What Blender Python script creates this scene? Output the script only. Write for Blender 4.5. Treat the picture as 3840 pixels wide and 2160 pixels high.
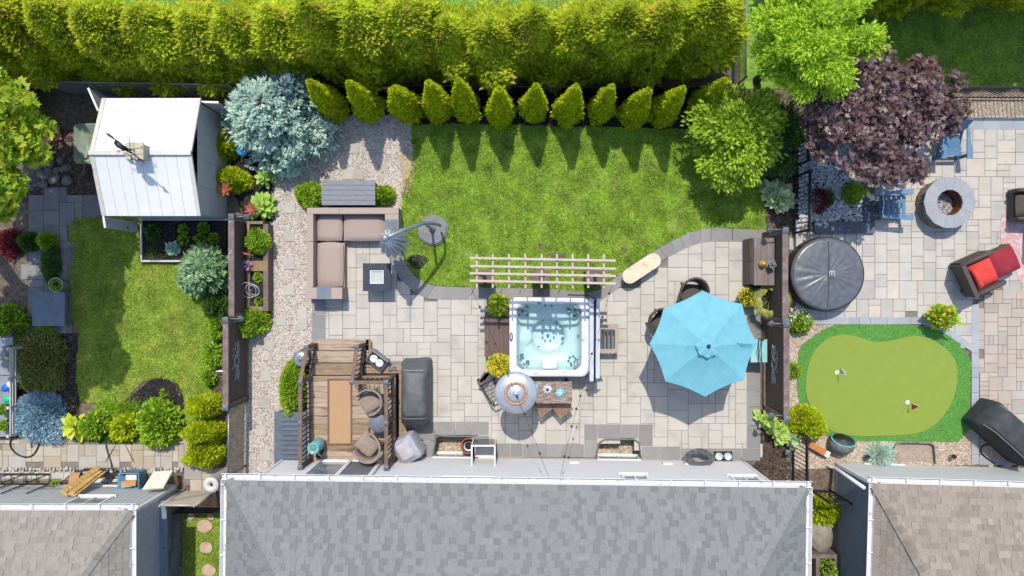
import bpy, bmesh, math, random
import numpy as np
from mathutils import Vector, Matrix
from mathutils.geometry import tessellate_polygon
R = math.radians
for o in list(bpy.data.objects): bpy.data.objects.remove(o)
scn = bpy.context.scene
COL = scn.collection
# ------------------------------------------------------------------ camera, sky, sun, exposure
CAMH = 20.0            # drone height in metres
S = 137.14             # photo pixels per metre at ground level
cam_d = bpy.data.cameras.new('camera'); cam = bpy.data.objects.new('camera', cam_d); COL.objects.link(cam)
cam.location = (0, 0, CAMH); cam.rotation_euler = (0, 0, 0)
cam_d.sensor_width = 36; cam_d.lens = 36 * (CAMH * S) / 3840; cam_d.clip_end = 500; cam_d.clip_start = .1
scn.camera = cam
SH = (0.05, -0.52)     # shadow drift per metre of height
sun_dir = Vector((-SH[0], -SH[1], 1)).normalized()
world = bpy.data.worlds.new('World'); scn.world = world; world.use_nodes = True
wn = world.node_tree; bgn = wn.nodes['Background']
sky = wn.nodes.new('ShaderNodeTexSky'); sky.sky_type = 'NISHITA'; sky.sun_disc = False
sky.sun_elevation = math.asin(sun_dir.z); sky.sun_rotation = math.atan2(sun_dir.x, sun_dir.y)
wn.links.new(sky.outputs[0], bgn.inputs[0]); bgn.inputs[1].default_value = 0.15
sl = bpy.data.lights.new('sun', 'SUN'); sl.energy = 2.4; sl.angle = R(.55); sl.color = (1, .94, .84)
sun = bpy.data.objects.new('sun', sl); COL.objects.link(sun)
sun.rotation_euler = (-sun_dir).to_track_quat('-Z', 'Y').to_euler(); sun.location = (0, 0, 30)
scn.render.engine = 'CYCLES'
scn.view_settings.view_transform = 'Standard'; scn.view_settings.look = 'None'
scn.view_settings.exposure = 1.08; scn.view_settings.gamma = 1

# ------------------------------------------------------------------ coordinates read off the photograph, put back at their real height
VW = {'a': (0, 0, 1.932), 'b': (900, 0, 1.932), 'c': (1900, 0, 1.932), 'd': (2840, 0, 1.932),
      'e': (0, 700, 1.932), 'f': (900, 700, 1.932), 'g': (1900, 700, 1.932), 'h': (2840, 700, 1.932),
      'i': (0, 1410, 1.932), 'j': (900, 1410, 1.932), 'k': (1900, 1410, 1.932), 'l': (2840, 1410, 1.932),
      'deck': (1020, 1240, 2.684), 'tub': (1760, 1080, 2.587), 'lb': (0, 1680, 2.995), 'cab': (2660, 820, 4.025),
      'fp': (3260, 480, 2.264), 'pl': (780, 760, 2.682), 'pot': (0, 1180, 2.683), 'rk': (0, 420, 2.786),
      'gt': (2940, 1560, 2.415), 'pn': (2700, 1160, 2.589), 'bq': (3540, 1440, 4.027), 'ww': (1560, 1600, 5.152), 's': (0, 0, 1)}
def P(v, x, y, z=0.0):
    u0, v0, f = VW[v]; k = 1 - z / CAMH
    return ((u0 + x / f - 1920) / S * k, (1080 - v0 - y / f) / S * k, z)
def P2(v, x, y, z=0.0): return P(v, x, y, z)[:2]
def PL(v, pts, z=0.0): return [P2(v, x, y, z) for x, y in pts]

# ------------------------------------------------------------------ materials
def lin(c): return tuple((x / 12.92 if x <= .04045 else ((x + .055) / 1.055) ** 2.4) for x in c)
def C(r, g, b, f=.62):
    l = lin((r / 255, g / 255, b / 255)); return (l[0] * f, l[1] * f, l[2] * f, 1)
def CF(r, g, b): return C(r, g, b, 1.15)
MATS = {}
def M(name, cols, src='noise', scale=6., rough=.8, var=.12, vscale=3., bump=0., bscale=40., metal=0., spec=.3, trans=0., emit=None, patch=None, clear=0., stretch=None, haze=None):
    """procedural material: colour ramp driven by noise / per object / per piece, broad mottling, fine relief"""
    m = bpy.data.materials.new(name); m.use_nodes = True; nt = m.node_tree; N = nt.nodes; L = nt.links
    b = N['Principled BSDF']; b.inputs['Roughness'].default_value = rough; b.inputs['Metallic'].default_value = metal
    b.inputs['Specular IOR Level'].default_value = spec
    if clear: b.inputs['Coat Weight'].default_value = clear
    tc = N.new('ShaderNodeTexCoord'); geo = N.new('ShaderNodeNewGeometry')
    vec = geo.outputs['Position']
    if stretch:
        mp = N.new('ShaderNodeMapping'); mp.inputs['Scale'].default_value = stretch; L.new(vec, mp.inputs[0]); vs = mp.outputs[0]
    else: vs = vec
    def noise(sc, det=4, v=None):
        n = N.new('ShaderNodeTexNoise'); n.inputs['Scale'].default_value = sc; n.inputs['Detail'].default_value = det
        L.new(v if v is not None else vec, n.inputs['Vector']); return n.outputs['Fac']
    rp = N.new('ShaderNodeValToRGB'); el = rp.color_ramp.elements
    n = len(cols)
    for i, c in enumerate(cols):
        p = i / max(1, n - 1)
        if src == 'noise': p = .32 + .36 * p
        if i < 2 and n > 1: e = el[i]; e.position = p
        elif n == 1: e = el[0]
        else: e = el.new(p)
        e.color = c
    if n == 1: el[1].color = cols[0]
    if src == 'noise': L.new(noise(scale, 5, vs), rp.inputs[0])
    elif src == 'obj': oi = N.new('ShaderNodeObjectInfo'); L.new(oi.outputs['Random'], rp.inputs[0])
    else: L.new(geo.outputs['Random Per Island'], rp.inputs[0])
    col = rp.outputs[0]
    if patch:   # broad second colour (dry patches, wear, stains)
        pc, psc, lo, hi = patch
        pr = N.new('ShaderNodeMapRange'); pr.inputs[1].default_value = lo; pr.inputs[2].default_value = hi; L.new(noise(psc, 4, vs), pr.inputs[0])
        mx = N.new('ShaderNodeMix'); mx.data_type = 'RGBA'; L.new(pr.outputs[0], mx.inputs[0]); L.new(col, mx.inputs[6]); mx.inputs[7].default_value = pc; col = mx.outputs[2]
    if var:
        mr = N.new('ShaderNodeMapRange'); mr.inputs[1].default_value = .3; mr.inputs[2].default_value = .7
        mr.inputs[3].default_value = 1 - var; mr.inputs[4].default_value = 1 + var; L.new(noise(vscale, 6, vs), mr.inputs[0])
        vm = N.new('ShaderNodeVectorMath'); vm.operation = 'SCALE'; L.new(col, vm.inputs[0]); L.new(mr.outputs[0], vm.inputs['Scale']); col = vm.outputs[0]
    L.new(col, b.inputs['Base Color'])
    if bump:
        bp = N.new('ShaderNodeBump'); bp.inputs['Strength'].default_value = bump; bp.inputs['Distance'].default_value = .02
        L.new(noise(bscale, 5, vs), bp.inputs['Height']); L.new(bp.outputs[0], b.inputs['Normal'])
    if trans:   # thin leaf: part of the light comes through
        t = N.new('ShaderNodeBsdfTranslucent'); L.new(col, t.inputs[0]); ms = N.new('ShaderNodeMixShader'); ms.inputs[0].default_value = trans
        L.new(b.outputs[0], ms.inputs[1]); L.new(t.outputs[0], ms.inputs[2]); L.new(ms.outputs[0], N['Material Output'].inputs[0])
    MATS[name] = m; return m
def Mglass(name, tint, gl=.08, rough=.03, wavy=0, wscale=6):
    m = bpy.data.materials.new(name); m.use_nodes = True; N = m.node_tree.nodes; L = m.node_tree.links; N.remove(N['Principled BSDF'])
    t = N.new('ShaderNodeBsdfTransparent'); t.inputs[0].default_value = tint; g = N.new('ShaderNodeBsdfGlossy'); g.inputs['Roughness'].default_value = rough
    fr = N.new('ShaderNodeFresnel'); fr.inputs[0].default_value = 1.33; ad = N.new('ShaderNodeMath'); ad.operation = 'ADD'; ad.inputs[1].default_value = gl - .02; ad.use_clamp = True
    L.new(fr.outputs[0], ad.inputs[0]); ms = N.new('ShaderNodeMixShader'); L.new(ad.outputs[0], ms.inputs[0]); L.new(t.outputs[0], ms.inputs[1]); L.new(g.outputs[0], ms.inputs[2])
    if wavy:
        n = N.new('ShaderNodeTexNoise'); n.inputs['Scale'].default_value = wscale; bp = N.new('ShaderNodeBump'); bp.inputs['Strength'].default_value = wavy
        geo = N.new('ShaderNodeNewGeometry'); L.new(geo.outputs['Position'], n.inputs['Vector']); L.new(n.outputs[0], bp.inputs['Height']); L.new(bp.outputs[0], g.inputs['Normal'])
    L.new(ms.outputs[0], N['Material Output'].inputs[0]); MATS[name] = m; return m

SOIL = M('soil', [C(88, 76, 64), C(140, 122, 102)], scale=9, bump=.6, bscale=60, var=.2)
DARKSOIL = M('dark_soil', [C(28, 26, 27), C(66, 60, 58)], scale=22, bump=.9, bscale=70, var=.25)
LAWNB = M('turf_base', [CF(74, 104, 34), CF(112, 142, 52)], scale=8, var=.25, vscale=1.4, bump=.5, bscale=90)
BLADE = M('grass_blade', [CF(108, 138, 32), CF(152, 178, 52), CF(190, 200, 88)], src='island', rough=.6, var=.42, vscale=2.2, trans=.45, patch=(CF(182, 182, 104), 1.9, .52, .78))
BLADE_W = M('grass_blade_warm', [CF(108, 130, 34), CF(158, 174, 58), CF(200, 200, 104)], src='island', rough=.6, var=.3, vscale=2.2, trans=.45, patch=(CF(196, 184, 96), 1.5, .5, .72))
TURF = M('turf_green', [C(134, 155, 60), C(150, 168, 70)], scale=60, var=.045, vscale=5, rough=.85, bump=.3, bscale=200)
FRINGE = M('turf_fringe', [C(84, 140, 60, .75), C(100, 158, 74, .75)], scale=70, var=.12, vscale=9, rough=.85, bump=.5, bscale=150)
FRINGEB = M('fringe_blade', [CF(92, 146, 62), CF(104, 158, 72), CF(116, 168, 84)], src='island', rough=.6, var=.1, trans=.45)
PEB = M('pink_gravel', [C(158, 144, 132), C(200, 186, 174), C(220, 208, 196), C(232, 224, 214), C(180, 166, 154)], src='island', rough=.85, var=.1)
PEBB = M('pink_gravel_bed', [C(150, 136, 128), C(196, 182, 172)], scale=45, var=.15, bump=.8, bscale=60)
PEBW = M('white_gravel', [C(120, 124, 130), C(186, 188, 190), C(228, 228, 226), C(150, 154, 160)], src='island', rough=.8, var=.08)
PEBT = M('tan_gravel', [C(150, 132, 112), C(200, 180, 158), C(226, 212, 194), C(184, 160, 138)], src='island', rough=.85, var=.1)
PEBTB = M('tan_gravel_bed', [C(150, 132, 114), C(196, 178, 158)], scale=40, var=.15, bump=.8, bscale=60)
CHIP = M('bark_chip', [C(54, 46, 42), C(96, 80, 68), C(130, 110, 92)], src='island', rough=.9, var=.1)
CHIPD = M('dark_chip', [C(26, 24, 26), C(52, 48, 48), C(84, 76, 72)], src='island', rough=.9, var=.1)
SLAB = M('patio_slab', [C(198, 191, 180), C(204, 197, 185), C(201, 195, 186), C(208, 200, 187), C(195, 189, 180), C(205, 197, 184)], src='obj', rough=.75, var=.06, vscale=2.2, bump=.12, bscale=30, patch=(C(172, 168, 160), 1.7, .54, .8))
SLABI = M('patio_slab_rest', [C(198, 191, 180), C(204, 197, 185), C(201, 195, 186), C(208, 200, 187)], src='island', rough=.75, var=.06, vscale=2.2, bump=.12, bscale=30)
GSLAB = M('grey_slab', [C(142, 140, 137), C(150, 147, 144), C(157, 154, 149)], src='obj', rough=.8, var=.07, vscale=3, bump=.12, bscale=30)
NSLAB = M('neighbour_slab', [C(190, 184, 174), C(206, 198, 186), C(198, 194, 186), C(210, 198, 180), C(184, 180, 174), C(203, 197, 188)], src='obj', rough=.75, var=.09, vscale=3, bump=.15, bscale=24)
TSLAB = M('tan_slab', [C(182, 166, 150), C(194, 182, 166), C(172, 164, 156), C(196, 178, 158), C(186, 180, 174)], src='obj', rough=.78, var=.08, vscale=3, bump=.15, bscale=24)
BSLAB = M('blue_grey_slab', [C(164, 168, 174), C(176, 180, 184), C(154, 160, 166)], src='obj', rough=.78, var=.06, vscale=3, bump=.12, bscale=30)
LSLAB = M('path_slab', [C(190, 176, 154), C(178, 160, 136), C(186, 180, 170), C(200, 188, 168), C(172, 166, 158)], src='obj', rough=.8, var=.08, vscale=3, bump=.15, bscale=24)
COBB = M('cobble', [C(178, 172, 160), C(200, 194, 184), C(150, 146, 138)], src='obj', rough=.8, var=.12, vscale=8)
STEP = M('stepping_slab', [C(188, 182, 170), C(198, 192, 180), C(180, 176, 166)], src='obj', rough=.85, var=.07, vscale=6, bump=.15)
SAND = M('joint_sand', [C(124, 118, 110), C(146, 140, 130)], scale=30, bump=.3)
# ------------------------------------------------------------------ builders
ORG = {}
def origin(o): return ORG.get(o.name, Vector((0, 0, 0))) if o else Vector((0, 0, 0))
def tag(o, label=None, cat=None, group=None, kind=None):
    if label: o['label'] = label
    if cat: o['category'] = cat
    if group: o['group'] = group
    if kind: o['kind'] = kind
    return o
def thing(name, label, cat, loc=(0, 0, 0), group=None):
    o = bpy.data.objects.new(name, None); COL.objects.link(o); o.location = loc; o.empty_display_size = .2
    ORG[o.name] = Vector(loc); return tag(o, label, cat, group)
def link(name, me, parent=None, mtx=None):
    o = bpy.data.objects.new(name, me); COL.objects.link(o)
    if parent: o.parent = parent
    if mtx is not None: o.matrix_local = mtx
    ORG[o.name] = origin(parent)
    return o
class MB:
    def __init__(s): s.v = []; s.f = []; s.sm = []
    def add(s, vs, fs, smooth=False):
        n = len(s.v); s.v += [tuple(p) for p in vs]; s.f += [tuple(i + n for i in f) for f in fs]; s.sm += [smooth] * len(fs); return s
    def box(s, c, d, rz=0., rx=0., ry=0.):
        hx, hy, hz = d[0] / 2, d[1] / 2, d[2] / 2
        vs = [Vector((x, y, z)) for z in (-hz, hz) for x, y in ((-hx, -hy), (hx, -hy), (hx, hy), (-hx, hy))]
        if rz or rx or ry:
            m = Matrix.Rotation(rz, 3, 'Z') @ Matrix.Rotation(ry, 3, 'Y') @ Matrix.Rotation(rx, 3, 'X'); vs = [m @ p for p in vs]
        c = Vector(c); return s.add([p + c for p in vs], [(3, 2, 1, 0), (4, 5, 6, 7), (0, 1, 5, 4), (1, 2, 6, 5), (2, 3, 7, 6), (3, 0, 4, 7)])
    def bb(s, x0, x1, y0, y1, z0, z1): return s.box(((x0 + x1) / 2, (y0 + y1) / 2, (z0 + z1) / 2), (abs(x1 - x0), abs(y1 - y0), abs(z1 - z0)))
    def prism(s, poly, z0, z1, bottom=True):
        a = sum(poly[i][0] * poly[(i + 1) % len(poly)][1] - poly[(i + 1) % len(poly)][0] * poly[i][1] for i in range(len(poly)))
        if a < 0: poly = poly[::-1]
        n = len(poly); vs = [(p[0], p[1], z0) for p in poly] + [(p[0], p[1], z1) for p in poly]
        fs = [tuple(range(n, 2 * n))] + [(i, (i + 1) % n, n + (i + 1) % n, n + i) for i in range(n)]
        if bottom: fs.append(tuple(range(n - 1, -1, -1)))
        return s.add(vs, fs)
    def tube(s, path, r, n=6, smooth=True, cap=True):
        path = [Vector(p) for p in path]; rs = r if isinstance(r, (list, tuple)) else [r] * len(path)
        vs = []; fs = []; prev = None
        for i, p in enumerate(path):
            d = (path[min(i + 1, len(path) - 1)] - path[max(i - 1, 0)])
            d = d.normalized() if d.length > 1e-9 else Vector((0, 0, 1))
            if prev is None: a = d.orthogonal().normalized()
            else: a = (prev - d * prev.dot(d)); a = a.normalized() if a.length > 1e-6 else d.orthogonal().normalized()
            prev = a; b = d.cross(a)
            for j in range(n):
                t = 2 * math.pi * (j + .5) / n; vs.append(p + (a * math.cos(t) + b * math.sin(t)) * rs[i])
        for i in range(len(path) - 1):
            for j in range(n): fs.append((i * n + j, i * n + (j + 1) % n, (i + 1) * n + (j + 1) % n, (i + 1) * n + j))
        if cap: fs.append(tuple(range(n - 1, -1, -1))); fs.append(tuple(range((len(path) - 1) * n, len(path) * n)))
        return s.add(vs, fs, smooth)
    def lathe(s, c, prof, n=20, smooth=True, rot=0., sx=1., sy=1., mtx=None):
        vs = []; fs = []
        for r, z in prof:
            for j in range(n):
                t = rot + 2 * math.pi * j / n; p = Vector((r * math.cos(t) * sx, r * math.sin(t) * sy, z))
                if mtx is not None: p = mtx @ p
                vs.append(p + Vector(c))
        for i in range(len(prof) - 1):
            for j in range(n): fs.append((i * n + j, i * n + (j + 1) % n, (i + 1) * n + (j + 1) % n, (i + 1) * n + j))
        fs.append(tuple(range(n - 1, -1, -1))); fs.append(tuple(range((len(prof) - 1) * n, len(prof) * n)))
        return s.add(vs, fs, smooth)
    def quad(s, a, b, c, d, smooth=False): return s.add([a, b, c, d], [(0, 1, 2, 3)], smooth)
    def pillow(s, c, d, rz=0., puff=.35, n=8, mtx=None):
        """soft cushion: rounded box, thicker in the middle"""
        vs = []; fs = []; m = Matrix.Rotation(rz, 3, 'Z') if mtx is None else mtx; c = Vector(c)
        for side in (1, -1):
            for i in range(n + 1):
                for j in range(n + 1):
                    a, b = -1 + 2 * i / n, -1 + 2 * j / n
                    e = (1 - abs(a) ** 6) * (1 - abs(b) ** 6); z = side * (e ** .4 * (1 - puff * .5 * (a * a + b * b)))
                    q = 1 - .06 * (a * a * b * b)
                    vs.append(c + m @ Vector((a * q * d[0] / 2, b * q * d[1] / 2, z * d[2] / 2)))
        w = n + 1; k = w * w
        for i in range(n):
            for j in range(n):
                a, b, c2, d2 = i * w + j, (i + 1) * w + j, (i + 1) * w + j + 1, i * w + j + 1
                fs.append((a, b, c2, d2)); fs.append((k + d2, k + c2, k + b, k + a))
        return s.add(vs, fs, True)
    def build(s, name, mat, parent=None, mtx=None, org=None):
        me = bpy.data.meshes.new(name)
        o = origin(parent) if org is None else Vector(org)
        if mtx is not None: vs = [mtx @ Vector(p) for p in s.v]
        else: vs = [Vector(p) for p in s.v]
        me.from_pydata([tuple(p - o) for p in vs], [], s.f)
        me.polygons.foreach_set('use_smooth', s.sm); me.update()
        if isinstance(mat, str): mat = MATS[mat]
        me.materials.append(mat); ob = link(name, me, parent)
        if org is not None and parent is None: ob.location = o; ORG[ob.name] = o
        return ob
def npmesh(name, V, F, mat, parent=None, smooth=False, nside=4, org=None):
    """fast mesh from numpy arrays, faces all of nside corners"""
    me = bpy.data.meshes.new(name); V = np.asarray(V, dtype=np.float32); F = np.asarray(F, dtype=np.int32)
    if org is None: org = origin(parent)
    V = V - np.array(org, dtype=np.float32)
    me.vertices.add(len(V)); me.vertices.foreach_set('co', V.ravel()); me.loops.add(F.size); me.loops.foreach_set('vertex_index', F.ravel())
    me.polygons.add(len(F)); me.polygons.foreach_set('loop_start', np.arange(0, F.size, nside, dtype=np.int32))
    me.polygons.foreach_set('use_smooth', np.full(len(F), smooth)); me.update(calc_edges=True)
    me.materials.append(mat); return link(name, me, parent)
def copy_tree(o, loc, rz=0, scale=1, label=None, group=None):
    c = o.copy(); COL.objects.link(c); c.location = loc; c.rotation_euler = (0, 0, rz); c.scale = (scale,) * 3 if not isinstance(scale, tuple) else scale
    if label: c['label'] = label
    if group: c['group'] = group
    ORG[c.name] = Vector(loc)
    for ch in o.children:
        d = ch.copy(); COL.objects.link(d); d.parent = c
        for g in ch.children:
            e = g.copy(); COL.objects.link(e); e.parent = d
    return c
# ------------------------------------------------------------------ polygons and scatter
def inpoly(poly, x, y):
    poly = np.asarray(poly); x = np.asarray(x); y = np.asarray(y); r = np.zeros(x.shape, bool); n = len(poly); j = n - 1
    for i in range(n):
        xi, yi = poly[i]; xj, yj = poly[j]
        r ^= ((yi > y) != (yj > y)) & (x < (xj - xi) * (y - yi) / (yj - yi + 1e-12) + xi); j = i
    return r
def area(poly):
    return abs(sum(poly[i][0] * poly[(i + 1) % len(poly)][1] - poly[(i + 1) % len(poly)][0] * poly[i][1] for i in range(len(poly)))) / 2
def scatter(rng, poly, dens, holes=()):
    p = np.asarray(poly); a, b = p.min(0), p.max(0); n = int((b - a).prod() * dens); q = a + rng.random((n, 2)) * (b - a)
    k = inpoly(poly, q[:, 0], q[:, 1])
    for h in holes: k &= ~inpoly(h, q[:, 0], q[:, 1])
    return q[k]
def smooth_poly(pts, it=2):
    for _ in range(it):
        q = []
        for i in range(len(pts)):
            a, b = pts[i], pts[(i + 1) % len(pts)]
            q += [(a[0] * .75 + b[0] * .25, a[1] * .75 + b[1] * .25), (a[0] * .25 + b[0] * .75, a[1] * .25 + b[1] * .75)]
        pts = q
    return pts
def rough_poly(pts, amp, step, seed):
    rg = random.Random(seed); out = []
    for i in range(len(pts)):
        a, b = Vector(pts[i]), Vector(pts[(i + 1) % len(pts)]); n = max(1, int((b - a).length / step))
        for k in range(n):
            p = a.lerp(b, k / n); out.append((p.x + rg.uniform(-amp, amp), p.y + rg.uniform(-amp, amp)))
    return out
def sheet(name, poly, z, mat, holes=(), kind='structure', parent=None):
    loops = [[Vector((x, y, 0)) for x, y in poly]] + [[Vector((x, y, 0)) for x, y in h] for h in holes]
    tris = tessellate_polygon(loops); vs = [(p.x, p.y, z) for l in loops for p in l]; fs = []
    for t in tris:
        a, b, c = (vs[i] for i in t)
        fs.append(t if (b[0] - a[0]) * (c[1] - a[1]) - (b[1] - a[1]) * (c[0] - a[0]) > 0 else t[::-1])
    m = MB(); m.add(vs, fs); o = m.build(name, mat, parent)
    if kind and parent is None: tag(o, kind=kind)
    return o
def blades(name, rng, pts, z, mat, h=(.03, .06), w=.012, lean=.8, parent=None):
    n = len(pts); a = rng.random(n) * 2 * np.pi; ln = rng.uniform(*h, n); le = rng.uniform(.15, lean, n)
    d = np.stack([np.cos(a), np.sin(a)], 1); s = np.stack([-d[:, 1], d[:, 0]], 1) * (w * rng.uniform(.6, 1.3, n))[:, None]
    zz = np.full(n, z); V = np.empty((n, 3, 3))
    V[:, 0, :2] = pts - s; V[:, 0, 2] = zz; V[:, 1, :2] = pts + s; V[:, 1, 2] = zz
    V[:, 2, :2] = pts + d * (ln * np.sin(le))[:, None]; V[:, 2, 2] = zz + ln * np.cos(le)
    return tag(npmesh(name, V.reshape(-1, 3), np.arange(3 * n).reshape(-1, 3), mat, parent, nside=3), kind='stuff')
def stones(name, rng, pts, z, mat, r=(.015, .03), flat=.42, parent=None):
    n = len(pts); base = np.array([(1, 0, 0), (.3, .95, 0), (-.8, .6, 0), (-.8, -.6, 0), (.3, -.95, 0), (0.1, 0.05, 1)])
    R_ = rng.uniform(*r, n); a = rng.random(n) * 2 * np.pi; c, s = np.cos(a), np.sin(a)
    B = base[None] * (1 + rng.uniform(-.25, .25, (n, 6, 1))); V = np.empty((n, 6, 3)); sx = rng.uniform(.7, 1.4, n)
    x = B[:, :, 0] * (R_ * sx)[:, None]; y = B[:, :, 1] * R_[:, None]
    V[:, :, 0] = x * c[:, None] - y * s[:, None] + pts[:, :1]; V[:, :, 1] = x * s[:, None] + y * c[:, None] + pts[:, 1:]
    V[:, :, 2] = z + B[:, :, 2] * (R_ * flat * rng.uniform(.7, 1.3, n))[:, None] + rng.uniform(-.3, .3, (n, 6)) * (R_ * flat)[:, None]
    T = np.array([(0, 1, 5), (1, 2, 5), (2, 3, 5), (3, 4, 5), (4, 0, 5)]); F = (T[None] + 6 * np.arange(n)[:, None, None]).reshape(-1, 3)
    o = npmesh(name, V.reshape(-1, 3), F, mat, parent, nside=3); return tag(o, kind='stuff')
def chips(name, rng, pts, z, mat, L=(.03, .07), w=.016, parent=None):
    n = len(pts); a = rng.random(n) * 2 * np.pi; l = rng.uniform(*L, n) / 2; d = np.stack([np.cos(a), np.sin(a)], 1) * l[:, None]; s = np.stack([-np.sin(a), np.cos(a)], 1) * (w * rng.uniform(.5, 1.2, n))[:, None]
    V = np.empty((n, 4, 3)); t = rng.uniform(-.02, .02, (n, 4)); t[:, 2] = -t[:, 0]; t[:, 3] = -t[:, 1]
    for i, q in enumerate((d + s, -d + s, -d - s, d - s)): V[:, i, :2] = pts + q; V[:, i, 2] = z + .012 + t[:, i]
    return tag(npmesh(name, V.reshape(-1, 3), np.arange(4 * n).reshape(-1, 4), mat, parent), kind='stuff')
# ------------------------------------------------------------------ foliage
def unit(a): return a / (np.linalg.norm(a, axis=-1, keepdims=True) + 1e-9)
def leaf_verts(rng, pos, d, L, Wd, fold=.25, up=.6, droop=0.):
    """each leaf: base, two sides, tip - a folded diamond"""
    n = len(pos); d = unit(d); r = rng.normal(size=(n, 3)) * (1 - up) + np.array([0, 0, up]); s = unit(np.cross(d, r)); nn = np.cross(s, d)
    l = (L[0] + (L[1] - L[0]) * rng.random(n))[:, None]; w = l * Wd * rng.uniform(.8, 1.2, (n, 1))
    V = np.empty((n, 4, 3)); V[:, 0] = pos; V[:, 1] = pos + d * l * .5 + s * w * .5 + nn * w * fold; V[:, 3] = pos + d * l * .5 - s * w * .5 + nn * w * fold
    V[:, 2] = pos + d * l; V[:, 2, 2] -= droop * l[:, 0]
    return V.reshape(-1, 3)
def leaf_obj(name, rng, pos, d, L, Wd, mat, parent, **k):
    V = leaf_verts(rng, pos, d, L, Wd, **k); o = npmesh(name, V, np.arange(len(V)).reshape(-1, 4), mat, parent); return tag(o, kind='stuff')
def dome_pts(rng, n, rx, ry, h, z0=0., inner=.55, lump=.15, seed_l=7, k=2.0):
    """points in the outer shell of a lumpy dome, with outward directions"""
    ph = np.arccos(rng.uniform(-.15, 1, n)); th = rng.random(n) * 2 * np.pi
    nx, ny, nz = np.sin(ph) * np.cos(th), np.sin(ph) * np.sin(th), np.cos(ph)
    lr = np.random.default_rng(seed_l); lump_r = np.zeros(n)
    for _ in range(9):
        q = unit(lr.normal(size=3)); q[2] = abs(q[2]); lump_r += np.exp(-((nx - q[0]) ** 2 + (ny - q[1]) ** 2 + (nz - q[2]) ** 2) / .12) * lr.uniform(-1, 1.2)
    rr = (inner + (1 - inner) * rng.random(n) ** .6) * (1 + lump * lump_r)
    pos = np.stack([nx * rx * rr, ny * ry * rr, z0 + np.maximum(nz, -.1) * h * rr + .05 * h], 1)
    return pos, np.stack([nx, ny, nz], 1)
def clump_pts(rng, C_, Rc, n, ctr, out=.8):
    i = rng.integers(0, len(C_), n); o = unit(rng.normal(size=(n, 3))) * (rng.random((n, 1)) ** .45) * Rc[i][:, None]; o[:, 2] *= .75
    pos = C_[i] + o; d = unit(unit(o) * .7 + out * unit(C_[i] - ctr) + rng.normal(size=(n, 3)) * .45); return pos, d
def branches(rng, base, C_, top, r0, mat, parent, name='trunk', nmax=26):
    m = MB(); b = Vector(base); t = Vector(top); m.tube([b, b.lerp(t, .4) + Vector((.04, .03, 0)), b.lerp(t, .75), t], [r0 * 1.25, r0, r0 * .7, r0 * .3], 8)
    idx = rng.permutation(len(C_))[:nmax]
    for i in idx:
        c = Vector(C_[i]); f = float(rng.uniform(.3, .8)); s = b.lerp(t, f); mid = s.lerp(c, .5) + Vector((0, 0, .12)); m.tube([s, mid, c], [r0 * .35, r0 * .22, r0 * .08], 5)
    return m.build(name, mat, parent)
# ================================================================== GROUND
wells = {'w1': PL('ww', [(340, 560), (400, 200), (470, 165), (1060, 180), (1125, 260), (1130, 560)]),
         'w2': PL('k', [(645, 585), (670, 475), (710, 452), (925, 455), (955, 480), (968, 595)]),
         'w3': PL('l', [(960, 620), (985, 495), (1020, 478), (1235, 482), (1265, 500), (1275, 630)]),
         'w4': PL('lb', [(900, 420), (930, 250), (985, 218), (1340, 215), (1385, 245), (1400, 420)])}
G = 120
sheet('ground', [(-G, -G), (G, -G), (G, G), (-G, G)], 0, SOIL, holes=list(wells.values()))
# ---- back lawn
lawn = [P2('s', *p) for p in [(1541, 470), (1700, 462), (2000, 470), (2300, 478), (2560, 484), (2700, 560), (2862, 700), (2868, 788), (2873, 862), (2666, 855), (2588, 871), (2511, 907), (2418, 959), (2335, 1016), (2257, 1083), (2200, 1096), (2100, 1084), (1883, 1079), (1676, 1075), (1594, 1062), (1552, 1031), (1511, 959), (1507, 907), (1505, 731), (1526, 678), (1549, 595), (1542, 500)]]
lawn = rough_poly(lawn, .03, .1, 3)
sheet('lawn', lawn, .022, LAWNB)
rng = np.random.default_rng(5)
gp = scatter(rng, lawn, 3400)
bare = [P2('f', 1285, 545), P2('g', 330, 500), P2('g', 400, 505), P2('g', 850, 458), P2('g', 240, 430)]
keep = np.ones(len(gp), bool)
for i, b in enumerate(bare):
    dd = np.hypot(gp[:, 0] - b[0], gp[:, 1] - b[1]); keep &= ~((dd < (.32 if i == 0 else .12)) & (rng.random(len(gp)) > dd * (2.2 if i == 0 else 5)))
blades('grass', rng, gp[keep], .022, BLADE)
for i, b in enumerate(bare):
    sheet('bare_soil', smooth_poly([(b[0] + math.cos(t) * (.3 if i == 0 else .13) * (1 + .3 * math.sin(3 * t + i)), b[1] + math.sin(t) * (.2 if i == 0 else .08)) for t in np.linspace(0, 6.28, 12)[:-1]], 1), .03, DARKSOIL if i == 0 else SOIL)
worn = rough_poly(smooth_poly([P2('s', *p) for p in [(1500, 560), (1548, 585), (1566, 630), (1548, 690), (1524, 740), (1500, 735), (1512, 660)]], 1), .03, .08, 8)
sheet('bare_soil', worn, .027, M('sandy_soil', [C(186, 160, 134), C(204, 182, 158)], scale=20, bump=.5, bscale=60, var=.15)); blades('grass', rng, scatter(rng, worn, 700), .027, BLADE)
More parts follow.
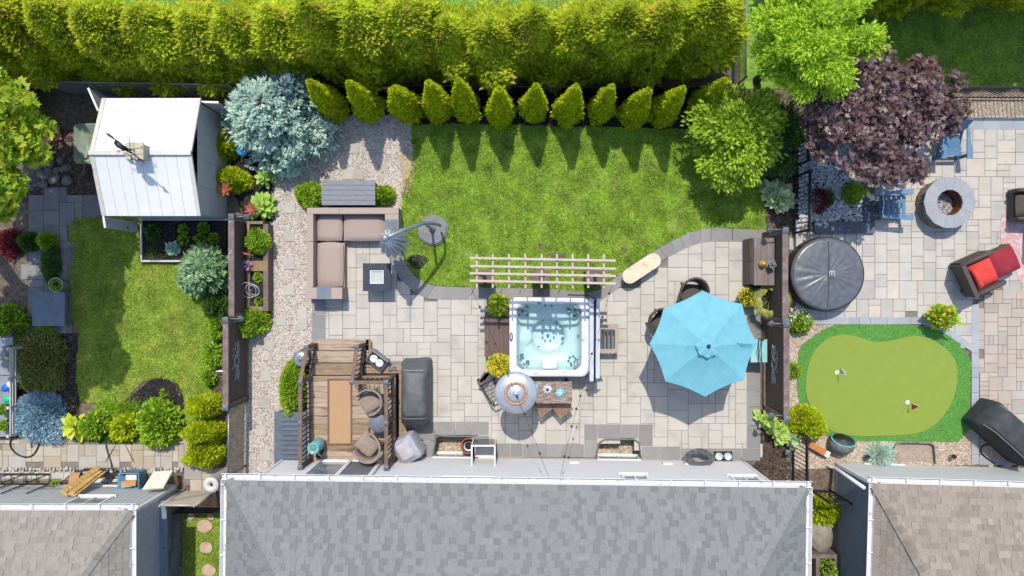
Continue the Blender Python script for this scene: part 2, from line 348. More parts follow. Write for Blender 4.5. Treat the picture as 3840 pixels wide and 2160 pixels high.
# ---- neighbour lawn on the left
llawn = [P2('s', *p) for p in [(264, 822), (380, 808), (540, 812), (545, 985), (800, 1000), (798, 1300), (800, 1560), (775, 1640), (690, 1610), (690, 1500), (640, 1425), (580, 1418), (520, 1440), (470, 1500), (400, 1520), (300, 1500), (285, 1420), (300, 1250), (268, 1180)]]
llawn = rough_poly(llawn, .02, .15, 4)
sheet('lawn', llawn, .022, LAWNB); blades('grass', rng, scatter(rng, llawn, 3000), .022, BLADE_W)
side = [P2('s', *p) for p in [(664, 1925), (838, 1925), (838, 2400), (664, 2400)]]
sheet('lawn', side, .022, LAWNB); blades('grass', rng, scatter(rng, side, 2600), .022, BLADE_W)
# ---- lawns beyond the back fences
far = [P2('s', *p) for p in [(-700, -900), (2760, -900), (2760, 150), (-700, 170)]]
sheet('lawn', far, .02, LAWNB); blades('grass', rng, scatter(rng, [P2('s', *p) for p in [(300, -60), (2760, -60), (2760, 160), (300, 160)]], 900), .02, BLADE_W)
farr = [P2('s', *p) for p in [(2775, -900), (4700, -900), (4700, 333), (2775, 333)]]
sheet('lawn', farr, .02, LAWNB); blades('grass', rng, scatter(rng, [P2('s', *p) for p in [(2900, 40), (3900, 40), (3900, 330), (2900, 330)]], 1800), .02, BLADE)
# ---- gravel in the back garden
grav = [P2('s', *p) for p in [(1010, 860), (1030, 640), (1190, 520), (1240, 432), (1400, 425), (1546, 440), (1550, 600), (1527, 680), (1508, 731), (1506, 800), (1160, 800), (1160, 1100), (1178, 1110), (1178, 1280), (1100, 1330), (1100, 1790), (914, 1790), (926, 1240), (1018, 1225)]]
sheet('gravel_bed', grav, .008, PEBB); gpts = scatter(rng, grav, 1500)
stones('gravel', rng, gpts, .012, PEB, (.013, .028))
# ---- soil strip under the small cedars, flat near-black ground strip below the hedge
nearblack = M('black_ground_strip', [C(18, 18, 20), C(30, 29, 30)], scale=12, rough=.95, spec=.05)
sheet('black_ground_strip', [P2('s', *p) for p in [(1130, 316), (2700, 330), (2700, 430), (1130, 420)]], .006, nearblack)
strip = [P2('s', *p) for p in [(1200, 395), (2660, 405), (2660, 486), (1540, 466), (1540, 432), (1200, 430)]]
sheet('mulch_bed', strip, .011, DARKSOIL); chips('mulch', rng, scatter(rng, strip, 700), .011, CHIPD)
# ---- mulch right of the patio and planting beds
for nm, pts, z, bed, mt, dn in [
    ('mulch_bed', [(2850, 1540), (2970, 1540), (2975, 1800), (2770, 1800), (2835, 1735), (2850, 1725)], .009, DARKSOIL, CHIP, 1500),
    ('mulch_bed', [(2862, 640), (2985, 640), (2985, 880), (2873, 880)], .009, SOIL, CHIP, 900),
    ('mulch_bed', [(500, 1480), (560, 1430), (600, 1415), (668, 1436), (694, 1498), (690, 1560), (560, 1590), (430, 1600)], .027, DARKSOIL, CHIPD, 1400),
    ('mulch_bed', [(40, 500), (370, 480), (370, 720), (250, 760), (60, 760)], .006, SOIL, CHIP, 700),
    ('mulch_bed', [(40, 1250), (290, 1250), (300, 1640), (40, 1640)], .006, DARKSOIL, CHIP, 500),
    ('mulch_bed', [(795, 1030), (930, 1030), (930, 1480), (795, 1480)], .028, SOIL, CHIP, 500),
    ('mulch_bed', [(870, 520), (1030, 520), (1030, 830), (925, 830), (870, 700)], .012, DARKSOIL, CHIPD, 500)]:
    pp = [P2('s', *p) for p in pts]; sheet(nm, pp, z, bed); chips('mulch', rng, scatter(rng, pp, dn), z, mt)
tang = [P2('s', *p) for p in [(2948, 1210), (3200, 1210), (3200, 1560), (3660, 1560), (3660, 1742), (2950, 1760), (2985, 1850), (2950, 1850)]]
sheet('gravel_bed', tang, .007, PEBTB)
# ---- putting green
fringe = smooth_poly([P2('s', *p) for p in [(3145, 1212), (3300, 1215), (3451, 1218), (3528, 1238), (3640, 1316), (3637, 1480), (3629, 1656), (3480, 1655), (3337, 1653), (3130, 1651), (3062, 1607), (3011, 1545), (2990, 1488), (2988, 1400), (2995, 1300), (3037, 1269), (3088, 1233)]], 1)
green = smooth_poly([P2('s', *p) for p in [(3171, 1252), (3223, 1264), (3280, 1284), (3332, 1279), (3399, 1261), (3461, 1257), (3523, 1290), (3565, 1326), (3587, 1373), (3587, 1436), (3567, 1513), (3513, 1590), (3435, 1628), (3306, 1634), (3171, 1634), (3095, 1608), (3045, 1540), (3019, 1482), (3017, 1425), (3035, 1337), (3076, 1285), (3120, 1259)]], 2)
tp = scatter(rng, tang, 1300, holes=[fringe, wells['w3']]); stones('gravel', rng, tp, .011, PEBT, (.013, .027))
pg = sheet('putting_green', fringe, .03, FRINGE); sheet('putting_surface', green, .05, TURF, parent=pg)
blades('fringe_pile', rng, scatter(rng, fringe, 3800, holes=[green]), .03, FRINGEB, h=(.014, .028), w=.01, lean=1.1, parent=pg)
# ---- paving
def paver_mesh(w, h, t, mat, gap=.007):
    a, b, c = w / 2 - gap / 2, h / 2 - gap / 2, .006; m = MB()
    vs = [(x * a, y * b, 0) for x, y in ((-1, -1), (1, -1), (1, 1), (-1, 1))] + [(x * a, y * b, t - c) for x, y in ((-1, -1), (1, -1), (1, 1), (-1, 1))] + [(x * (a - c), y * (b - c), t) for x, y in ((-1, -1), (1, -1), (1, 1), (-1, 1))]
    fs = [(8, 9, 10, 11)] + [(i, (i + 1) % 4, 4 + (i + 1) % 4, 4 + i) for i in range(4)] + [(4 + i, 4 + (i + 1) % 4, 8 + (i + 1) % 4, 8 + i) for i in range(4)]
    m.add(vs, fs); me = bpy.data.meshes.new('paver'); me.from_pydata(m.v, [], m.f); me.materials.append(mat); return me
def ashlar(rg, poly, mod, holes=(), org=(0, 0), sizes=((2, 2, 5), (3, 2, 5), (2, 3, 3), (1, 2, 3), (2, 1, 3), (3, 3, 2))):
    p = np.asarray(poly); a = p.min(0) - .6; b = p.max(0) + .6
    a = np.array([org[0] + math.floor((a[0] - org[0]) / mod) * mod, org[1] + math.floor((a[1] - org[1]) / mod) * mod])
    nx, ny = int((b[0] - a[0]) / mod) + 1, int((b[1] - a[1]) / mod) + 1; occ = np.zeros((nx, ny), bool); out = []
    for j in range(ny):
        for i in range(nx):
            if occ[i, j]: continue
            opts = []
            for w, h, wt in sizes:
                if i + w <= nx and j + h <= ny and not occ[i:i + w, j:j + h].any(): opts += [(w, h)] * wt
            if not opts: opts = [(1, 1)]
            # avoid leaving single cells
            w, h = rg.choice(opts); k = 0
            while k < 6 and i + w < nx and not occ[i + w, j] and (i + w + 1 >= nx or occ[i + w + 1, j]): w, h = rg.choice(opts); k += 1
            occ[i:i + w, j:j + h] = True
            cx, cy = a[0] + (i + w / 2) * mod, a[1] + (j + h / 2) * mod
            if inpoly(poly, [cx], [cy])[0] and not any(inpoly(q, [cx], [cy])[0] for q in holes): out.append((cx, cy, w * mod, h * mod))
    return out
def pave(name, poly, slabs, mat, mati, z, t=.04, limit=300, parent=None, rz=0.):
    root = parent or sheet(name, poly, .004, SAND)
    cache = {}; extra = MB(); slabs = sorted(slabs, key=lambda s: (abs(s[0]) > 13.9 or abs(s[1]) > 7.8, -s[2] * s[3]))
    for i, (cx, cy, w, h) in enumerate(slabs):
        if i < limit:
            k = (round(w, 3), round(h, 3))
            if k not in cache: cache[k] = paver_mesh(w, h, t, mat)
            link('paver', cache[k], root, Matrix.Translation((cx, cy, z - t + random.uniform(-.0015, .0015))))
        else: extra.bb(cx - w / 2 + .004, cx + w / 2 - .004, cy - h / 2 + .004, cy + h / 2 - .004, z - t, z)
    if extra.v: tag(extra.build('paver_rest', mati, root), kind='stuff')
    return root
def slab_poly(root, poly, z, mat, t=.04, gap=.004, name='border_slab'):
    c = Vector((sum(p[0] for p in poly) / len(poly), sum(p[1] for p in poly) / len(poly)))
    q = [(p[0] + (c.x - p[0]) * gap / .18, p[1] + (c.y - p[1]) * gap / .18) for p in poly]
    m = MB(); m.prism(q, z - t, z, False); return m.build(name, mat, root)
def strip_slabs(root, outer, inner, z, mat, width=.5):
    """border slabs between two polylines of equal length"""
    for i in range(len(outer) - 1):
        a, b, c, d = (Vector(outer[i]), Vector(outer[i + 1]), Vector(inner[i + 1]), Vector(inner[i])); n = max(1, round((a - b).length / width))
        for k in range(n):
            f, g = k / n, (k + 1) / n; slab_poly(root, [tuple(a.lerp(b, f)), tuple(a.lerp(b, g)), tuple(d.lerp(c, g)), tuple(d.lerp(c, f))], z, mat)
def rect_strip(root, x0, x1, y0, y1, z, mat, step=.5, rg=random.Random(3)):
    hor = abs(x1 - x0) > abs(y1 - y0); L_ = abs(x1 - x0) if hor else abs(y1 - y0); n = max(1, round(L_ / step)); cuts = [0] + sorted((i + rg.uniform(-.2, .2)) / n for i in range(1, n)) + [1]
    for f, g in zip(cuts, cuts[1:]):
        if hor: q = [(x0 + (x1 - x0) * f, y0), (x0 + (x1 - x0) * g, y0), (x0 + (x1 - x0) * g, y1), (x0 + (x1 - x0) * f, y1)]
        else: q = [(x0, y0 + (y1 - y0) * f), (x1, y0 + (y1 - y0) * f), (x1, y0 + (y1 - y0) * g), (x0, y0 + (y1 - y0) * g)]
        slab_poly(root, q, z, mat)
random.seed(2); rg = random.Random(11)
ppoly = [P2('s', *p) for p in [(1155, 790), (1480, 790), (1480, 960), (1495, 1020), (1525, 1070), (1600, 1110), (1625, 1116), (2240, 1116), (2330, 1066), (2475, 974), (2588, 917), (2661, 900), (2830, 900), (2830, 1725), (1190, 1700), (1190, 1100), (1155, 1100)]]
wh = [wells['w1'], wells['w2']]
slabs = ashlar(rg, ppoly, .185, holes=wh + [[P2('s', *p) for p in [(1200, 1300), (1365, 1300), (1365, 1385), (1490, 1385), (1490, 1690), (1200, 1690)]]])
patio = pave('patio', [P2('s', *p) for p in [(1150, 785), (1485, 785), (1460, 960), (1480, 1030), (1520, 1080), (1600, 1123), (2245, 1131), (2475, 981), (2661, 906), (2850, 900), (2850, 1728), (2496, 1726), (2400, 1588), (2240, 1588), (2232, 1712), (1790, 1712), (1765, 1630), (1640, 1630), (1612, 1708), (1190, 1700), (1190, 1100), (1150, 1100)]], slabs, SLAB, SLABI, .04)
ZB = .045
oc = [(1508, 800), (1507, 907), (1511, 959), (1528, 997), (1552, 1031), (1594, 1062), (1632, 1070), (1676, 1075), (1883, 1079), (2100, 1084), (2200, 1096), (2257, 1083)]
ic = [(1462, 800), (1455, 912), (1459, 948), (1472, 995), (1500, 1045), (1555, 1097), (1599, 1120), (1650, 1124), (1870, 1126), (2080, 1128), (2200, 1132), (2248, 1131)]
strip_slabs(patio, [P2('s', *p) for p in oc], [P2('s', *p) for p in ic], ZB, GSLAB, .62)
oc = [(2257, 1083), (2335, 1016), (2418, 959), (2470, 930), (2511, 907), (2550, 888), (2588, 871), (2627, 860), (2666, 855), (2744, 858), (2873, 861)]
ic = [(2248, 1131), (2340, 1067), (2445, 1000), (2500, 968), (2545, 945), (2567, 934), (2590, 923), (2625, 912), (2661, 907), (2744, 907), (2873, 909)]
strip_slabs(patio, [P2('s', *p) for p in oc], [P2('s', *p) for p in ic], ZB, GSLAB, .7)
def rs(root, v, x0, x1, y0, y1, mat, step=.5, z=ZB): a = P2(v, x0, y0); b = P2(v, x1, y1); rect_strip(root, a[0], b[0], a[1], b[1], z, mat, step)
rs(patio, 's', 1172, 1223, 1100, 1276, GSLAB, .6)
rs(patio, 's', 2798, 2850, 1180, 1680, GSLAB, .55)
rs(patio, 's', 1960, 2190, 1664, 1714, GSLAB, .5); rs(patio, 's', 1786, 1960, 1662, 1712, GSLAB, .4)
rs(patio, 's', 2190, 2240, 1590, 1715, GSLAB, .5); rs(patio, 's', 2240, 2394, 1590, 1643, GSLAB, .5); rs(patio, 's', 2394, 2447, 1590, 1672, GSLAB, .5)
rs(patio, 's', 2405, 2550, 1673, 1722, GSLAB, .5); rs(patio, 's', 2550, 2850, 1680, 1727, GSLAB, .55)
rs(patio, 's', 1632, 1834, 1580, 1631, GSLAB, .5); rs(patio, 's', 1562, 1632, 1582, 1712, GSLAB, .5); rs(patio, 's', 1781, 1834, 1632, 1712, GSLAB, .5)
rs(patio, 's', 1389, 1512, 1353, 1395, GSLAB, .4)
# neighbour's patio (right)
npoly = [P2('s', *p) for p in [(2965, 850), (3050, 850), (3270, 850), (3250, 445), (4200, 445), (4200, 1090), (3660, 1090), (3655, 1330), (3560, 1245), (3455, 1196), (2965, 1196)]]
nsl = ashlar(rg, npoly, .167, org=(.05, .03)); npatio = pave('patio', npoly, nsl, NSLAB, NSLAB, .036)
tpoly = [P2('s', *p) for p in [(3668, 1090), (4200, 1090), (4200, 1740), (3668, 1740)]]
tsl = ashlar(rg, tpoly, .125, org=(.02, .07)); pave('tan_field', tpoly, tsl, TSLAB, TSLAB, .0365, parent=npatio)
sheet('patio_edge', tpoly, .004, SAND)
rs(npatio, 's', 3040, 3455, 1189, 1216, BSLAB, .33, .041); rs(npatio, 's', 3640, 3668, 1140, 1740, BSLAB, .34, .041)
rs(npatio, 's', 3668, 4200, 1714, 1742, BSLAB, .34, .042); rs(npatio, 's', 3560, 4200, 445, 487, BSLAB, .42, .041); rs(npatio, 's', 2962, 3040, 1189, 1216, BSLAB, .33, .041)
strip_slabs(npatio, [P2('s', *p) for p in [(3455, 1189), (3530, 1215), (3642, 1290)]], [P2('s', *p) for p in [(3455, 1217), (3524, 1240), (3640, 1318)]], .042, BSLAB, .36)
# left neighbour's path
lp = [P2('s', *p) for p in [(-260, 1658), (700, 1655), (815, 1700), (830, 1820), (690, 1820), (690, 1752), (-260, 1752)]]
lps = ashlar(rg, lp, .16, org=(.01, .05)); lpath = pave('path', lp, lps, LSLAB, LSLAB, .036)
rs(lpath, 's', -260, 770, 1642, 1662, LSLAB, .3, .04); rs(lpath, 's', -260, 300, 1768, 1800, SLAB, .4, .03)
cm = MB(); cm.lathe((0, 0, 0), [(.055, 0), (.06, .03), (.05, .045), (.02, .05)], 8); cme = bpy.data.meshes.new('cobble'); cme.from_pydata(cm.v, [], cm.f); cme.materials.append(COBB)
for i in range(56):
    u = -10 + i * 12.6
    for row in range(2 if i % 3 else 1):
        p = P2('s', u + rg.uniform(-2, 2), 1757 + row * 9 + rg.uniform(-1.5, 1.5)); o = link('cobble', cme, lpath, Matrix.Translation((p[0], p[1], .003)) @ Matrix.Rotation(rg.random() * 6, 4, 'Z') @ Matrix.Diagonal((rg.uniform(.7, 1.0), rg.uniform(.5, .75), 1, 1)))
shp = [P2('s', *p) for p in [(110, 730), (340, 712), (372, 800), (270, 815), (270, 1250), (100, 1250), (110, 1000)]]
GP = M('shade_slab', [C(140, 138, 134), C(156, 150, 146), C(130, 130, 130)], src='obj', rough=.85, var=.12, vscale=5, bump=.2)
spth = pave('path', shp, ashlar(rg, shp, .21, org=(.03, .02)), GP, GP, .034)
# window-well pits
for k, w in wells.items():
    zb = -.42; cx = sum(p[0] for p in w) / len(w); cy = sum(p[1] for p in w) / len(w)
    big = [(cx + (p[0] - cx) * 1.02, cy + (p[1] - cy) * 1.02) for p in w]
    sheet('well_floor', big, zb, PEBTB); stones('gravel', rng, scatter(rng, w, 900), zb + .005, PEBT, (.02, .035))
# ================================================================== BUILDINGS
WHITE = M('white_paint', [C(236, 236, 236), C(244, 244, 244)], rough=.45, var=.04, vscale=5)
SIDING = M('pale_siding', [C(220, 219, 219), C(227, 226, 226)], rough=.6, var=.04, vscale=2, stretch=(1, 8, 8))
LSIDE = M('grey_siding', [C(188, 190, 190), C(200, 202, 202)], rough=.6, var=.05, vscale=2)
RSIDE = M('greige_siding', [C(196, 198, 196), C(206, 208, 206)], rough=.6, var=.04, vscale=2, stretch=(1, 8, 8))
DSIDE = M('slate_siding', [C(128, 136, 144), C(138, 146, 154)], rough=.65, var=.05, vscale=3)
CONC = M('concrete', [C(208, 204, 196), C(220, 216, 208)], rough=.85, var=.08, vscale=6, bump=.1)
GLASSP = M('window_glass', [C(112, 124, 130), C(150, 160, 166)], rough=.08, spec=.6, var=.05)
SHG = [C(136, 136, 134), C(140, 140, 138), C(138, 138, 136), C(142, 142, 139), C(139, 139, 137), C(144, 144, 141)]
SHB = [C(154, 147, 136), C(160, 153, 141), C(157, 150, 138), C(163, 156, 144), C(158, 151, 139), C(147, 140, 130), C(168, 161, 150)]
SHB2 = [C(157, 145, 131), C(163, 151, 137), C(160, 148, 134), C(167, 155, 141), C(152, 140, 127), C(145, 133, 121), C(171, 160, 147)]
DK = {'shingle_grey': .83, 'shingle_taupe': .9, 'shingle_brown': .9}
for nm, cl in (('shingle_grey', SHG), ('shingle_taupe', SHB), ('shingle_brown', SHB2)):
    M(nm + '_dark', [tuple(x * DK[nm] for x in c_[:3]) + (1,) for c_ in cl[:4]], src='obj', rough=.92, var=.08, vscale=14, bump=.5, bscale=120, spec=.15)
    M(nm + '_dark_rest', [tuple(x * DK[nm] for x in c_[:3]) + (1,) for c_ in cl[:4]], src='island', rough=.92, var=.08, vscale=14, bump=.5, bscale=120, spec=.15)
    M(nm, cl, src='obj', rough=.92, var=.08, vscale=14, bump=.5, bscale=120, spec=.15); M(nm + '_rest', cl, src='island', rough=.92, var=.08, vscale=14, bump=.5, bscale=120, spec=.15)
GRIME = M('gutter_grime', [C(196, 186, 174), C(236, 234, 228), C(240, 238, 236), C(242, 240, 238)], scale=7, rough=.7, var=.1)
TRIMB = M('blue_grey_trim', [C(120, 138, 152), C(132, 150, 162)], rough=.5, var=.05)
STONEV = M('stone_veneer', [C(110, 116, 126), C(128, 134, 142), C(98, 104, 114), C(140, 144, 150)], src='island', rough=.9, var=.15, vscale=9, bump=.5)

def frame_of(o, s, t):   # plane matrix: origin, along-eave unit, up-slope unit
    n = s.cross(t).normalized(); m = Matrix((s, t, n)).transposed().to_4x4(); m.translation = o; return m
def shingle_face(roof, mtx, length, smin, smax, mat, rg, limit, e=.146, wset=(.11, .15, .19, .24, .29), rest_mat=None, off=0., base=None, lam=.5):
    """courses of separate tabs; butt edges proud, some tabs a second layer thick"""
    nrow = int(length / e); tabs = []
    for r in range(nrow):
        t = r * e; a, b = smin(t + e * .5), smax(t + e * .5); s = a - rg.uniform(0, .2)
        dk = False
        while s < b:
            dk = (not dk) and rg.random() < (.62 if 'grey' in mat else .35); w = rg.choice((.12, .15, .17, .19)) if dk else rg.choice((.13, .17, .22, .28)); x0, x1 = max(s, a), min(s + w, b)
            if x1 - x0 > .06: tabs.append((x0, x1, t, .003 if dk else .012, rg.random(), dk))
            s += w
    order = list(range(len(tabs)))
    def vis(i):
        x0, x1, t, th, q, dk = tabs[i]; p = mtx @ Vector(((x0 + x1) / 2, t, 0)); k = CAMH / (CAMH - p.z)
        inn = abs(p.x * k) < 13.9 and abs(p.y * k) < 7.8; return (not inn, q)
    order.sort(key=vis); cache = {}; exs = (MB(), MB())
    for n, i in enumerate(order):
        x0, x1, t, th, q, dk = tabs[i]; w = round(x1 - x0, 2); k = (w, dk)
        def boxv(xa, xb, ya): return [(xa, ya, -.004), (xb, ya, -.004), (xb, ya + e + .02, -.004), (xa, ya + e + .02, -.004), (xa, ya, .006 + th), (xb, ya, .006 + th), (xb, ya + e + .02, .001 + th * .5), (xa, ya + e + .02, .001 + th * .5)]
        fs = [(4, 5, 6, 7), (0, 1, 5, 4), (1, 2, 6, 5), (2, 3, 7, 6), (3, 0, 4, 7)]
        if n < limit:
            if k not in cache:
                me = bpy.data.meshes.new('shingle'); me.from_pydata(boxv(.002, w - .002, 0), [], fs); me.materials.append(MATS[mat + ('_dark' if dk else '')]); cache[k] = me
            link('shingle', cache[k], roof, Matrix.Translation(-origin(roof)) @ mtx @ Matrix.Translation((x0, t, 0)))
        else: exs[dk].add([mtx @ Vector(p) for p in boxv(x0 + .002, x1 - .002, t)], fs)
    for dk in (0, 1):
        if exs[dk].v: tag(exs[dk].build('shingle_rest', mat + ('_dark_rest' if dk else '_rest'), roof), kind='stuff')
def hip_caps(roof, a, b, up, mat, w=.26, e=.15):
    d = (b - a); L_ = d.length; d.normalize(); sd = d.cross(up).normalized(); n = int(L_ / e)
    me = bpy.data.meshes.new('hip_cap'); h = w / 2
    vs = [(-h, 0, -.045), (0, 0, .03), (h, 0, -.045), (-h, e + .03, -.055), (0, e + .03, .012), (h, e + .03, -.055), (-h, 0, -.065), (h, 0, -.065)]
    me.from_pydata(vs, [], [(0, 1, 4, 3), (1, 2, 5, 4), (6, 7, 2, 1, 0)]); me.materials.append(MATS[mat])
    m = Matrix((sd, d, sd.cross(d))).transposed().to_4x4()
    for i in range(n):
        mm = m.copy(); mm.translation = a + d * (i * e) + Vector((0, 0, .02)); link('hip_cap', me, roof, Matrix.Translation(-origin(roof)) @ mm)
def house(name, label, loc, rz, xl, xr, gz, eave, sideL, sideR, pitch, aL, aR, smat, wall_mat, rg, limit=300, vertical=False, depth=9.5, gd=.15, sidewall=None, rlen=5.2, fz=.22):
    """back wall on local y=0 facing +y, from x=xl to xr; gutter at height gz; hips run in at plan slope aL / aR"""
    root = thing(name, label, 'house', loc); X = Matrix.Translation(loc) @ Matrix.Rotation(rz, 4, 'Z')
    def B(m, nm, mt, par=root): return m.build(nm, mt, par, X)
    m = MB(); m.bb(xl, xr, -depth, .02, -.5, fz); B(m, 'foundation', CONC)
    # wall cladding in real courses
    m = MB(); top = gz - .04
    if not vertical:
        n = int((top - fz) / .115); h = (top - fz) / n
        for i in range(n):
            z = fz + i * h; m.quad((xr, .016, z), (xl, .016, z), (xl, .002, z + h), (xr, .002, z + h)); m.quad((xr, .002, z), (xl, .002, z), (xl, .016, z), (xr, .016, z))
    else:
        n = int((xr - xl) / .16); h = (xr - xl) / n
        for i in range(n):
            x = xl + i * h; m.bb(x + .006, x + h - .006, -.04, .02, fz, top)
        m.bb(xl, xr, -.05, .004, fz, top)
    B(m, 'wall', wall_mat)
    for sx, x in ((-1, xl), (1, xr)):
        mt = sidewall if sidewall else wall_mat
        m = MB(); n = int((top - fz) / .115); h = (top - fz) / n
        for i in range(n):
            z = fz + i * h; x1, x2 = x + sx * .016, x + sx * .002
            q = [(x1, 0, z), (x1, -depth, z), (x2, -depth, z + h), (x2, 0, z + h)]; q2 = [(x2, 0, z), (x2, -depth, z), (x1, -depth, z), (x1, 0, z)]
            for w in (q, q2): m.quad(*(w if sx < 0 else w[::-1]))
        B(m, 'side_wall', mt)
        m = MB(); m.bb(x - .03, x + .03, -.05, .035, fz, top); B(m, 'corner_board', WHITE)
    # roof deck, soffit, gutters
    ye = eave - gd; x0, x1 = xl - sideL + gd, xr + sideR - gd; zr = gz + .03
    sl = math.sqrt(1 + pitch * pitch); run = rlen
    hl, hr = Vector((x0 + aL * run, ye - run, zr + pitch * run)), Vector((x1 - aR * run, ye - run, zr + pitch * run))
    A, Bp = Vector((x0, ye, zr)), Vector((x1, ye, zr))
    m = MB(); m.add([A, Bp, hr, hl, (x0, -depth, zr), (x1, -depth, zr)], [(1, 0, 3, 2)]);
    bl, br = Vector((x0 + aL * run, -depth, zr + pitch * run)), Vector((x1 - aR * run, -depth, zr + pitch * run))
    m.add([A, (x0, -depth, zr), bl, hl], [(0, 1, 2, 3)]); m.add([Bp, (x1, -depth, zr), br, hr], [(3, 2, 1, 0)]); m.add([hl, hr, br, bl], [(0, 1, 2, 3)])
    roof = B(m, 'roof', smat)
    m = MB(); m.bb(x0, x1, -depth, ye - .002, gz - .06, gz - .03); B(m, 'soffit', WHITE, roof)
    # back slope: along +x, up = -y ; normal must face up
    s = Vector((-1, 0, 0)); t = Vector((0, -1, pitch)).normalized(); mt = X @ frame_of(Vector((0, ye, zr + .002)), s, t)
    shingle_face(roof, mt, run * sl, lambda q: -(x1 - aR * q / sl), lambda q: -(x0 + aL * q / sl), smat, rg, limit)
    # side slopes
    if aL > 0:
        pl = pitch / aL; s = Vector((0, -1, 0)); s2 = Vector((1, 0, pl)).normalized(); sq = math.sqrt(1 + pl * pl)
        mt = X @ frame_of(Vector((x0, ye, zr + .002)), Vector((0, -1, 0)), s2)
        if mt.to_3x3().col[2].z < 0: mt = X @ frame_of(Vector((x0, ye, zr + .002)), Vector((0, 1, 0)), s2); sh = lambda q: (-5.5, -(q / sq) / aL)
        else: sh = lambda q: ((q / sq) / aL, 5.5)
        shingle_face(roof, mt, aL * run * sq, lambda q: sh(q)[0], lambda q: sh(q)[1], smat, rg, 0)
        hip_caps(roof, X @ A, X @ hl, Vector((0, 0, 1)), smat)
    if aR > 0:
        pl = pitch / aR; s2 = Vector((-1, 0, pl)).normalized(); sq2 = math.sqrt(1 + pl * pl)
        mt = X @ frame_of(Vector((x1, ye, zr + .002)), Vector((0, -1, 0)), s2)
        if mt.to_3x3().col[2].z < 0: mt = X @ frame_of(Vector((x1, ye, zr + .002)), Vector((0, 1, 0)), s2); sh2 = lambda q: (-5.5, -(q / sq2) / aR)
        else: sh2 = lambda q: ((q / sq2) / aR, 5.5)
        shingle_face(roof, mt, aR * run * sq2, lambda q: sh2(q)[0], lambda q: sh2(q)[1], smat, rg, 0)
        hip_caps(roof, X @ Bp, X @ hr, Vector((0, 0, 1)), smat)
    def gutter(a, b, out):
        a = Vector(a); b = Vector(b); o = Vector(out); m = MB(); up = Vector((0, 0, 1)); w = gd; d = (b - a).normalized()
        prof = [(0, .03), (0, -.09), (w * .75, -.09), (w, .015), (w - .012, .015), (w - .012, .0), (w * .72, -.078), (.01, -.078), (.01, .03)]
        vs = [a + o * p + up * q for p, q in prof] + [b + o * p + up * q for p, q in prof]; n = len(prof)
        m.add(vs, [(i, (i + 1) % n, n + (i + 1) % n, n + i) for i in range(n)] + [(i, n + i, n + (i + 1) % n, (i + 1) % n) for i in []]); g = B(m, 'gutter', WHITE)
        fl = MB(); fl.add([a + o * .012 - up * .07, b + o * .012 - up * .07, b + o * w * .7 - up * .07, a + o * w * .7 - up * .07], [(0, 1, 2, 3)]); B(fl, 'gutter_bed', GRIME, g)
        L_ = (b - a).length; k = int(L_ / .78)
        for i in range(k + 1):
            c = a + d * (.1 + i * (L_ - .2) / max(1, k)); m = MB(); m.add([c - d * .012 + up * .02, c + d * .012 + up * .02, c + d * .012 + o * w + up * .02, c - d * .012 + o * w + up * .02, c - d * .012 + up * .008, c + d * .012 + up * .008, c + d * .012 + o * w + up * .008, c - d * .012 + o * w + up * .008], [(0, 1, 2, 3), (7, 6, 5, 4), (0, 4, 5, 1), (1, 5, 6, 2), (2, 6, 7, 3), (3, 7, 4, 0)]); B(m, 'gutter_strap', WHITE, g)
    gutter((x0 - gd, ye, gz), (x1 + gd, ye, gz), (0, 1, 0))
    gutter((x0, ye - .002, gz), (x0, -depth, gz), (-1, 0, 0)); gutter((x1, ye - .002, gz), (x1, -depth, gz), (1, 0, 0))
    return root, X, B
def window(B, root, x0, x1, z0, z1, slide=True):
    m = MB(); f = .06
    m.bb(x0, x1, .0, .05, z0, z0 + f); m.bb(x0, x1, .0, .05, z1 - f, z1); m.bb(x0, x0 + f, .0, .049, z0 + f, z1 - f); m.bb(x1 - f, x1, .0, .049, z0 + f, z1 - f)
    w = B(m, 'window', WHITE); m = MB(); m.bb(x0 + f, x1 - f, .0, .022, z0 + f, z1 - f); B(m, 'pane', GLASSP, w)
    m = MB(); m.bb((x0 + x1) / 2 - .02, (x0 + x1) / 2 + .02, .0, .04, z0 + f, z1 - f); B(m, 'mullion', WHITE, w)
    m = MB(); m.bb(x0 - .03, x1 + .03, .0, .08, z0 - .03, z0); B(m, 'sill', WHITE, w)
rgh = random.Random(21)
# main house
c = P('s', 1934, 1717); main, X, B = house('house', 'wide house with grey shingle roof and pale grey siding behind the big patio', (c[0], c[1], 0), -.0135, -6.17, 6.17, 3.5, .38, .5, .5, .5, .8, .8, 'shingle_grey', SIDING, rgh)
inv = X.inverted()
def lx(u, v=1717): return (inv @ Vector(P('s', u, v))).x
window(B, main, lx(1625), lx(1795), -.32, .2); window(B, main, lx(2238), lx(2400), -.32, .2)
window(B, main, lx(2290), lx(2380), 1.75, 2.6); window(B, main, lx(2660), lx(2755), 1.75, 2.6); window(B, main, lx(1690), lx(1860), 2.3, 2.9)
m = MB(); x0, x1 = lx(1225), lx(1455); z0, z1 = .8, 2.85
for q in ((x0, x0 + .09, z0, z1), (x1 - .09, x1, z0, z1), (x0 + .09, x1 - .09, z1 - .09, z1), ((x0 + x1) / 2 - .05, (x0 + x1) / 2 + .05, z0, z1 - .09), (x0 + .09, x1 - .09, z0, z0 + .07)): m.bb(q[0], q[1], 0, .09, q[2], q[3])
d = B(m, 'patio_door', WHITE); m = MB(); m.bb(x0 + .09, (x0 + x1) / 2 - .05, 0, .03, z0 + .07, z1 - .09); B(m, 'pane', GLASSP, d)
m = MB(); m.bb((x0 + x1) / 2 + .05, x1 - .09, 0, .05, z0 + .07, z1 - .09); B(m, 'screen', M('door_screen', [C(120, 122, 124)], rough=.8), d)
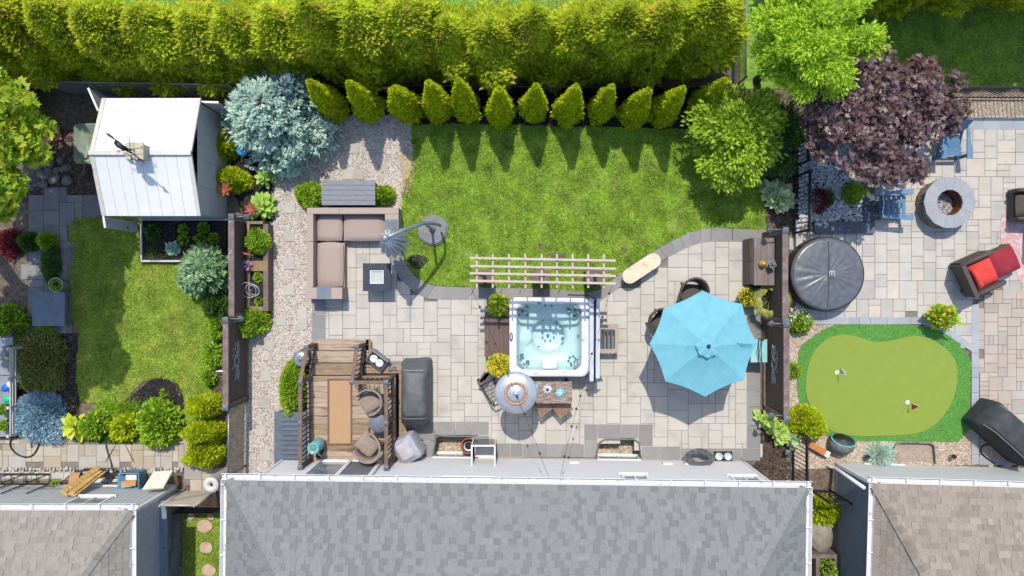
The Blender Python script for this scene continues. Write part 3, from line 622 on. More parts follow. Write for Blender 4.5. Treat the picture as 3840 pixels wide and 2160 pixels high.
for u in (2147, 2488): m = MB(); a = lx(u); m.bb(a - .13, a + .13, .0, .06, .42, .6); B(m, 'vent_hood', WHITE)
# left neighbour
c = P('s', 668, 1819); lh, XL, BL = house('house', 'house with taupe shingle roof and vertical grey siding, left edge', (c[0], c[1], 0), 0, -9.0, 0, 2.9, .35, .3, .35, .45, .7, .61, 'shingle_taupe', LSIDE, rgh, limit=200, vertical=True, sidewall=LSIDE, rlen=3.6)
BLW = lambda u: P('s', u, 1819)[0] - c[0]
window(BL, lh, BLW(395), BLW(520), 1.2, 2.1); window(BL, lh, BLW(300), BLW(465), -.3, .2)
m = MB(); rgs = random.Random(8)
for r in range(6):
    z = .02 + r * .165; y = -.15
    while y > -5.5:
        w = rgs.uniform(.22, .5); m.bb(.02, .12 + rgs.uniform(0, .015), y - w + .012, y, z, z + .153); y -= w
BL(m, 'stone_veneer', STONEV); m = MB(); m.bb(.02, .15, -6, -.12, .0, .02); BL(m, 'veneer_footing', CONC)
m = MB()
for i in range(5): m.bb(.0, .2, -.12 - i * 1.2 - 1.19, -.12 - i * 1.2, 1.02, 1.1)
BL(m, 'ledge_cap', TRIMB)
m = MB(); m.bb(.018, .021, -6, 0, 1.1, 2.75); BL(m, 'gable_panel', LSIDE)
# right neighbour
c = P('s', 3130, 1736); rh, XR, BR = house('house', 'house with brown shingle roof and slate side wall, right edge', (c[0], c[1], 0), -.03, 0, 9.5, 2.4, .24, .24, .3, .42, .45, .6, 'shingle_brown', RSIDE, rgh, limit=200, sidewall=DSIDE, rlen=4.2)
window(BR, rh, .75, 1.85, -.3, .14)
# window wells
WELL = M('well_steel', [C(118, 124, 122), C(140, 146, 144)], rough=.5, metal=.5, var=.1)
for k, wl in (('w1', 'steel window well with gravel beside the clay pot'), ('w2', 'steel window well left of the coiled hose'), ('w3', 'steel window well below the putting green'), ('w4', 'steel window well partly under the leaning wooden pallets')):
    w = wells[k]; cx = sum(p[0] for p in w) / len(w); cy = sum(p[1] for p in w) / len(w); m = MB()
    pts = [Vector((p[0], p[1], 0)) for p in w]
    dense = []
    for a, b in zip(pts, pts[1:]):
        n = max(1, int((b - a).length / .05)); dense += [a.lerp(b, i / n) for i in range(n)]
    dense.append(pts[-1])
    for zi in range(9):
        za, zb = -.42 + zi * .058, -.42 + (zi + 1) * .058; o1 = .012 if zi % 2 else .0; o2 = .0 if zi % 2 else .012
        for a, b in zip(dense, dense[1:]):
            f = lambda p, o, z: (p.x + (p.x - cx) * o, p.y + (p.y - cy) * o, z); m.quad(f(a, o1, za), f(b, o1, za), f(b, o2, zb), f(a, o2, zb))
    root = thing('window_well', wl, 'window well', (cx, cy, 0), 'window wells along the houses'); m.build('corrugated_wall', WELL, root)
    m = MB(); m.tube([(p.x + (p.x - cx) * .01, p.y + (p.y - cy) * .01, .1) for p in dense], .018, 6); m.build('rim', WELL, root)
# ------------------------------------------------------------------ shed
SHW = M('shed_vinyl', [C(238, 238, 238), C(245, 245, 246)], rough=.5, var=.02, vscale=2); SHT = M('shed_trim', [C(214, 208, 200), C(222, 216, 208)], rough=.6, var=.04)
SHS = M('shed_wall', [C(196, 196, 194), C(206, 206, 204)], rough=.6, var=.04, vscale=1.5); TAN = M('cupola_tan', [C(196, 184, 156), C(206, 194, 168)], rough=.6, var=.05); IRON = M('black_iron', [C(44, 46, 50), C(58, 60, 64)], rough=.5, metal=.3, var=.1)
x0, yN = P2('s', 527, 435); x1, yS = P2('s', 863, 835); yr = (yN + yS) / 2; ze, zr = 1.88, 2.42
shed = thing('garden_shed', 'white garden shed with open doors and a cupola on its roof', 'shed', ((x0 + x1) / 2, yr, 0))
def panel(root, a, b, c_, d_, nm, mat, th=.03, par=None):
    a, b, c_, d_ = map(Vector, (a, b, c_, d_)); n = (b - a).cross(d_ - a).normalized() * th; m = MB()
    m.add([a, b, c_, d_, a - n, b - n, c_ - n, d_ - n], [(0, 1, 2, 3), (7, 6, 5, 4), (0, 4, 5, 1), (1, 5, 6, 2), (2, 6, 7, 3), (3, 7, 4, 0)]); return m.build(nm, mat, par or root)
for nm, ya in (('north', yN), ('south', yS)):
    n = 8; e = .1
    for i in range(n):
        xa, xb = x0 + e + (x1 - x0 - 2 * e) * i / n + .003, x0 + e + (x1 - x0 - 2 * e) * (i + 1) / n - .003
        q = [(xa, ya, ze), (xb, ya, ze), (xb, yr, zr), (xa, yr, zr)]
        panel(shed, *(q if ya < yr else q[::-1]), 'roof_panel', SHW)
    for xa, xb in ((x0, x0 + e), (x1 - e, x1)):
        q = [(xa, ya, ze + .015), (xb, ya, ze + .015), (xb, yr, zr + .015), (xa, yr, zr + .015)]; panel(shed, *(q if ya < yr else q[::-1]), 'roof_trim', SHT, .06)
m = MB(); m.box(((x0 + x1) / 2, yr, zr + .03), (x1 - x0, .1, .04)); m.build('ridge_cap', SHT, shed)
i_ = .09; m = MB(); m.bb(x0 + i_, x1 - i_, yS + i_, yN - i_, 0, ze); 
for xx in (x0 + i_, x1 - i_): m.add([(xx, yS + i_, ze), (xx, yN - i_, ze), (xx, yr, zr - .05)], [(0, 1, 2), (2, 1, 0)])
m.build('wall', SHS, shed)
m = MB()
for k in range(1, 8): m.box((x1 - i_ + .006, yS + .1 + (yN - yS - .2) * k / 8, ze / 2), (.012, .03, ze))
m.build('wall_rib', SHS, shed)
def leaf_door(u1, v1, u2, v2, nm='door'):
    a = P('s', u1, v1, 1.75); b = P('s', u2, v2, 1.75); dv = Vector(b) - Vector(a); ang = math.atan2(dv.y, dv.x); mid = (Vector(a) + Vector(b)) / 2
    m = MB(); m.box((mid.x, mid.y, .92), (dv.length, .035, 1.6), ang); dr = m.build(nm, SHS, shed); m = MB(); m.box((mid.x, mid.y, 1.74), (dv.length + .02, .05, .04), ang); m.build('door_edge', WHITE, dr)
    return dr
leaf_door(331, 331, 368, 414); dd = leaf_door(388, 812, 394, 853); leaf_door(756, 382, 818, 384)
m = MB(); q = P('s', 470, 850, .8); m.tube([(q[0], q[1], .7), (q[0] + .05, q[1] - .03, .75)], .02); m.build('handle', IRON, dd)
cx, cy, _ = P('s', 516, 570, 2.6); m = MB(); m.box((cx, cy, 2.52), (.36, .34, .36)); m.box((cx, cy, 2.72), (.42, .4, .05)); cu = m.build('cupola', TAN, shed); m = MB(); m.box((cx, cy - .175, 2.55), (.14, .012, .16)); m.build('louvre', IRON, cu)
vane = thing('weather_vane', 'black iron weather vane with arrow on the shed cupola', 'weather vane', (cx, cy, 2.745)); z0 = 2.745
m = MB(); m.tube([(cx, cy, z0), (cx, cy, z0 + .62)], .012); m.build('pole', IRON, vane)
for ang, ch in ((0, 'E'), (90, 'N'), (180, 'W'), (270, 'S')):
    a = R(ang + 8); dx, dy = math.cos(a), math.sin(a); m = MB(); m.tube([(cx, cy, z0 + .18), (cx + dx * .24, cy + dy * .24, z0 + .18)], .008, 5); arm = m.build('direction_arm', IRON, vane)
    ST = {'N': [((-1, -1), (-1, 1), (1, -1), (1, 1))], 'E': [((1, 1), (-1, 1), (-1, -1), (1, -1)), ((-1, 0), (.6, 0))], 'S': [((1, 1), (-1, 1), (-1, 0), (1, 0), (1, -1), (-1, -1))], 'W': [((-1, 1), (-.5, -1), (0, .5), (.5, -1), (1, 1))]}
    m = MB()
    for st in ST[ch]: m.tube([(cx + dx * .28 + x * .026, cy + dy * .28 + y * .034, z0 + .18) for x, y in st], .007, 5)
    m.build('letter', IRON, arm)
m = MB(); a = R(-38); dx, dy = math.cos(a), math.sin(a)
def VP(s, z, t=0): return (cx + dx * s - dy * t, cy + dy * s + dx * t, z0 + z)
m.tube([VP(-.42, .42), VP(.42, .42)], .014, 6); m.add([VP(.42, .5, -.02), VP(.42, .34, .02), VP(.6, .42), VP(.42, .34, -.02), VP(.42, .5, .02)], [(0, 1, 2), (3, 4, 2), (0, 4, 2), (1, 3, 2)])
for t in (-.012, .012): m.add([VP(-.42, .34, t), VP(-.3, .42, t), VP(-.42, .52, t), VP(-.58, .52, t), VP(-.5, .42, t), VP(-.58, .34, t)], [(0, 1, 2, 3, 4, 5)])
m.build('arrow', IRON, vane)
m = MB(); m.tube([VP(-.1, .44), VP(-.12, .6), VP(.0, .68), (VP(.1, .6)), VP(.02, .5), VP(.14, .47), VP(.24, .56)], [.03, .06, .07, .06, .05, .04, .015], 6); m.build('figure', IRON, vane)
# ------------------------------------------------------------------ fences
BROWN = M('brown_fence', [C(100, 84, 76), C(116, 99, 89)], rough=.75, var=.15, vscale=6, stretch=(2, 12, 12)); RAILT = M('fence_rail', [C(118, 100, 94), C(136, 118, 110)], rough=.75, var=.12, vscale=6, patch=(C(176, 164, 156), 14, .62, .72))
CAPM = M('cap_grey', [C(122, 128, 136), C(136, 142, 148)], rough=.45, metal=.3, var=.05); LANT = M('lantern_glass', [C(190, 194, 198), C(214, 216, 218)], rough=.3)
def post_cap(m, x, y, z, s=.075): m.add([(x - s, y - s, z), (x + s, y - s, z), (x + s, y + s, z), (x - s, y + s, z), (x, y, z + s * .8)], [(0, 1, 4), (1, 2, 4), (2, 3, 4), (3, 0, 4), (3, 2, 1, 0)])
def privacy(label, x, ya, yb, h, face, posts=(1, 1), lamps=(), nsl=15):
    root = thing('privacy_fence', label, 'fence panel', (x, (ya + yb) / 2, 0), 'brown privacy fence panels'); me = None; L_ = abs(yb - ya) - .1; yc = (ya + yb) / 2
    hh = (h - .2) / nsl; mm = MB(); mm.box((0, 0, 0), (.022, L_, hh - .012)); me = bpy.data.meshes.new('slat'); me.from_pydata(mm.v, [], mm.f); me.materials.append(BROWN)
    for i in range(nsl): link('slat', me, root, Matrix.Translation((random.uniform(-.003, .003), 0, .1 + hh * (i + .5))))
    m = MB(); m.box((x, yc, h), (.145, L_ + .06, .045)); m.build('top_rail', RAILT, root); m = MB(); m.box((x + face * .03, yc, .08), (.05, L_, .09)); m.build('bottom_rail', RAILT, root)
    for f, yy in zip(posts, (ya, yb)):
        m = MB(); m.box((x + face * .035, yy + (.06 if yy < yc else -.06), h / 2), (.04, .08, h - .04)); m.build('end_stile', RAILT, root)
        if f:
            m = MB(); m.box((x, yy, (h + .05) / 2), (.1, .1, h + .05)); po = m.build('post', BROWN, root); m = MB(); post_cap(m, x, yy, h + .05); m.build('cap', CAPM, po)
    for yy in lamps:
        m = MB(); m.tube([(x, yy, h - .08), (x + face * .3, yy, h - .06)], .016); la = m.build('lantern_arm', CAPM, root)
        m = MB(); m.lathe((x + face * .34, yy, h - .24), [(.05, 0), (.075, .16), (.085, .17), (.03, .24), (.01, .27)], 6, False, R(15)); m.build('lantern', CAPM, la)
    return root
xA = P2('s', 937, 0)[0]; Y = lambda v, z=1.4: P('s', 0, v, z)[1]
privacy('brown slatted fence panel behind the timber planter, left side', xA, Y(811), Y(1190), 1.3, 1, (1, 0), (Y(811),))
fB = privacy('brown slatted fence panel with lotus ornament, left side', xA - .08, Y(1199), Y(1527), 1.48, 1, (1, 1), (Y(1195),))
xC = P2('s', 2862, 0)[0]
privacy('brown slatted fence panel behind the bar cabinet', xC, Y(863, 1.6), Y(1208, 1.6), 1.6, -1, (1, 1), (Y(863, 1.6) + .02,))
fD = privacy('brown slatted fence panel with lotus ornament, beside the putting green', xC + .03, Y(1216, 1.6), Y(1571, 1.6), 1.6, -1, (1, 1), (Y(1214, 1.6), Y(1560, 1.6)))
SILV = M('lotus_silver', [C(196, 198, 198), C(214, 216, 216)], rough=.35, metal=.4, var=.04)
def lotus(label, x, y, face, z=.85):
    root = thing('lotus_ornament', label, 'wall ornament', (x, y, z), 'silver lotus ornaments on the fences'); m = MB()
    ov = [(x, y + .14 * math.cos(t), z + .17 * math.sin(t)) for t in np.linspace(0, 6.283, 17)]; m.tube(ov, .011, 5); m.build('centre_ring', SILV, root)
    for sgn in (-1, 1):
        for a, l, w in ((20, .52, .07), (45, .48, .08), (68, .42, .07), (0, .5, .05)):
            ca, sa = math.cos(R(a)) * sgn, math.sin(R(a)); pts = []
            for t in np.linspace(0, 1, 9): d = .12 + l * t * .8; q = w * math.sin(math.pi * t); pts.append((x, y + ca * d - sa * q, z - .12 + sa * d + abs(ca) * q))
            for t in np.linspace(1, 0, 9): d = .12 + l * t * .8; q = -w * math.sin(math.pi * t); pts.append((x, y + ca * d - sa * q, z - .12 + sa * d + abs(ca) * q))
            m = MB(); m.tube(pts, .009, 4); m.build('petal', SILV, root)
lotus('silver lotus outline hung on the left fence above the gravel', xA - .08 + .035, Y(1362), 1); lotus('silver lotus outline hung on the fence beside the turquoise table', xC - .005, Y(1378, 1.6), -1)
LINK = M('chain_wire', [C(150, 152, 150), C(170, 172, 170)], rough=.4, metal=.6, var=.05); LINKB = M('chain_wire_dark', [C(40, 42, 44), C(54, 56, 58)], rough=.5, metal=.4, var=.05); LINKT = M('chain_wire_tan', [C(196, 186, 166), C(208, 198, 178)], rough=.5, metal=.2, var=.05)
def chain(label, a, b, h, mat, sp=.07, posts=2, r=.004, rr=.022, name='chain_link_fence'):
    a = Vector(a).to_3d(); b = Vector(b).to_3d(); a.z = b.z = 0; L_ = (b - a).length; d = (b - a).normalized(); root = thing(name, label, 'fence', (a + b) / 2, 'chain link fences')
    m = MB(); t = -h
    while t < L_:
        for s in (1, -1):
            s0, s1 = max(0, t), min(L_, t + h)
            if s1 - s0 > .02:
                z0, z1 = (s0 - t, s1 - t) if s > 0 else (h - (s0 - t), h - (s1 - t)); m.tube([a + d * s0 + Vector((0, 0, z0 + .04)), a + d * s1 + Vector((0, 0, z1 + .04))], r, 3, False, False)
        t += sp
    m.build('wire_mesh', mat, root); m = MB(); m.tube([a + Vector((0, 0, h + .05)), b + Vector((0, 0, h + .05))], rr, 6); m.build('top_rail', mat, root)
    for i in range(posts): p = a.lerp(b, i / (posts - 1)); m = MB(); m.tube([p, p + Vector((0, 0, h + .1))], rr * 1.3, 8); po = m.build('post', mat, root); m = MB(); m.lathe((p.x, p.y, h + .1), [(.035, 0), (.035, .02), (.015, .05)], 8); m.build('cap', mat, po)
    return root
hC = 1.2
def top(u, v, z): return P2('s', u, v, z)
chain('grey chain link fence below the left lotus panel', P2('s', 924, 1500), (P2('s', 922, 0)[0], P2('s', 0, 1745)[1]), hC, LINK)
chain('grey chain link fence behind the shed, under the hedge', top(150, 306, hC), top(860, 320, hC), hC, LINK, .09, 5)
chain('black chain link fence between hedge and small cedars', top(1120, 318, hC), top(2690, 333, hC), hC, LINKB, .09, 9)
chain('grey chain link fence running back beside the lime green tree', top(2799, -60, hC), top(2794, 292, hC), hC, LINK, .07, 3)
chain('tan chain link side gate beside the stone wall', P2('s', 695, 1838), P2('s', 815, 1838), 1.35, LINKT, .055, 2, .006, .03, 'chain_link_gate')
chain('brown slatted chain link gate at the grass side passage', P2('s', 690, 1900), P2('s', 832, 1902), .5, LINKB, .045, 2, .006, .02, 'chain_link_gate')
def pickets(label, a, b, h, sp=.11, name='picket_fence'):
    a = Vector(a).to_3d(); b = Vector(b).to_3d(); L_ = (b - a).length; d = (b - a).normalized(); root = thing(name, label, 'fence', (a + b) / 2, 'black metal picket fences'); ang = math.atan2(d.y, d.x)
    mm = MB(); mm.box((0, 0, h / 2 - .02), (.016, .016, h - .08)); me = bpy.data.meshes.new('picket'); me.from_pydata(mm.v, [], mm.f); me.materials.append(IRON)
    n = int(L_ / sp)
    for i in range(1, n): p = a.lerp(b, i / n) - origin(root); link('picket', me, root, Matrix.Translation((p.x, p.y, 0)) @ Matrix.Rotation(ang, 4, 'Z'))
    for z in (.12, h - .12, h - .02): m = MB(); c_ = (a + b) / 2; m.box((c_.x, c_.y, z), (L_, .03, .035), ang); m.build('rail', IRON, root)
    for p in (a, b): m = MB(); m.box((p.x, p.y, (h + .05) / 2), (.05, .05, h + .05)); po = m.build('post', IRON, root); m = MB(); post_cap(m, p.x, p.y, h + .05, .035); m.build('cap', IRON, po)
    return root
hp = 1.2
pickets('black metal picket fence along the top right gravel strip', top(3300, 323, hp), top(4100, 325, hp), hp)
pickets('black metal picket fence beside the white stone planting bed', top(3042, 640, hp), top(3040, 862, hp), hp)
pickets('black metal picket fence hidden under the dark red maple', top(3030, 340, hp), top(3036, 600, hp), hp)
pickets('black metal picket fence above the house corner mulch bed', P2('gt', 70, 120), P2('gt', 72, 640), 1.1)
pickets('black metal gate in the passage between the right houses', P2('gt', 230, 660), P2('gt', 410, 670), 1.25, name='picket_gate')
sg = [P2('s', *p) for p in [(3250, 345), (4200, 345), (4200, 445), (3250, 445)]]; sheet('gravel_bed', sg, .006, PEBTB); stones('gravel', rng, scatter(rng, sg, 600), .01, PEBT, (.013, .027))
# ================================================================== PLANTS
BARK = M('bark', [C(70, 58, 50), C(100, 86, 74)], rough=.9, var=.2, vscale=12, bump=.6)
CEDAR = M('hedge_cedar_leaf', [CF(122, 140, 26), CF(168, 180, 42), CF(206, 210, 68), CF(142, 162, 36)], src='island', rough=.6, var=.28, vscale=1.3, trans=.62, spec=.15, patch=(CF(200, 180, 84), 1.5, .58, .78))
ARB = M('small_cedar_leaf', [CF(120, 142, 12), CF(176, 190, 26), CF(214, 216, 48)], src='island', rough=.6, var=.12, vscale=5, trans=.58, spec=.15)
SPR = M('blue_spruce_needle', [CF(142, 168, 156), CF(176, 200, 186), CF(210, 226, 210)], src='island', rough=.6, var=.18, vscale=2, trans=.35)
SPRD = M('shaded_spruce_needle', [CF(96, 122, 130), CF(126, 152, 156), CF(150, 172, 172)], src='island', rough=.6, var=.1, vscale=2, trans=.35)
SPRB = M('globe_spruce_needle', [CF(108, 140, 160), CF(144, 174, 188), CF(184, 208, 214)], src='island', rough=.6, var=.1, vscale=3, trans=.35)
PINE = M('pine_needle', [CF(104, 138, 98), CF(138, 170, 126), CF(170, 196, 150)], src='island', rough=.55, var=.1, vscale=3, trans=.35)
LIME = M('lime_leaf', [CF(112, 150, 22), CF(154, 186, 42), CF(196, 214, 82)], src='island', rough=.45, var=.18, vscale=2, trans=.5)
LILAC = M('lilac_leaf', [CF(110, 142, 32), CF(150, 178, 50), CF(184, 204, 80)], src='island', rough=.45, var=.18, vscale=2, trans=.5)
MAPLE = M('purple_leaf', [C(74, 48, 52, .85), C(100, 74, 78, .85), C(138, 112, 114, .85), C(92, 58, 64, .85), C(112, 102, 74, .85)], src='island', rough=.4, var=.15, vscale=2.2, trans=.35, spec=.5, patch=(CF(150, 84, 78), 3.2, .66, .8))
GMAPLE = M('green_maple_leaf', [CF(92, 124, 24), CF(130, 158, 34), CF(156, 176, 48), CF(176, 170, 56)], src='island', rough=.5, var=.15, vscale=2, trans=.5)
BUSHG = M('bush_leaf', [CF(96, 130, 26), CF(140, 172, 44), CF(176, 200, 70)], src='island', rough=.5, var=.12, vscale=3, trans=.5)
BUSHY = M('golden_leaf', [CF(120, 144, 8), CF(166, 182, 24), CF(200, 204, 50)], src='island', rough=.55, var=.12, vscale=3, trans=.5)
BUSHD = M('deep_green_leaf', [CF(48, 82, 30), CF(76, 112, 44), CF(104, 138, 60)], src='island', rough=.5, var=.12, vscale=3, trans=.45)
HOSTA = M('hosta_leaf', [CF(128, 166, 60), CF(156, 188, 84), CF(176, 200, 104)], src='obj', rough=.45, var=.08, vscale=6, trans=.45)
HOSTAB = M('blue_hosta_leaf', [CF(110, 142, 104), CF(150, 174, 130), CF(184, 196, 150)], src='obj', rough=.45, var=.15, vscale=12, trans=.355)
HOSTAY = M('yellow_hosta_leaf', [CF(176, 192, 50), CF(196, 206, 76)], src='obj', rough=.45, var=.1, vscale=9, trans=.45)
HOSTAV = M('variegated_leaf_edge', [CF(206, 212, 150), CF(216, 220, 166)], src='obj', rough=.45, trans=.45)
YEL = M('yellow_petal', [CF(226, 200, 50), CF(236, 218, 90), CF(220, 190, 60)], src='island', rough=.5, var=.05, trans=.45)
WPET = M('white_petal', [CF(230, 228, 232), CF(240, 238, 240)], src='island', rough=.5, trans=.45); RPET = M('red_petal', [CF(190, 50, 60), CF(214, 84, 110)], src='island', rough=.5, trans=.45)
REDL = M('burgundy_leaf', [CF(96, 34, 40), CF(126, 52, 56)], src='island', rough=.5, trans=.35)

def cedar(name, label, loc, h, r, mat, n, seed, group=None, leaf=(.07, .13), power=2.0, lump=.22, cat='cedar tree', up=.7, wob=6):
    root = thing(name, label, cat, loc, group); g = np.random.default_rng(seed)
    z = g.random(n) ** .8 * h; th = g.random(n) * 2 * np.pi; t = z / h
    prof = r * np.where(t < .18, .8 + 1.1 * t, (1 - ((t - .18) / .82) ** power) * .998 + .002)
    ln = np.zeros(n)
    for _ in range(wob * 6):   # rounded boughs standing out from the column
        a, b = g.random() * 2 * np.pi, g.random() * h; da = np.angle(np.exp(1j * (th - a))); ln += np.exp(-(da / .33) ** 2 - ((z - b) / (.1 * h)) ** 2) * g.uniform(-.5, 1)
    rr = prof * (.62 + .38 * g.random(n) ** .5) * (1 + lump * np.clip(ln, -1, 1.3)); x, y = rr * np.cos(th), rr * np.sin(th)
    pos = np.stack([x, y, z + .04], 1) + np.array(loc); d = np.stack([np.cos(th) * .8, np.sin(th) * .8, np.full(n, .75)], 1) + g.normal(size=(n, 3)) * .5
    leaf_obj('foliage', g, pos, d, leaf, .42, mat, root, fold=.12, up=up)
    m = MB(); L0 = Vector(loc); m.tube([L0, L0 + Vector((0, 0, h * .5)), L0 + Vector((0, 0, h * .93))], [.07, .05, .01], 6); m.build('trunk', BARK, root)
    m = MB(); m.lathe(loc, [(r * .25, .05), (r * .4, h * .15), (r * .3, h * .5), (r * .15, h * .75), (.01, h * .88)], 9); m.build('inner_foliage', mat, root)
    return root
ordn = ['leftmost', 'second', 'third', 'fourth', 'fifth', 'sixth', 'seventh', 'eighth', 'ninth', 'tenth', 'eleventh', 'twelfth', 'thirteenth', 'fourteenth', 'fifteenth', 'sixteenth', 'seventeenth', 'eighteenth', 'nineteenth', 'twentieth', 'last']
rgp = random.Random(4); GH = 'cedars in the tall back hedge'
protos = []
xs = np.linspace(P2('s', 40, 0)[0], P2('s', 2545, 0)[0], 19)
for i, x in enumerate(xs):
    y = P2('s', 0, 226)[1] + rgp.uniform(-.12, .12) + (.12 if i < 4 else 0); lb = f'tall yellow-green hedge cedar, {ordn[i]} {"of" if i == 0 else "from the left in"} the back row'
    loc = (float(x), y, 0)
    if i < 5: protos.append(cedar('hedge_cedar', lb, loc, 3.7, .7, CEDAR, 16500, 100 + i, GH, (.1, .22), 3.0, .55, wob=9, up=.8))
    else: s = rgp.uniform(.86, 1.1); copy_tree(protos[rgp.randrange(5)], loc, rgp.choice((0, math.pi)) + rgp.uniform(-.3, .3), (s * 1.15, s * .95, rgp.uniform(.78, 1.09)), lb, GH)
for i in range(9):
    copy_tree(protos[i % 5], (P2('s', 2960 + i * 125, 0)[0], P2('s', 0, -45)[1], 0), i * 1.1, (1.1, 1.0, 1.38), f'hedge cedar at the top right edge, {ordn[i]} {"of that row" if i == 0 else "from the left there"}', 'cedars at the top right edge')
# small pyramidal cedars, tip and foot read separately
GA = 'small cedars in front of the hedge'
tips = [('b', 510, 600, 690, 855), ('b', 800, 605, 905, 860), ('b', 1130, 650, 1170, 885), ('b', 1375, 605, 1395, 875), ('b', 1590, 600, 1640, 870), ('b', 1880, 640, 1860, 890), ('c', 215, 610, 203, 860), ('c', 500, 625, 458, 892), ('c', 765, 618, 692, 890), ('c', 1025, 652, 945, 885), ('c', 1270, 642, 1185, 898), ('c', 1585, 568, 1490, 740)]
ap = []
for i, (vw, tx, ty, bx, by) in enumerate(tips):
    bu, bv = VW[vw][0] + bx / 1.932, VW[vw][1] + by / 1.932; tu, tv = VW[vw][0] + tx / 1.932, VW[vw][1] + ty / 1.932
    h = 2.85 if i != 2 else 2.35; foot = Vector(P('s', bu, bv - 58)); tip = Vector(P('s', tu, tv, h)); x = foot.x * .1 + tip.x * .9
    lb = f'small pyramidal cedar, {ordn[i]} {"of" if i == 0 else "from the left in"} the row along the lawn' if i < 11 else 'small pyramidal cedar half hidden by the lilac shrub'
    loc = (x, tip.y, 0)
    if i < 4: ap.append(cedar('pyramidal_cedar', lb, loc, h, .345, ARB, 7000, 200 + i, GA, (.06, .12), 1.08 if i != 2 else 2.2, .34, up=.55, wob=9))
    else: copy_tree(ap[(i * 7 % 3) if i % 3 != 2 else 3], loc, i * 1.3, (rgp.uniform(.9, 1.08), rgp.uniform(.9, 1.05), rgp.uniform(.92, 1.05)), lb, GA)
def bush(name, label, cat, vw, x, y, r, h, mat, n, seed, leaf=(.05, .09), wd=.6, group=None, ry=None, z0=0., up=.75, inner=.45, lump=.34, stemmat=BARK, droop=0.):
    loc = P(vw, x, y, z0); root = thing(name, label, cat, loc, group); g = np.random.default_rng(seed)
    pos, d = dome_pts(g, n, r, ry or r, h, 0., inner, lump, seed); d = d + g.normal(size=(n, 3)) * .5 + np.array([0, 0, .25])
    leaf_obj('foliage', g, pos + np.array(loc), d, leaf, wd, mat, root, up=up, droop=droop)
    m = MB(); L0 = Vector(loc)
    for k in range(6): a = k * 1.05 + seed; m.tube([L0, L0 + Vector((math.cos(a) * r * .3, math.sin(a) * r * .3, h * .4)), L0 + Vector((math.cos(a) * r * .6, math.sin(a) * r * .6, h * .75))], [.018, .012, .005], 5)
    m.build('stems', stemmat, root); return root
def spruce(name, label, loc, h, r, mat, n, seed, k=1.6, L=(.09, .15)):
    """tiers of boughs; each bough carries finger-like shoots"""
    root = thing(name, label, 'spruce', loc, None); g = np.random.default_rng(seed); Pn, Dn = [], []
    nb = int(130 * (r / 1.3)); m = MB(); L0 = Vector(loc); m.tube([L0, L0 + Vector((0, 0, h))], [.09, .015], 7)
    for b in range(nb):
        t = g.random() ** 1.25 * .96; z = h * (.06 + .92 * t); R_ = r * (1 - t ** k) * g.uniform(.82, 1.1) + .06; th = g.random() * 6.283; q = max(10, int(n / nb * (.4 + R_ / r)))
        s = g.random(q) ** .55; w = (g.random(q) - .5) * .62 * R_ * (1.1 - .5 * s); rad = s * R_
        x = rad * np.cos(th) - w * np.sin(th); y = rad * np.sin(th) + w * np.cos(th); zz = z + .18 * rad - .12 * rad * rad / max(r, .1) + g.normal(size=q) * .03
        Pn.append(np.stack([x, y, zz], 1)); dd = np.stack([np.cos(th) + .9 * np.sign(w) * -np.sin(th), np.sin(th) + .9 * np.sign(w) * np.cos(th), np.full(q, .55)], 1) + g.normal(size=(q, 3)) * .3; Dn.append(dd)
        m.tube([L0 + Vector((0, 0, z)), L0 + Vector((math.cos(th) * R_ * .9, math.sin(th) * R_ * .9, z + .1 * R_))], [.018, .005], 4)
    p = np.concatenate(Pn) + np.array(loc); d = unit(np.concatenate(Dn)); V = []
    for j in range(3): V.append(leaf_verts(g, p + g.normal(size=p.shape) * .008, d + g.normal(size=p.shape) * .22, L, .34, fold=.3, up=.2))
    V = np.concatenate(V); tag(npmesh('needles', V, np.arange(len(V)).reshape(-1, 4), mat, root), kind='stuff'); m.build('trunk', BARK, root); return root
spruce('blue_spruce', 'large pale blue spruce beside the shed', P('s', 1082, 462), 2.5, 1.36, SPR, 9000, 31, 2.0)
spruce('blue_spruce', 'darker blue spruce shaded behind the large pale one', P('s', 1145, 400), 2.3, .75, SPRD, 3500, 32, 1.8)
bush('globe_spruce', 'round powder-blue dwarf spruce beside the left path', 'spruce', 'i', 322, 285, .68, .75, SPRB, 11000, 33, (.05, .11), .3, up=.1)
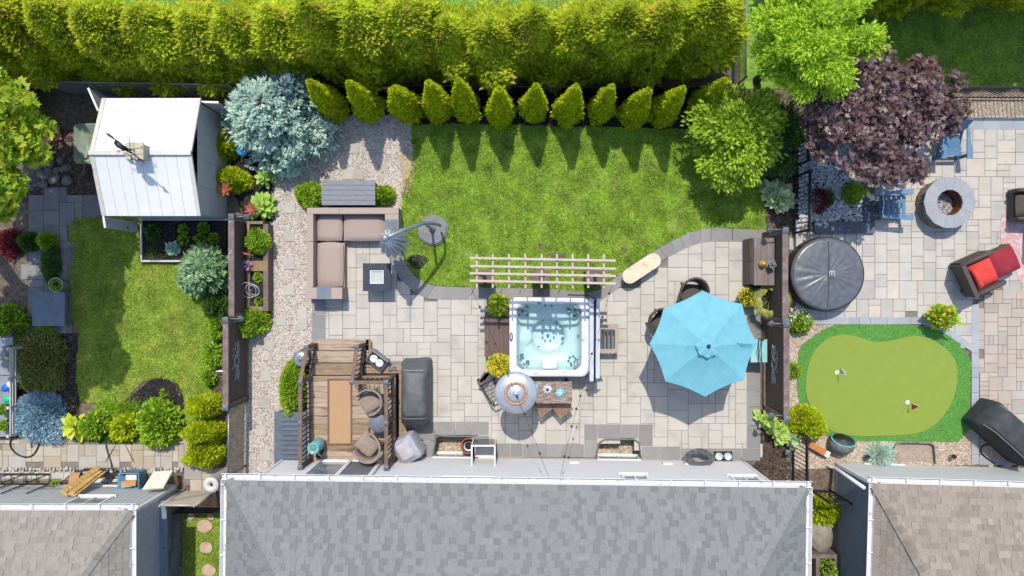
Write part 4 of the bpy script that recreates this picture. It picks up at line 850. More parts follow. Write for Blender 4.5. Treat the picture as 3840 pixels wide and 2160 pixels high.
# trees
def tree(name, label, cat, base, ctr, rad, nclump, cr, n, leaf, wd, mat, seed, r0=.08, out=.8, up=.8, droop=.1, star=0, img=None):
    root = thing(name, label, cat, base); g = np.random.default_rng(seed); ctr = np.array(ctr); rad = np.array(rad)
    o = unit(g.normal(size=(nclump, 3))) * (g.random((nclump, 1)) ** .4); Cc = ctr + o * rad; Rc = g.uniform(cr[0], cr[1], nclump)
    if img:   # crown leaning over: lower towards one side
        q = [P('s', img[0] + a_[0] * img[2], img[1] - a_[1] * img[3], img[4] + img[5] * a_[0] + img[6] * a_[2]) for a_ in o if not (a_[0] > .4 and a_[1] < -.22)]; Cc = np.array(q); ctr = Cc.mean(0)
    pos, d = clump_pts(g, Cc, Rc, n, ctr, out)
    if star:   # palmate leaf: several lobes from one point
        V = []; pos2 = pos; base_d = unit(d); nrm = unit(g.normal(size=pos.shape) * .45 + np.array([0, 0, 1.])); s = unit(np.cross(base_d, nrm)); f = np.cross(nrm, s)
        for k in range(star):
            a = (k - (star - 1) / 2) * .75; dd = f * math.cos(a) + s * math.sin(a); l = np.array(leaf) * (1 - .12 * abs(k - (star - 1) / 2)); 
            ln = (l[0] + (l[1] - l[0]) * g.random(len(pos)))[:, None]; sd = np.cross(nrm, dd); q = np.empty((len(pos), 4, 3)); q[:, 0] = pos; q[:, 1] = pos + dd * ln * .5 + sd * ln * wd * .5; q[:, 3] = pos + dd * ln * .5 - sd * ln * wd * .5; q[:, 2] = pos + dd * ln; V.append(q)
        q = np.stack(V, 1)  # leaf, lobe, corner
        Vv = np.concatenate([q[:, :, 0].mean(1)[:, None], np.stack([q[:, k, c_] for k in range(star) for c_ in (1, 2, 3)], 1)], 1); nv = Vv.shape[1]
        F = np.concatenate([np.array([[0, 1 + 3 * k, 2 + 3 * k, 3 + 3 * k]]) for k in range(star)])
        Fa = (F[None] + nv * np.arange(len(pos))[:, None, None]).reshape(-1, 4); tag(npmesh('crown', Vv.reshape(-1, 3), Fa, mat, root), kind='stuff')
    else: leaf_obj('crown', g, pos, d, leaf, wd, mat, root, up=up, droop=droop)
    branches(g, base, Cc, tuple(ctr + np.array([0, 0, rad[2] * .5])), r0, BARK, root); return root
c = P('s', 3050, 120, 3.8); tree('locust_tree', 'bright lime green leafy tree at the top right', 'tree', (c[0], c[1], 0), c, (1.3, 1.35, .95), 95, (.2, .36), 21000, (.07, .15), .34, LIME, 41, .09, out=.5)
c = P('s', 3335, 440, 2.9); tree('purple_maple', 'dark purple-leaved maple overhanging the right patio', 'tree', (c[0] - .3, c[1] + .3, 0), c, (1.85, 1.3, .8), 110, (.2, .38), 8200, (.08, .13), .4, MAPLE, 42, .09, star=5, img=(3312, 440, 335, 240, 2.35, -1.0, .55))
c = P('s', 2752, 490, 1.4); tree('lilac_shrub', 'big green lilac shrub at the right end of the lawn', 'shrub', (c[0], c[1], 0), c, (1.05, 1.25, .85), 62, (.28, .46), 11000, (.1, .16), .5, LILAC, 43, .05, out=.9)
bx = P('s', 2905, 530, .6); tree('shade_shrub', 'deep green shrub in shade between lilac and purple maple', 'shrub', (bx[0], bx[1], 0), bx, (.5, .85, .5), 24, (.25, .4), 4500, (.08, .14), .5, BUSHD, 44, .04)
b = P2('s', 10, 640); c = P('s', -160, 600, 4.0); tree('green_maple', 'yellow-green maple crown reaching in from the left edge', 'tree', (b[0], b[1], 0), (P2('s', 255, 0)[0], P2('s', 0, 620)[1], 3.9), (1.55, 2.5, 1.0), 85, (.3, .5), 11000, (.1, .16), .5, GMAPLE, 45, .12, star=5)
tree('green_maple', 'tall maple beyond the left edge that shades the left lawn', 'tree', (P2('s', -60, 0)[0], P2('s', 0, 900)[1], 0), (P2('s', 185, 0)[0], P2('s', 0, 865)[1], 6.0), (1.9, 1.6, .9), 70, (.3, .55), 8000, (.12, .18), .55, GMAPLE, 46, .16, star=5)
bush('low_maple_growth', 'young maple growth at the left edge below the hedge', 'shrub', 'a', 140, 830, .75, 1.1, GMAPLE, 2600, 47, (.09, .15), .7)
# shrubs of the back garden and the neighbours
bush('golden_cypress', 'golden cypress by the blue globe, upper of two', 'shrub', 'a', 1650, 1062, .36, .75, BUSHY, 5000, 51, (.05, .1), .4, 'golden cypresses beside the shed')
bush('golden_cypress', 'golden cypress above the rusty flower, lower of two', 'shrub', 'a', 1715, 1310, .42, .8, BUSHY, 6000, 52, (.05, .1), .4, 'golden cypresses beside the shed', ry=.34)
bush('globe_cedar', 'round green shrub left of the grey storage box', 'shrub', 'f', 520, 70, .36, .6, BUSHG, 6000, 53, (.05, .09), .5)
bush('globe_cedar', 'small round green shrub right of the grey storage box', 'shrub', 'f', 1055, 70, .26, .5, BUSHG, 3500, 54, (.05, .09), .5)
bush('globe_cedar', 'bright round shrub at the foot of the timber planter', 'shrub', 'f', 118, 968, .42, .6, BUSHG, 7000, 55, (.05, .1), .45)
bush('globe_cedar', 'bright rounded shrub outside the deck railing', 'shrub', 'deck', 245, 560, .33, .7, BUSHG, 8500, 56, (.05, .09), .45, ry=.75)
bush('leafy_shrub', 'small yellow-green shrub in the upper timber planter', 'shrub', 'pl', 520, 395, .3, .4, BUSHG, 1500, 57, (.05, .09), .5, z0=.4)
bush('seedling', 'small yellow seedling in the lower timber planter, upper one', 'plant', 'pl', 510, 750, .1, .12, BUSHG, 120, 58, (.05, .09), .5, z0=.34); bush('seedling', 'small yellow seedling in the lower timber planter, lower one', 'plant', 'pl', 515, 990, .08, .1, BUSHG, 80, 59, (.05, .09), .5, z0=.34)
for i, (x, y, r) in enumerate([(1540, 200, .38), (1530, 390, .42), (1520, 550, .44)]): bush('golden_cypress', f'golden cypress against the left fence, {["upper", "middle", "lowest"][i]} of three', 'shrub', 'i', x, y, r, .9, BUSHY, 6500, 60 + i, (.06, .11), .4, 'three golden cypresses on the left fence', ry=r * .75)
bush('hydrangea', 'broad leafy hydrangea above the left path', 'shrub', 'i', 1180, 340, .58, .7, BUSHG, 3200, 64, (.1, .16), .65)
bush('leafy_shrub', 'bright lime shrub between the hostas on the left', 'shrub', 'i', 720, 350, .36, .5, BUSHG, 1500, 65, (.08, .13), .65); bush('leafy_shrub', 'lime potentilla with pointed leaves left of the hydrangea', 'shrub', 'i', 930, 360, .34, .45, BUSHY, 900, 66, (.1, .16), .5)
bush('ground_cover', 'low green ground cover edging the left path', 'plant', 'i', 880, 440, 1.3, .1, BUSHD, 6000, 67, (.03, .06), .6, ry=.17)
bush('ground_cover', 'low green ground cover behind the lime shrubs', 'plant', 'i', 880, 235, .65, .12, BUSHG, 3500, 68, (.03, .06), .6, ry=.22)
for i, (x, y, r) in enumerate([(1580, 985, .22), (1585, 1075, .14), (1550, 1190, .24), (1560, 1265, .22), (1525, 1375, .2)]): bush('border_plant', f'yellow-green border plant by the left fence, {ordn[i] if i else "topmost"} {"from the top" if i else "of five"}', 'plant', 'e', x, y, r, .35, BUSHG, 900, 70 + i, (.05, .1), .6, 'plants along the left fence')
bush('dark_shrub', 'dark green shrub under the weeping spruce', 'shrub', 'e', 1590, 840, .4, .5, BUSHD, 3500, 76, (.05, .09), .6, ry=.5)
spruce('weeping_spruce', 'light green dwarf spruce beside the vegetable bed', P('e', 1535, 625), 1.2, .62, PINE, 2200, 77, 2.2, (.12, .2))
bush('juniper', 'wide dull brown-green juniper in the shaded left bed', 'shrub', 'pot', 420, 470, .8, .5, M('juniper_leaf', [CF(92, 104, 44), CF(122, 128, 58), CF(140, 132, 70)], src='island', rough=.7, trans=.2), 9000, 78, (.05, .09), .4, ry=.85)
bush('shade_plant', 'leafy plant at the left edge above the white railing', 'shrub', 'e', 90, 980, .45, .6, BUSHG, 3000, 79, (.07, .12), .6)
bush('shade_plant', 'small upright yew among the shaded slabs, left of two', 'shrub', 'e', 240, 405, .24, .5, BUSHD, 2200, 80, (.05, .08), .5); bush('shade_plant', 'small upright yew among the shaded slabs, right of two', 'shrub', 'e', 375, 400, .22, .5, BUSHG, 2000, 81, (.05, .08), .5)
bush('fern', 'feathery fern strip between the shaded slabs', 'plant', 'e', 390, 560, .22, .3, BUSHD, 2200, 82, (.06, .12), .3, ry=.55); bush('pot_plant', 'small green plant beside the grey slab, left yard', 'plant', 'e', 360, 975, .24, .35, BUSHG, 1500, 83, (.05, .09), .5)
bush('barberry', 'dark red barberry at the left edge', 'shrub', 'e', 90, 410, .38, .4, REDL, 2500, 84, (.04, .07), .6)
bush('golden_cypress', 'yellow-green cypress at the right fence corner above the gravel', 'shrub', 'l', 310, 320, .5, .75, BUSHY, 7500, 85, (.06, .11), .4, ry=.42)
bush('white_flower_shrub', 'green shrub with white flowers right of the fence', 'shrub', 'h', 285, 985, .27, .45, BUSHG, 1500, 86, (.07, .12), .6); bush('white_blossom', 'white flower heads on the shrub beside the round tub', 'flowers', 'h', 290, 960, .3, .47, WPET, 160, 87, (.04, .06), .9, inner=.9)
bush('sedge', 'small green sedge tuft in the gravel right of the fence', 'plant', 'h', 250, 1325, .18, .25, BUSHG, 700, 88, (.06, .12), .3); bush('blue_fescue', 'round blue fescue tuft in the gravel below the green', 'plant', 'l', 868, 570, .28, .3, SPR, 1600, 89, (.12, .22), .07)
bush('dwarf_pine', 'round green dwarf pine in the white stone bed', 'shrub', 'h', 668, 55, .3, .4, BUSHG, 3500, 90, (.04, .08), .35); bush('barberry', 'dark red barberry in the white stone bed', 'shrub', 'h', 430, 100, .22, .35, REDL, 1200, 91, (.04, .07), .6, ry=.4); bush('dwarf_pine', 'small grey-green mound in the white stone bed', 'shrub', 'h', 490, 85, .2, .3, BUSHD, 1200, 92, (.04, .08), .4)
bush('ornamental_grass', 'bright yellow-green plant behind the black gate', 'plant', 'gt', 330, 850, .5, .4, BUSHY, 1400, 93, (.12, .22), .3, ry=.35); bush('seedling', 'leafy seedling in the grey timber planter between the right houses', 'plant', 'gt', 385, 1370, .22, .25, BUSHG, 260, 94, (.06, .1), .5, z0=.5)
for i, (x, y, r) in enumerate([(1335, 310, .1), (1480, 300, .12), (1335, 385, .12), (1455, 380, .12), (1550, 380, .12), (1455, 470, .13), (1110, 335, .2), (1260, 450, .14), (1140, 480, .24)]): bush('vegetable', ['lettuce top row left', 'lettuce top row right', 'lettuce middle row left', 'lettuce middle row centre', 'lettuce middle row right', 'lettuce by the spruce', 'leafy vegetable in the upper left', 'blue-grey cabbage', 'chive clump in the lower left'][i] + ' of the dark vegetable bed', 'vegetable', 'e', x, y, r, .16, SPR if i == 7 else (BUSHD if i in (6, 8) else BUSHG), 90 if i < 6 else 260, 120 + i, (.07, .12), .6 if i != 8 else .1, 'vegetables in the dark bed', z0=.12)
for i, (x, y) in enumerate([(1000, 175), (1195, 120)]): bush('seedling', ['green seedling at the left of the kidney-shaped mulch bed', 'green seedling in the middle of the kidney-shaped mulch bed'][i], 'plant', 'i', x, y, .11, .12, BUSHG, 130, 140 + i, (.04, .07), .6)
def hosta(label, vw, x, y, r, n, mat, seed, ll=.2, edge=None, z0=0.):
    loc = P(vw, x, y, z0); root = thing('hosta', label, 'hosta', loc, 'hostas'); g = random.Random(seed); cache = []
    for k in range(3):
        L_ = ll * (.8 + .2 * k); w = L_ * .62; vs = []; pr = [(0, .04), (.2, .72), (.45, 1), (.7, .8), (.9, .35), (1, .02)]
        for t, q in pr:
            zz = .25 * L_ * math.sin(t * 2.2) - .12 * L_ * t; vs += [(t * L_, -q * w / 2, zz + .1 * w * q), (t * L_, 0, zz), (t * L_, q * w / 2, zz + .1 * w * q)]
        fs = []
        for i in range(5): a = i * 3; fs += [(a, a + 3, a + 4, a + 1), (a + 1, a + 4, a + 5, a + 2)]
        me = bpy.data.meshes.new('leaf'); me.from_pydata(vs, [], fs); me.materials.append(mat); me.polygons.foreach_set('use_smooth', [True] * len(fs)); 
        if edge:
            me.materials.append(edge); vs2 = [(p[0] * 1.06 - .01, p[1] * 1.22, p[2] - .006) for p in vs]; me.clear_geometry(); me.from_pydata(vs + vs2, [], fs + [tuple(i + len(vs) for i in f) for f in fs])
            for i, p in enumerate(me.polygons): p.material_index = 0 if i < len(fs) else 1; p.use_smooth = True
        cache.append(me)
    for i in range(n):
        t = i / n; a = i * 2.4 + g.uniform(-.3, .3); d = r * (1 - t) * .75; el = -.1 + t * .9
        link('leaf', g.choice(cache), root, Matrix.Translation((math.cos(a) * d * .55, math.sin(a) * d * .55, .1 + .28 * t)) @ Matrix.Rotation(a, 4, 'Z') @ Matrix.Rotation(-el, 4, 'Y') @ Matrix.Rotation(g.uniform(-.3, .3), 4, 'X'))
    return root
hosta('large green hosta at the rusty flower beside the gravel', 'f', 180, 150, .5, 44, HOSTA, 1, .24); hosta('mid green hosta in shade under the large blue spruce', 'b', 200, 1290, .35, 26, HOSTA, 2, .2)
hosta('blue-white hosta below the lilac shrub', 'h', 150, 90, .5, 46, HOSTAB, 3, .26, HOSTAV); hosta('blue-white hosta with upright leaves, left edge of the black fence', 'h', 70, 30, .38, 26, HOSTAB, 4, .22, HOSTAV)
hosta('cream-edged hosta at the bottom of the right fence, left one', 'l', 40, 300, .34, 26, HOSTA, 5, .2, HOSTAV); hosta('cream-edged hosta in the mulch, middle one by the right fence', 'l', 140, 400, .4, 32, HOSTA, 6, .21, HOSTAV); hosta('blue-green hosta in the mulch beside the black pickets', 'l', 225, 440, .3, 22, HOSTAB, 7, .2, HOSTAV)
hosta('yellow hosta with pale rims next to the globe spruce', 'i', 580, 355, .42, 22, HOSTAY, 8, .26)
# ================================================================== FURNITURE AND SMALL THINGS
def shared(name, m, mat, smooth=None):
    me = bpy.data.meshes.new(name); me.from_pydata([tuple(p) for p in m.v], [], m.f); me.polygons.foreach_set('use_smooth', m.sm); me.materials.append(MATS[mat] if isinstance(mat, str) else mat); return me
def T(x, y, z, rz=0.): return Matrix.Translation((x, y, z)) @ Matrix.Rotation(rz, 4, 'Z')
WEAVE = M('sofa_weave', [C(178, 160, 147), C(193, 176, 163)], scale=70, rough=.85, var=.06, vscale=30, bump=.5, bscale=90); CUSH = M('sofa_cushion', [C(172, 153, 141), C(184, 166, 153)], scale=60, rough=.95, var=.05, vscale=20, bump=.4, bscale=110)
SLATE = M('slate_grey', [C(108, 118, 130), C(122, 132, 142)], rough=.6, var=.06); NAVY = M('navy_panel', [C(44, 52, 66), C(54, 62, 76)], rough=.4, var=.05); RESIN = M('grey_resin', [C(126, 130, 136), C(140, 144, 150)], rough=.6, var=.1, vscale=5, stretch=(1, 6, 6)); RESIND = M('dark_resin', [C(92, 104, 114), C(104, 116, 126)], rough=.55, var=.06)
WICK = M('brown_wicker', [C(128, 114, 104), C(166, 150, 138), C(182, 168, 156)], scale=60, rough=.75, var=.15, vscale=40, bump=.8, bscale=70); WICKD = M('dark_wicker', [C(66, 58, 54), C(96, 86, 80), C(116, 104, 98)], scale=55, rough=.7, var=.15, vscale=40, bump=.8, bscale=70)
DECKW = M('weathered_deck', [C(142, 116, 94), C(172, 148, 124), C(192, 172, 150), C(152, 126, 104)], src='obj', rough=.8, var=.2, vscale=7, stretch=(.6, 5, 5), bump=.3, patch=(C(96, 74, 60), 2.2, .55, .72)); RAILW = M('rail_wood', [C(116, 94, 82), C(134, 112, 98)], rough=.75, var=.12, vscale=5)
COMPO = M('brown_composite', [C(102, 84, 76), C(118, 98, 90)], rough=.7, var=.1, vscale=4, stretch=(6, .6, 6)); OLDW = M('peeling_wood', [C(104, 84, 76), C(150, 130, 120), C(204, 192, 184)], scale=7, rough=.85, var=.15, stretch=(.7, 7, 7)); PALEW = M('pale_timber', [C(192, 176, 158), C(206, 192, 176)], rough=.8, var=.08, vscale=5)
# ---- sectional sofa
def sb(m, vw, x0, x1, y0, y1, z0, z1): a = P2(vw, x0, y0, z1); b = P2(vw, x1, y1, z1); m.bb(a[0], b[0], a[1], b[1], z0, z1); return m
def mb(vw, x0, x1, y0, y1, z0, z1): return sb(MB(), vw, x0, x1, y0, y1, z0, z1)
sofas = [('beige wicker corner sofa section at the left', ('f', 485, 742, 152, 396), [('backrest', 485, 718, 152, 196), ('backrest', 485, 530, 198, 394)], (552, 740, 200, 394)),
         ('beige wicker sofa section with grey arm top, under the closed umbrella', ('f', 744, 1148, 152, 396), [('backrest', 720, 1148, 152, 196), ('armrest', 1050, 1148, 198, 394)], (746, 1048, 200, 394)),
         ('beige wicker sofa section with grey arm top, nearest the deck', ('f', 485, 762, 400, 815), [('backrest', 485, 530, 398, 728), ('armrest', 485, 740, 730, 813)], (553, 748, 400, 728))]
for i, (lb, (vw, x0, x1, y0, y1), arms, (cx0, cx1, cy0, cy1)) in enumerate(sofas):
    a = P2(vw, (x0 + x1) / 2, (y0 + y1) / 2); root = thing('sofa_section', lb, 'sofa', (a[0], a[1], 0), 'sections of the beige sofa')
    m = mb(vw, x0 + 8, x1 - 4, y0 + 8, y1 - 4, .06, .3); m.build('base', WEAVE, root)
    for nm, ax0, ax1, ay0, ay1 in arms: mb(vw, ax0, ax1, ay0, ay1, .05, .7).build(nm, WEAVE, root)
    p = P(vw, cx0, cy0, .44); q = P(vw, cx1, cy1, .44); m = MB(); m.pillow(((p[0] + q[0]) / 2, (p[1] + q[1]) / 2, .37), (abs(q[0] - p[0]), abs(p[1] - q[1]), .16), puff=.08, n=10); m.build('seat_cushion', CUSH, root)
    if i: gx = (1052, 1142, 238, 335) if i == 1 else (556, 658, 722, 815); m = mb(vw, *gx, .695, .712); m.build('arm_top', SLATE, root)
# ---- grey storage box with planked lid
a = P2('s', 1306, 722); root = thing('storage_box', 'grey planked storage box above the beige sofa', 'storage box', (a[0], a[1], 0)); mb('s', 1212, 1402, 680, 768, .02, .62).build('body', RESIN, root)
for i in range(5): mb('s', 1206, 1407, 676 + i * 18.8, 693.6 + i * 18.8, .62, .66).build('lid_plank', RESIN, root)
# ---- fire table
a = P2('f', 990, 655); root = thing('fire_table', 'square navy fire table with pale glass stones on the patio', 'fire table', (a[0], a[1], 0)); z = .62
def ringtop(m, vw, o, i_, z0, z1):
    for q in ((o[0], i_[0], o[2], o[3]), (i_[1], o[1], o[2], o[3]), (i_[0], i_[1], o[2], i_[2]), (i_[0], i_[1], i_[3], o[3])): sb(m, vw, *q, z0, z1)
m = MB(); ringtop(m, 'f', (890, 1093, 555, 757), (942, 1040, 607, 703), .56, .62); m.build('top', NAVY, root); mb('f', 915, 1065, 580, 730, .04, .55).build('cabinet', NAVY, root)
m = MB(); ringtop(m, 'f', (942, 1040, 607, 703), (948, 1034, 613, 697), .55, .63); m.build('burner_rim', WHITE, root); g = scatter(rng, [P2('f', 948, 613, .56), P2('f', 1034, 613, .56), P2('f', 1034, 697, .56), P2('f', 948, 697, .56)], 7000); stones('glass_stone', rng, g, .595, M('glass_pebble', [C(196, 200, 198), C(206, 210, 208), C(214, 216, 214)], src='island', rough=.4, var=.04), (.008, .014), parent=root); mb('f', 950, 1032, 615, 695, .56, .594).build('tray', CONC, root)
# ---- stepping stones in the gravel
st = [('f', 365, 155, 0), ('f', 357, 360, 0), ('f', 357, 560, 0), ('f', 357, 752, 0), ('f', 300, 968, .05), ('f', 452, 925, 0), ('f', 452, 1000, 0), ('f', 215, 1150, -.4), ('f', 190, 1370, .04), ('j', 185, 195, 0), ('j', 155, 393, 0), ('j', 185, 575, 0), ('b', 825, 1075, .03), ('b', 1012, 1070, .04), ('b', 785, 1265, 0), ('b', 860, 1265, 0), ('b', 605, 1140, .5), ('b', 465, 1310, .75)]
me = paver_mesh(.29, .29, .05, STEP)
snm = ['shaded, top of the left gravel', 'upper left beside the sofa', 'left of the sofa middle', 'left of the sofa end', 'slightly turned, beside the round shrub', 'upper of a pair left of the patio edge', 'lower of a pair left of the patio edge', 'turned, left of the deck steps', 'left of the shrub by the deck', 'level with the deck middle', 'left of the ribbed box', 'lowest, left of the ribbed box', 'between the cedar shadows, left', 'between the cedar shadows, right', 'left of a pair above the storage box', 'right of a pair above the storage box', 'turned, at the edge of the spruce shadow', 'turned diamond-wise in the spruce shadow']
for (vw, x, y, rz), l in zip(st, snm): p = P2(vw, x, y); o = link('stepping_stone', me, None, T(p[0], p[1], -.012, rz)); tag(o, f'square stepping stone in the gravel, {l}', 'stepping stone', 'square stepping stones')
def irregular(vw, x, y, r, seed, lab):
    g = random.Random(seed); c_ = P2(vw, x, y); pts = smooth_poly([(c_[0] + math.cos(t) * r * g.uniform(.82, 1.12) * 1.12, c_[1] + math.sin(t) * r * g.uniform(.8, 1.1)) for t in np.linspace(0, 6.283, 9)[:-1]], 1); m = MB(); m.prism(pts, 0, .07); tag(m.build('flagstone', M('flagstone_tan', [C(196, 168, 140), C(208, 182, 154)], rough=.85, var=.08, vscale=6) if 'flagstone_tan' not in MATS else MATS['flagstone_tan'], org=(c_[0], c_[1], 0)), lab, 'stepping stone', 'round flagstones in the side passage')
for i, (x, y, r) in enumerate([(1490, 1080, .2), (1500, 1238, .18), (1518, 1400, .18), (1390, 1012, .1), (1535, 1015, .1)]): irregular('i', x, y, r, i, ['tan flagstone in the side passage, upper large one', 'tan flagstone in the side passage, middle large one', 'tan flagstone in the side passage, lowest one', 'small tan flagstone at the gate, left', 'small tan flagstone at the gate, right'][i])
# ---- closed cantilever umbrella
UM = M('umbrella_metal', [C(140, 148, 156), C(152, 160, 168)], rough=.4, metal=.3, var=.04); CAN = M('closed_canopy', [C(228, 231, 231), C(242, 243, 241)], rough=.8, var=.1, vscale=12); BASEM = M('base_resin', [C(118, 120, 122), C(134, 136, 138)], rough=.55, var=.06)
b0 = P('s', 1623, 861); root = thing('cantilever_umbrella', 'closed cantilever umbrella leaning from its grey base over the sofa', 'umbrella', b0)
cb = P2('f', 1402, 312); pts = smooth_poly([(cb[0] + x, cb[1] + y) for x, y in ((.0, .45), (.33, .28), (.44, .04), (.26, -.36), (-.02, -.46), (-.34, -.3), (-.44, -.02), (-.27, .33))], 1); m = MB(); m.prism(pts, .06, .1); m.prism([(cb[0] + (p[0] - cb[0]) * .9, cb[1] + (p[1] - cb[1]) * .9) for p in pts], .1, .15); m.build('base', BASEM, root)
m = MB(); m.lathe((b0[0], b0[1], .15), [(.09, 0), (.09, .05), (.05, .08), (.05, .2)], 12); m.tube([(b0[0], b0[1], .2), (b0[0], b0[1], 1.2), (b0[0] + .02, b0[1] - .01, 2.1)], .035, 8); m.build('mast', UM, root)
m = MB(); m.tube([P('s', *P_) if False else (((P_[0] - 1920) / S), ((1080 - P_[1]) / S), P_[2]) for P_ in [(1656, 853, .45), (1664, 857, .9), (1660, 858, 1.4), (1640, 859, 1.85), (1622, 862, 2.1), (1570, 890, 2.62), (1516, 921, 3.0)]], [.034, .038, .042, .046, .05, .05, .05], 8); m.build('boom', UM, root)
tp_ = Vector(((1516 - 1920) / S, (1080 - 921) / S, 3.0)); lw = Vector(((1512 - 1920) / S, (1080 - 925) / S, 1.1)); g = random.Random(3); vs = []; fs = []; nr, nn = 9, 28
for i in range(nr):
    t = i / (nr - 1); r = [.06, .14, .22, .28, .33, .37, .4, .42, .3][i]
    for j in range(nn): a = 6.283 * j / nn; q = r * (1 + .34 * (1 if j % 2 else -1) * min(1, t * 2) + g.uniform(-.08, .08)); c_ = tp_.lerp(lw, t); vs.append((c_.x + math.cos(a) * q * .75, c_.y + math.sin(a) * q * .75, c_.z + g.uniform(-.02, .02)))
for i in range(nr - 1):
    for j in range(nn): fs.append((i * nn + j, i * nn + (j + 1) % nn, (i + 1) * nn + (j + 1) % nn, (i + 1) * nn + j))
m = MB(); m.add(vs, fs); m.build('folded_canopy', CAN, root); m = MB(); m.lathe((tp_.x, tp_.y, 2.95), [(.07, 0), (.09, .05), (.09, .1), (.04, .14)], 12); m.build('hub', UM, root)
# ---- trellis screen over the lawn edge
root = thing('trellis_arbour', 'pale timber trellis top on posts between lawn and hot tub', 'arbour', P('s', 2025, 1060)); zt = 2.62
for y in (525, 583, 636, 690):
    yy = y - 3; a = P('g', -265 + (583 - y) * .02, yy - 6, zt); b = P('g', 790, yy + 14, zt); d = Vector(b) - Vector(a); m = MB(); m.box(((a[0] + b[0]) / 2, (a[1] + b[1]) / 2, zt), (d.length, .055, .06), math.atan2(d.y, d.x)); m.build('slat', PALEW, root)
for x in (-215, -100, 18, 136, 254, 365, 478, 591, 704): a = P('g', x + 1, 488, zt - .05); b = P('g', x - 2, 733, zt - .05); m = MB(); m.box(((a[0] + b[0]) / 2, (a[1] + b[1]) / 2, zt - .055), (.045, abs(a[1] - b[1]), .045)); m.build('cross_bar', PALEW, root)
for x in (-152, 240, 612):
    a = P('g', x, 650); m = MB(); m.box((a[0], a[1], 1.27), (.09, .09, 2.6)); m.build('post', RAILW, root); 
    m = MB(); m.box((a[0], a[1] - .02, .42), (.43, .3, .78)); pd = m.build('pedestal', COMPO, root)
    m = MB(); m.box((a[0], a[1] - .02, .83), (.47, .34, .04)); m.build('pedestal_cap', RAILW, pd); m = MB(); m.box((a[0], a[1], 2.45), (.4, .05, .1)); m.build('bracket', PALEW, root)
# ---- hot tub
ACRY = M('white_acrylic', [C(240, 240, 244), C(246, 246, 248)], rough=.25, var=.02, spec=.5); SHELL = M('aqua_shell', [C(206, 234, 236), C(220, 242, 243)], rough=.3, var=.03, vscale=3); JET = M('jet_trim', [C(130, 168, 174), C(142, 180, 186)], rough=.25, metal=.4); JETD = M('jet_core', [C(64, 108, 122)], rough=.3); PILL = M('pillow_grey', [C(130, 140, 150), C(146, 156, 164)], rough=.6); WATER = Mglass('tub_water', (.93, .985, .99, 1), .05, .05, .25, 5)
tcx, tcy, _ = P('tub', 775, 475, .92); root = thing('hot_tub', 'square white hot tub full of clear aqua water', 'hot tub', (tcx, tcy, 0))
def sring(hx, hy, r, z, ox=0, oy=0, n=9):
    out = []
    for sx, sy, a0 in ((1, 1, 0), (-1, 1, 90), (-1, -1, 180), (1, -1, 270)):
        for k in range(n): a = R(a0 + 90 * k / (n - 1)); out.append((tcx + ox + sx * (hx - r) + r * math.cos(a), tcy + oy + sy * (hy - r) + r * math.sin(a), z))
    return out
def rings(m, rs_, smooth=True, cap=True):
    n = len(rs_[0]); vs = [p for r in rs_ for p in r]; fs = []
    for i in range(len(rs_) - 1):
        for j in range(n): fs.append((i * n + j, i * n + (j + 1) % n, (i + 1) * n + (j + 1) % n, (i + 1) * n + j))
    if cap: fs.append(tuple(range((len(rs_) - 1) * n, len(rs_) * n)))
    m.add(vs, fs, smooth)
hw = 1.045
m = MB(); rings(m, [sring(hw - .05, hw - .05, .16, 0), sring(hw - .05, hw - .05, .16, .82)], False, False); m.build('cabinet', M('tub_cabinet', [C(84, 80, 84), C(100, 96, 100)], rough=.6), root)
m = MB(); rings(m, [sring(hw, hw, .2, .8), sring(hw, hw, .2, .88), sring(hw - .03, hw - .03, .2, .92), sring(hw - .14, hw - .14, .22, .925), sring(hw - .19, hw - .17, .26, .9), sring(hw - .2, hw - .18, .27, .84)], True, False); m.build('rim', ACRY, root)
m = MB(); rings(m, [sring(hw - .2, hw - .18, .27, .84), sring(hw - .24, hw - .22, .28, .6), sring(hw - .3, hw - .28, .3, .46), sring(.56, .55, .4, .43), sring(.46, .46, .42, .4), sring(.44, .44, .42, .16), sring(.38, .38, .36, .12)]); sh = m.build('moulded_shell', SHELL, root)
m = MB(); m.lathe((tcx - .62, tcy - .02, .42), [(.2, 0), (.19, .02), (.14, .04), (.03, .045)], 24, sy=1.3); m.build('moulded_seat', SHELL, root)
m = MB(); m.pillow((tcx + .02, tcy - .72, .78), (.46, .3, .26), puff=.3); m.build('step_seat', ACRY, root)
wr = sring(hw - .2, hw - .18, .27, .845); m = MB(); m.add(wr, [tuple(range(len(wr)))]); m.build('water', WATER, root)
jm = MB(); jm.lathe((0, 0, 0), [(.05, 0), (.052, .012), (.034, .02), (.03, .01)], 12); jme = shared('jet', jm, JET); jc = MB(); jc.lathe((0, 0, .008), [(.03, 0), (.028, .012), (.01, .02)], 10); jce = shared('jet_core', jc, JETD)
jets = [(520, 225, 1.1), (560, 255, 1.2), (562, 183, .7), (485, 262, .6), (735, 172, .7), (797, 174, .7), (963, 212, 1.3), (1028, 212, 1.0), (1020, 268, 1.2), (845, 335, .9), (885, 375, .9), (908, 440, .8), (905, 490, .9), (718, 315, .9), (782, 312, .9), (738, 403, .5), (786, 403, .5), (710, 428, .5), (815, 428, .5), (710, 477, .5), (820, 477, .5), (735, 507, .5), (785, 507, .5), (762, 459, .8), (672, 568, .5), (508, 652, 1.1), (565, 716, 1.1), (470, 668, .6), (493, 695, .7), (530, 738, .6), (555, 770, .7), (1008, 660, .6), (1028, 682, .6), (1050, 695, .6), (974, 672, .6), (962, 705, .6), (1018, 718, .6), (1048, 722, .6), (985, 728, .6), (990, 752, .6), (1022, 752, .6), (1062, 462, .9)]
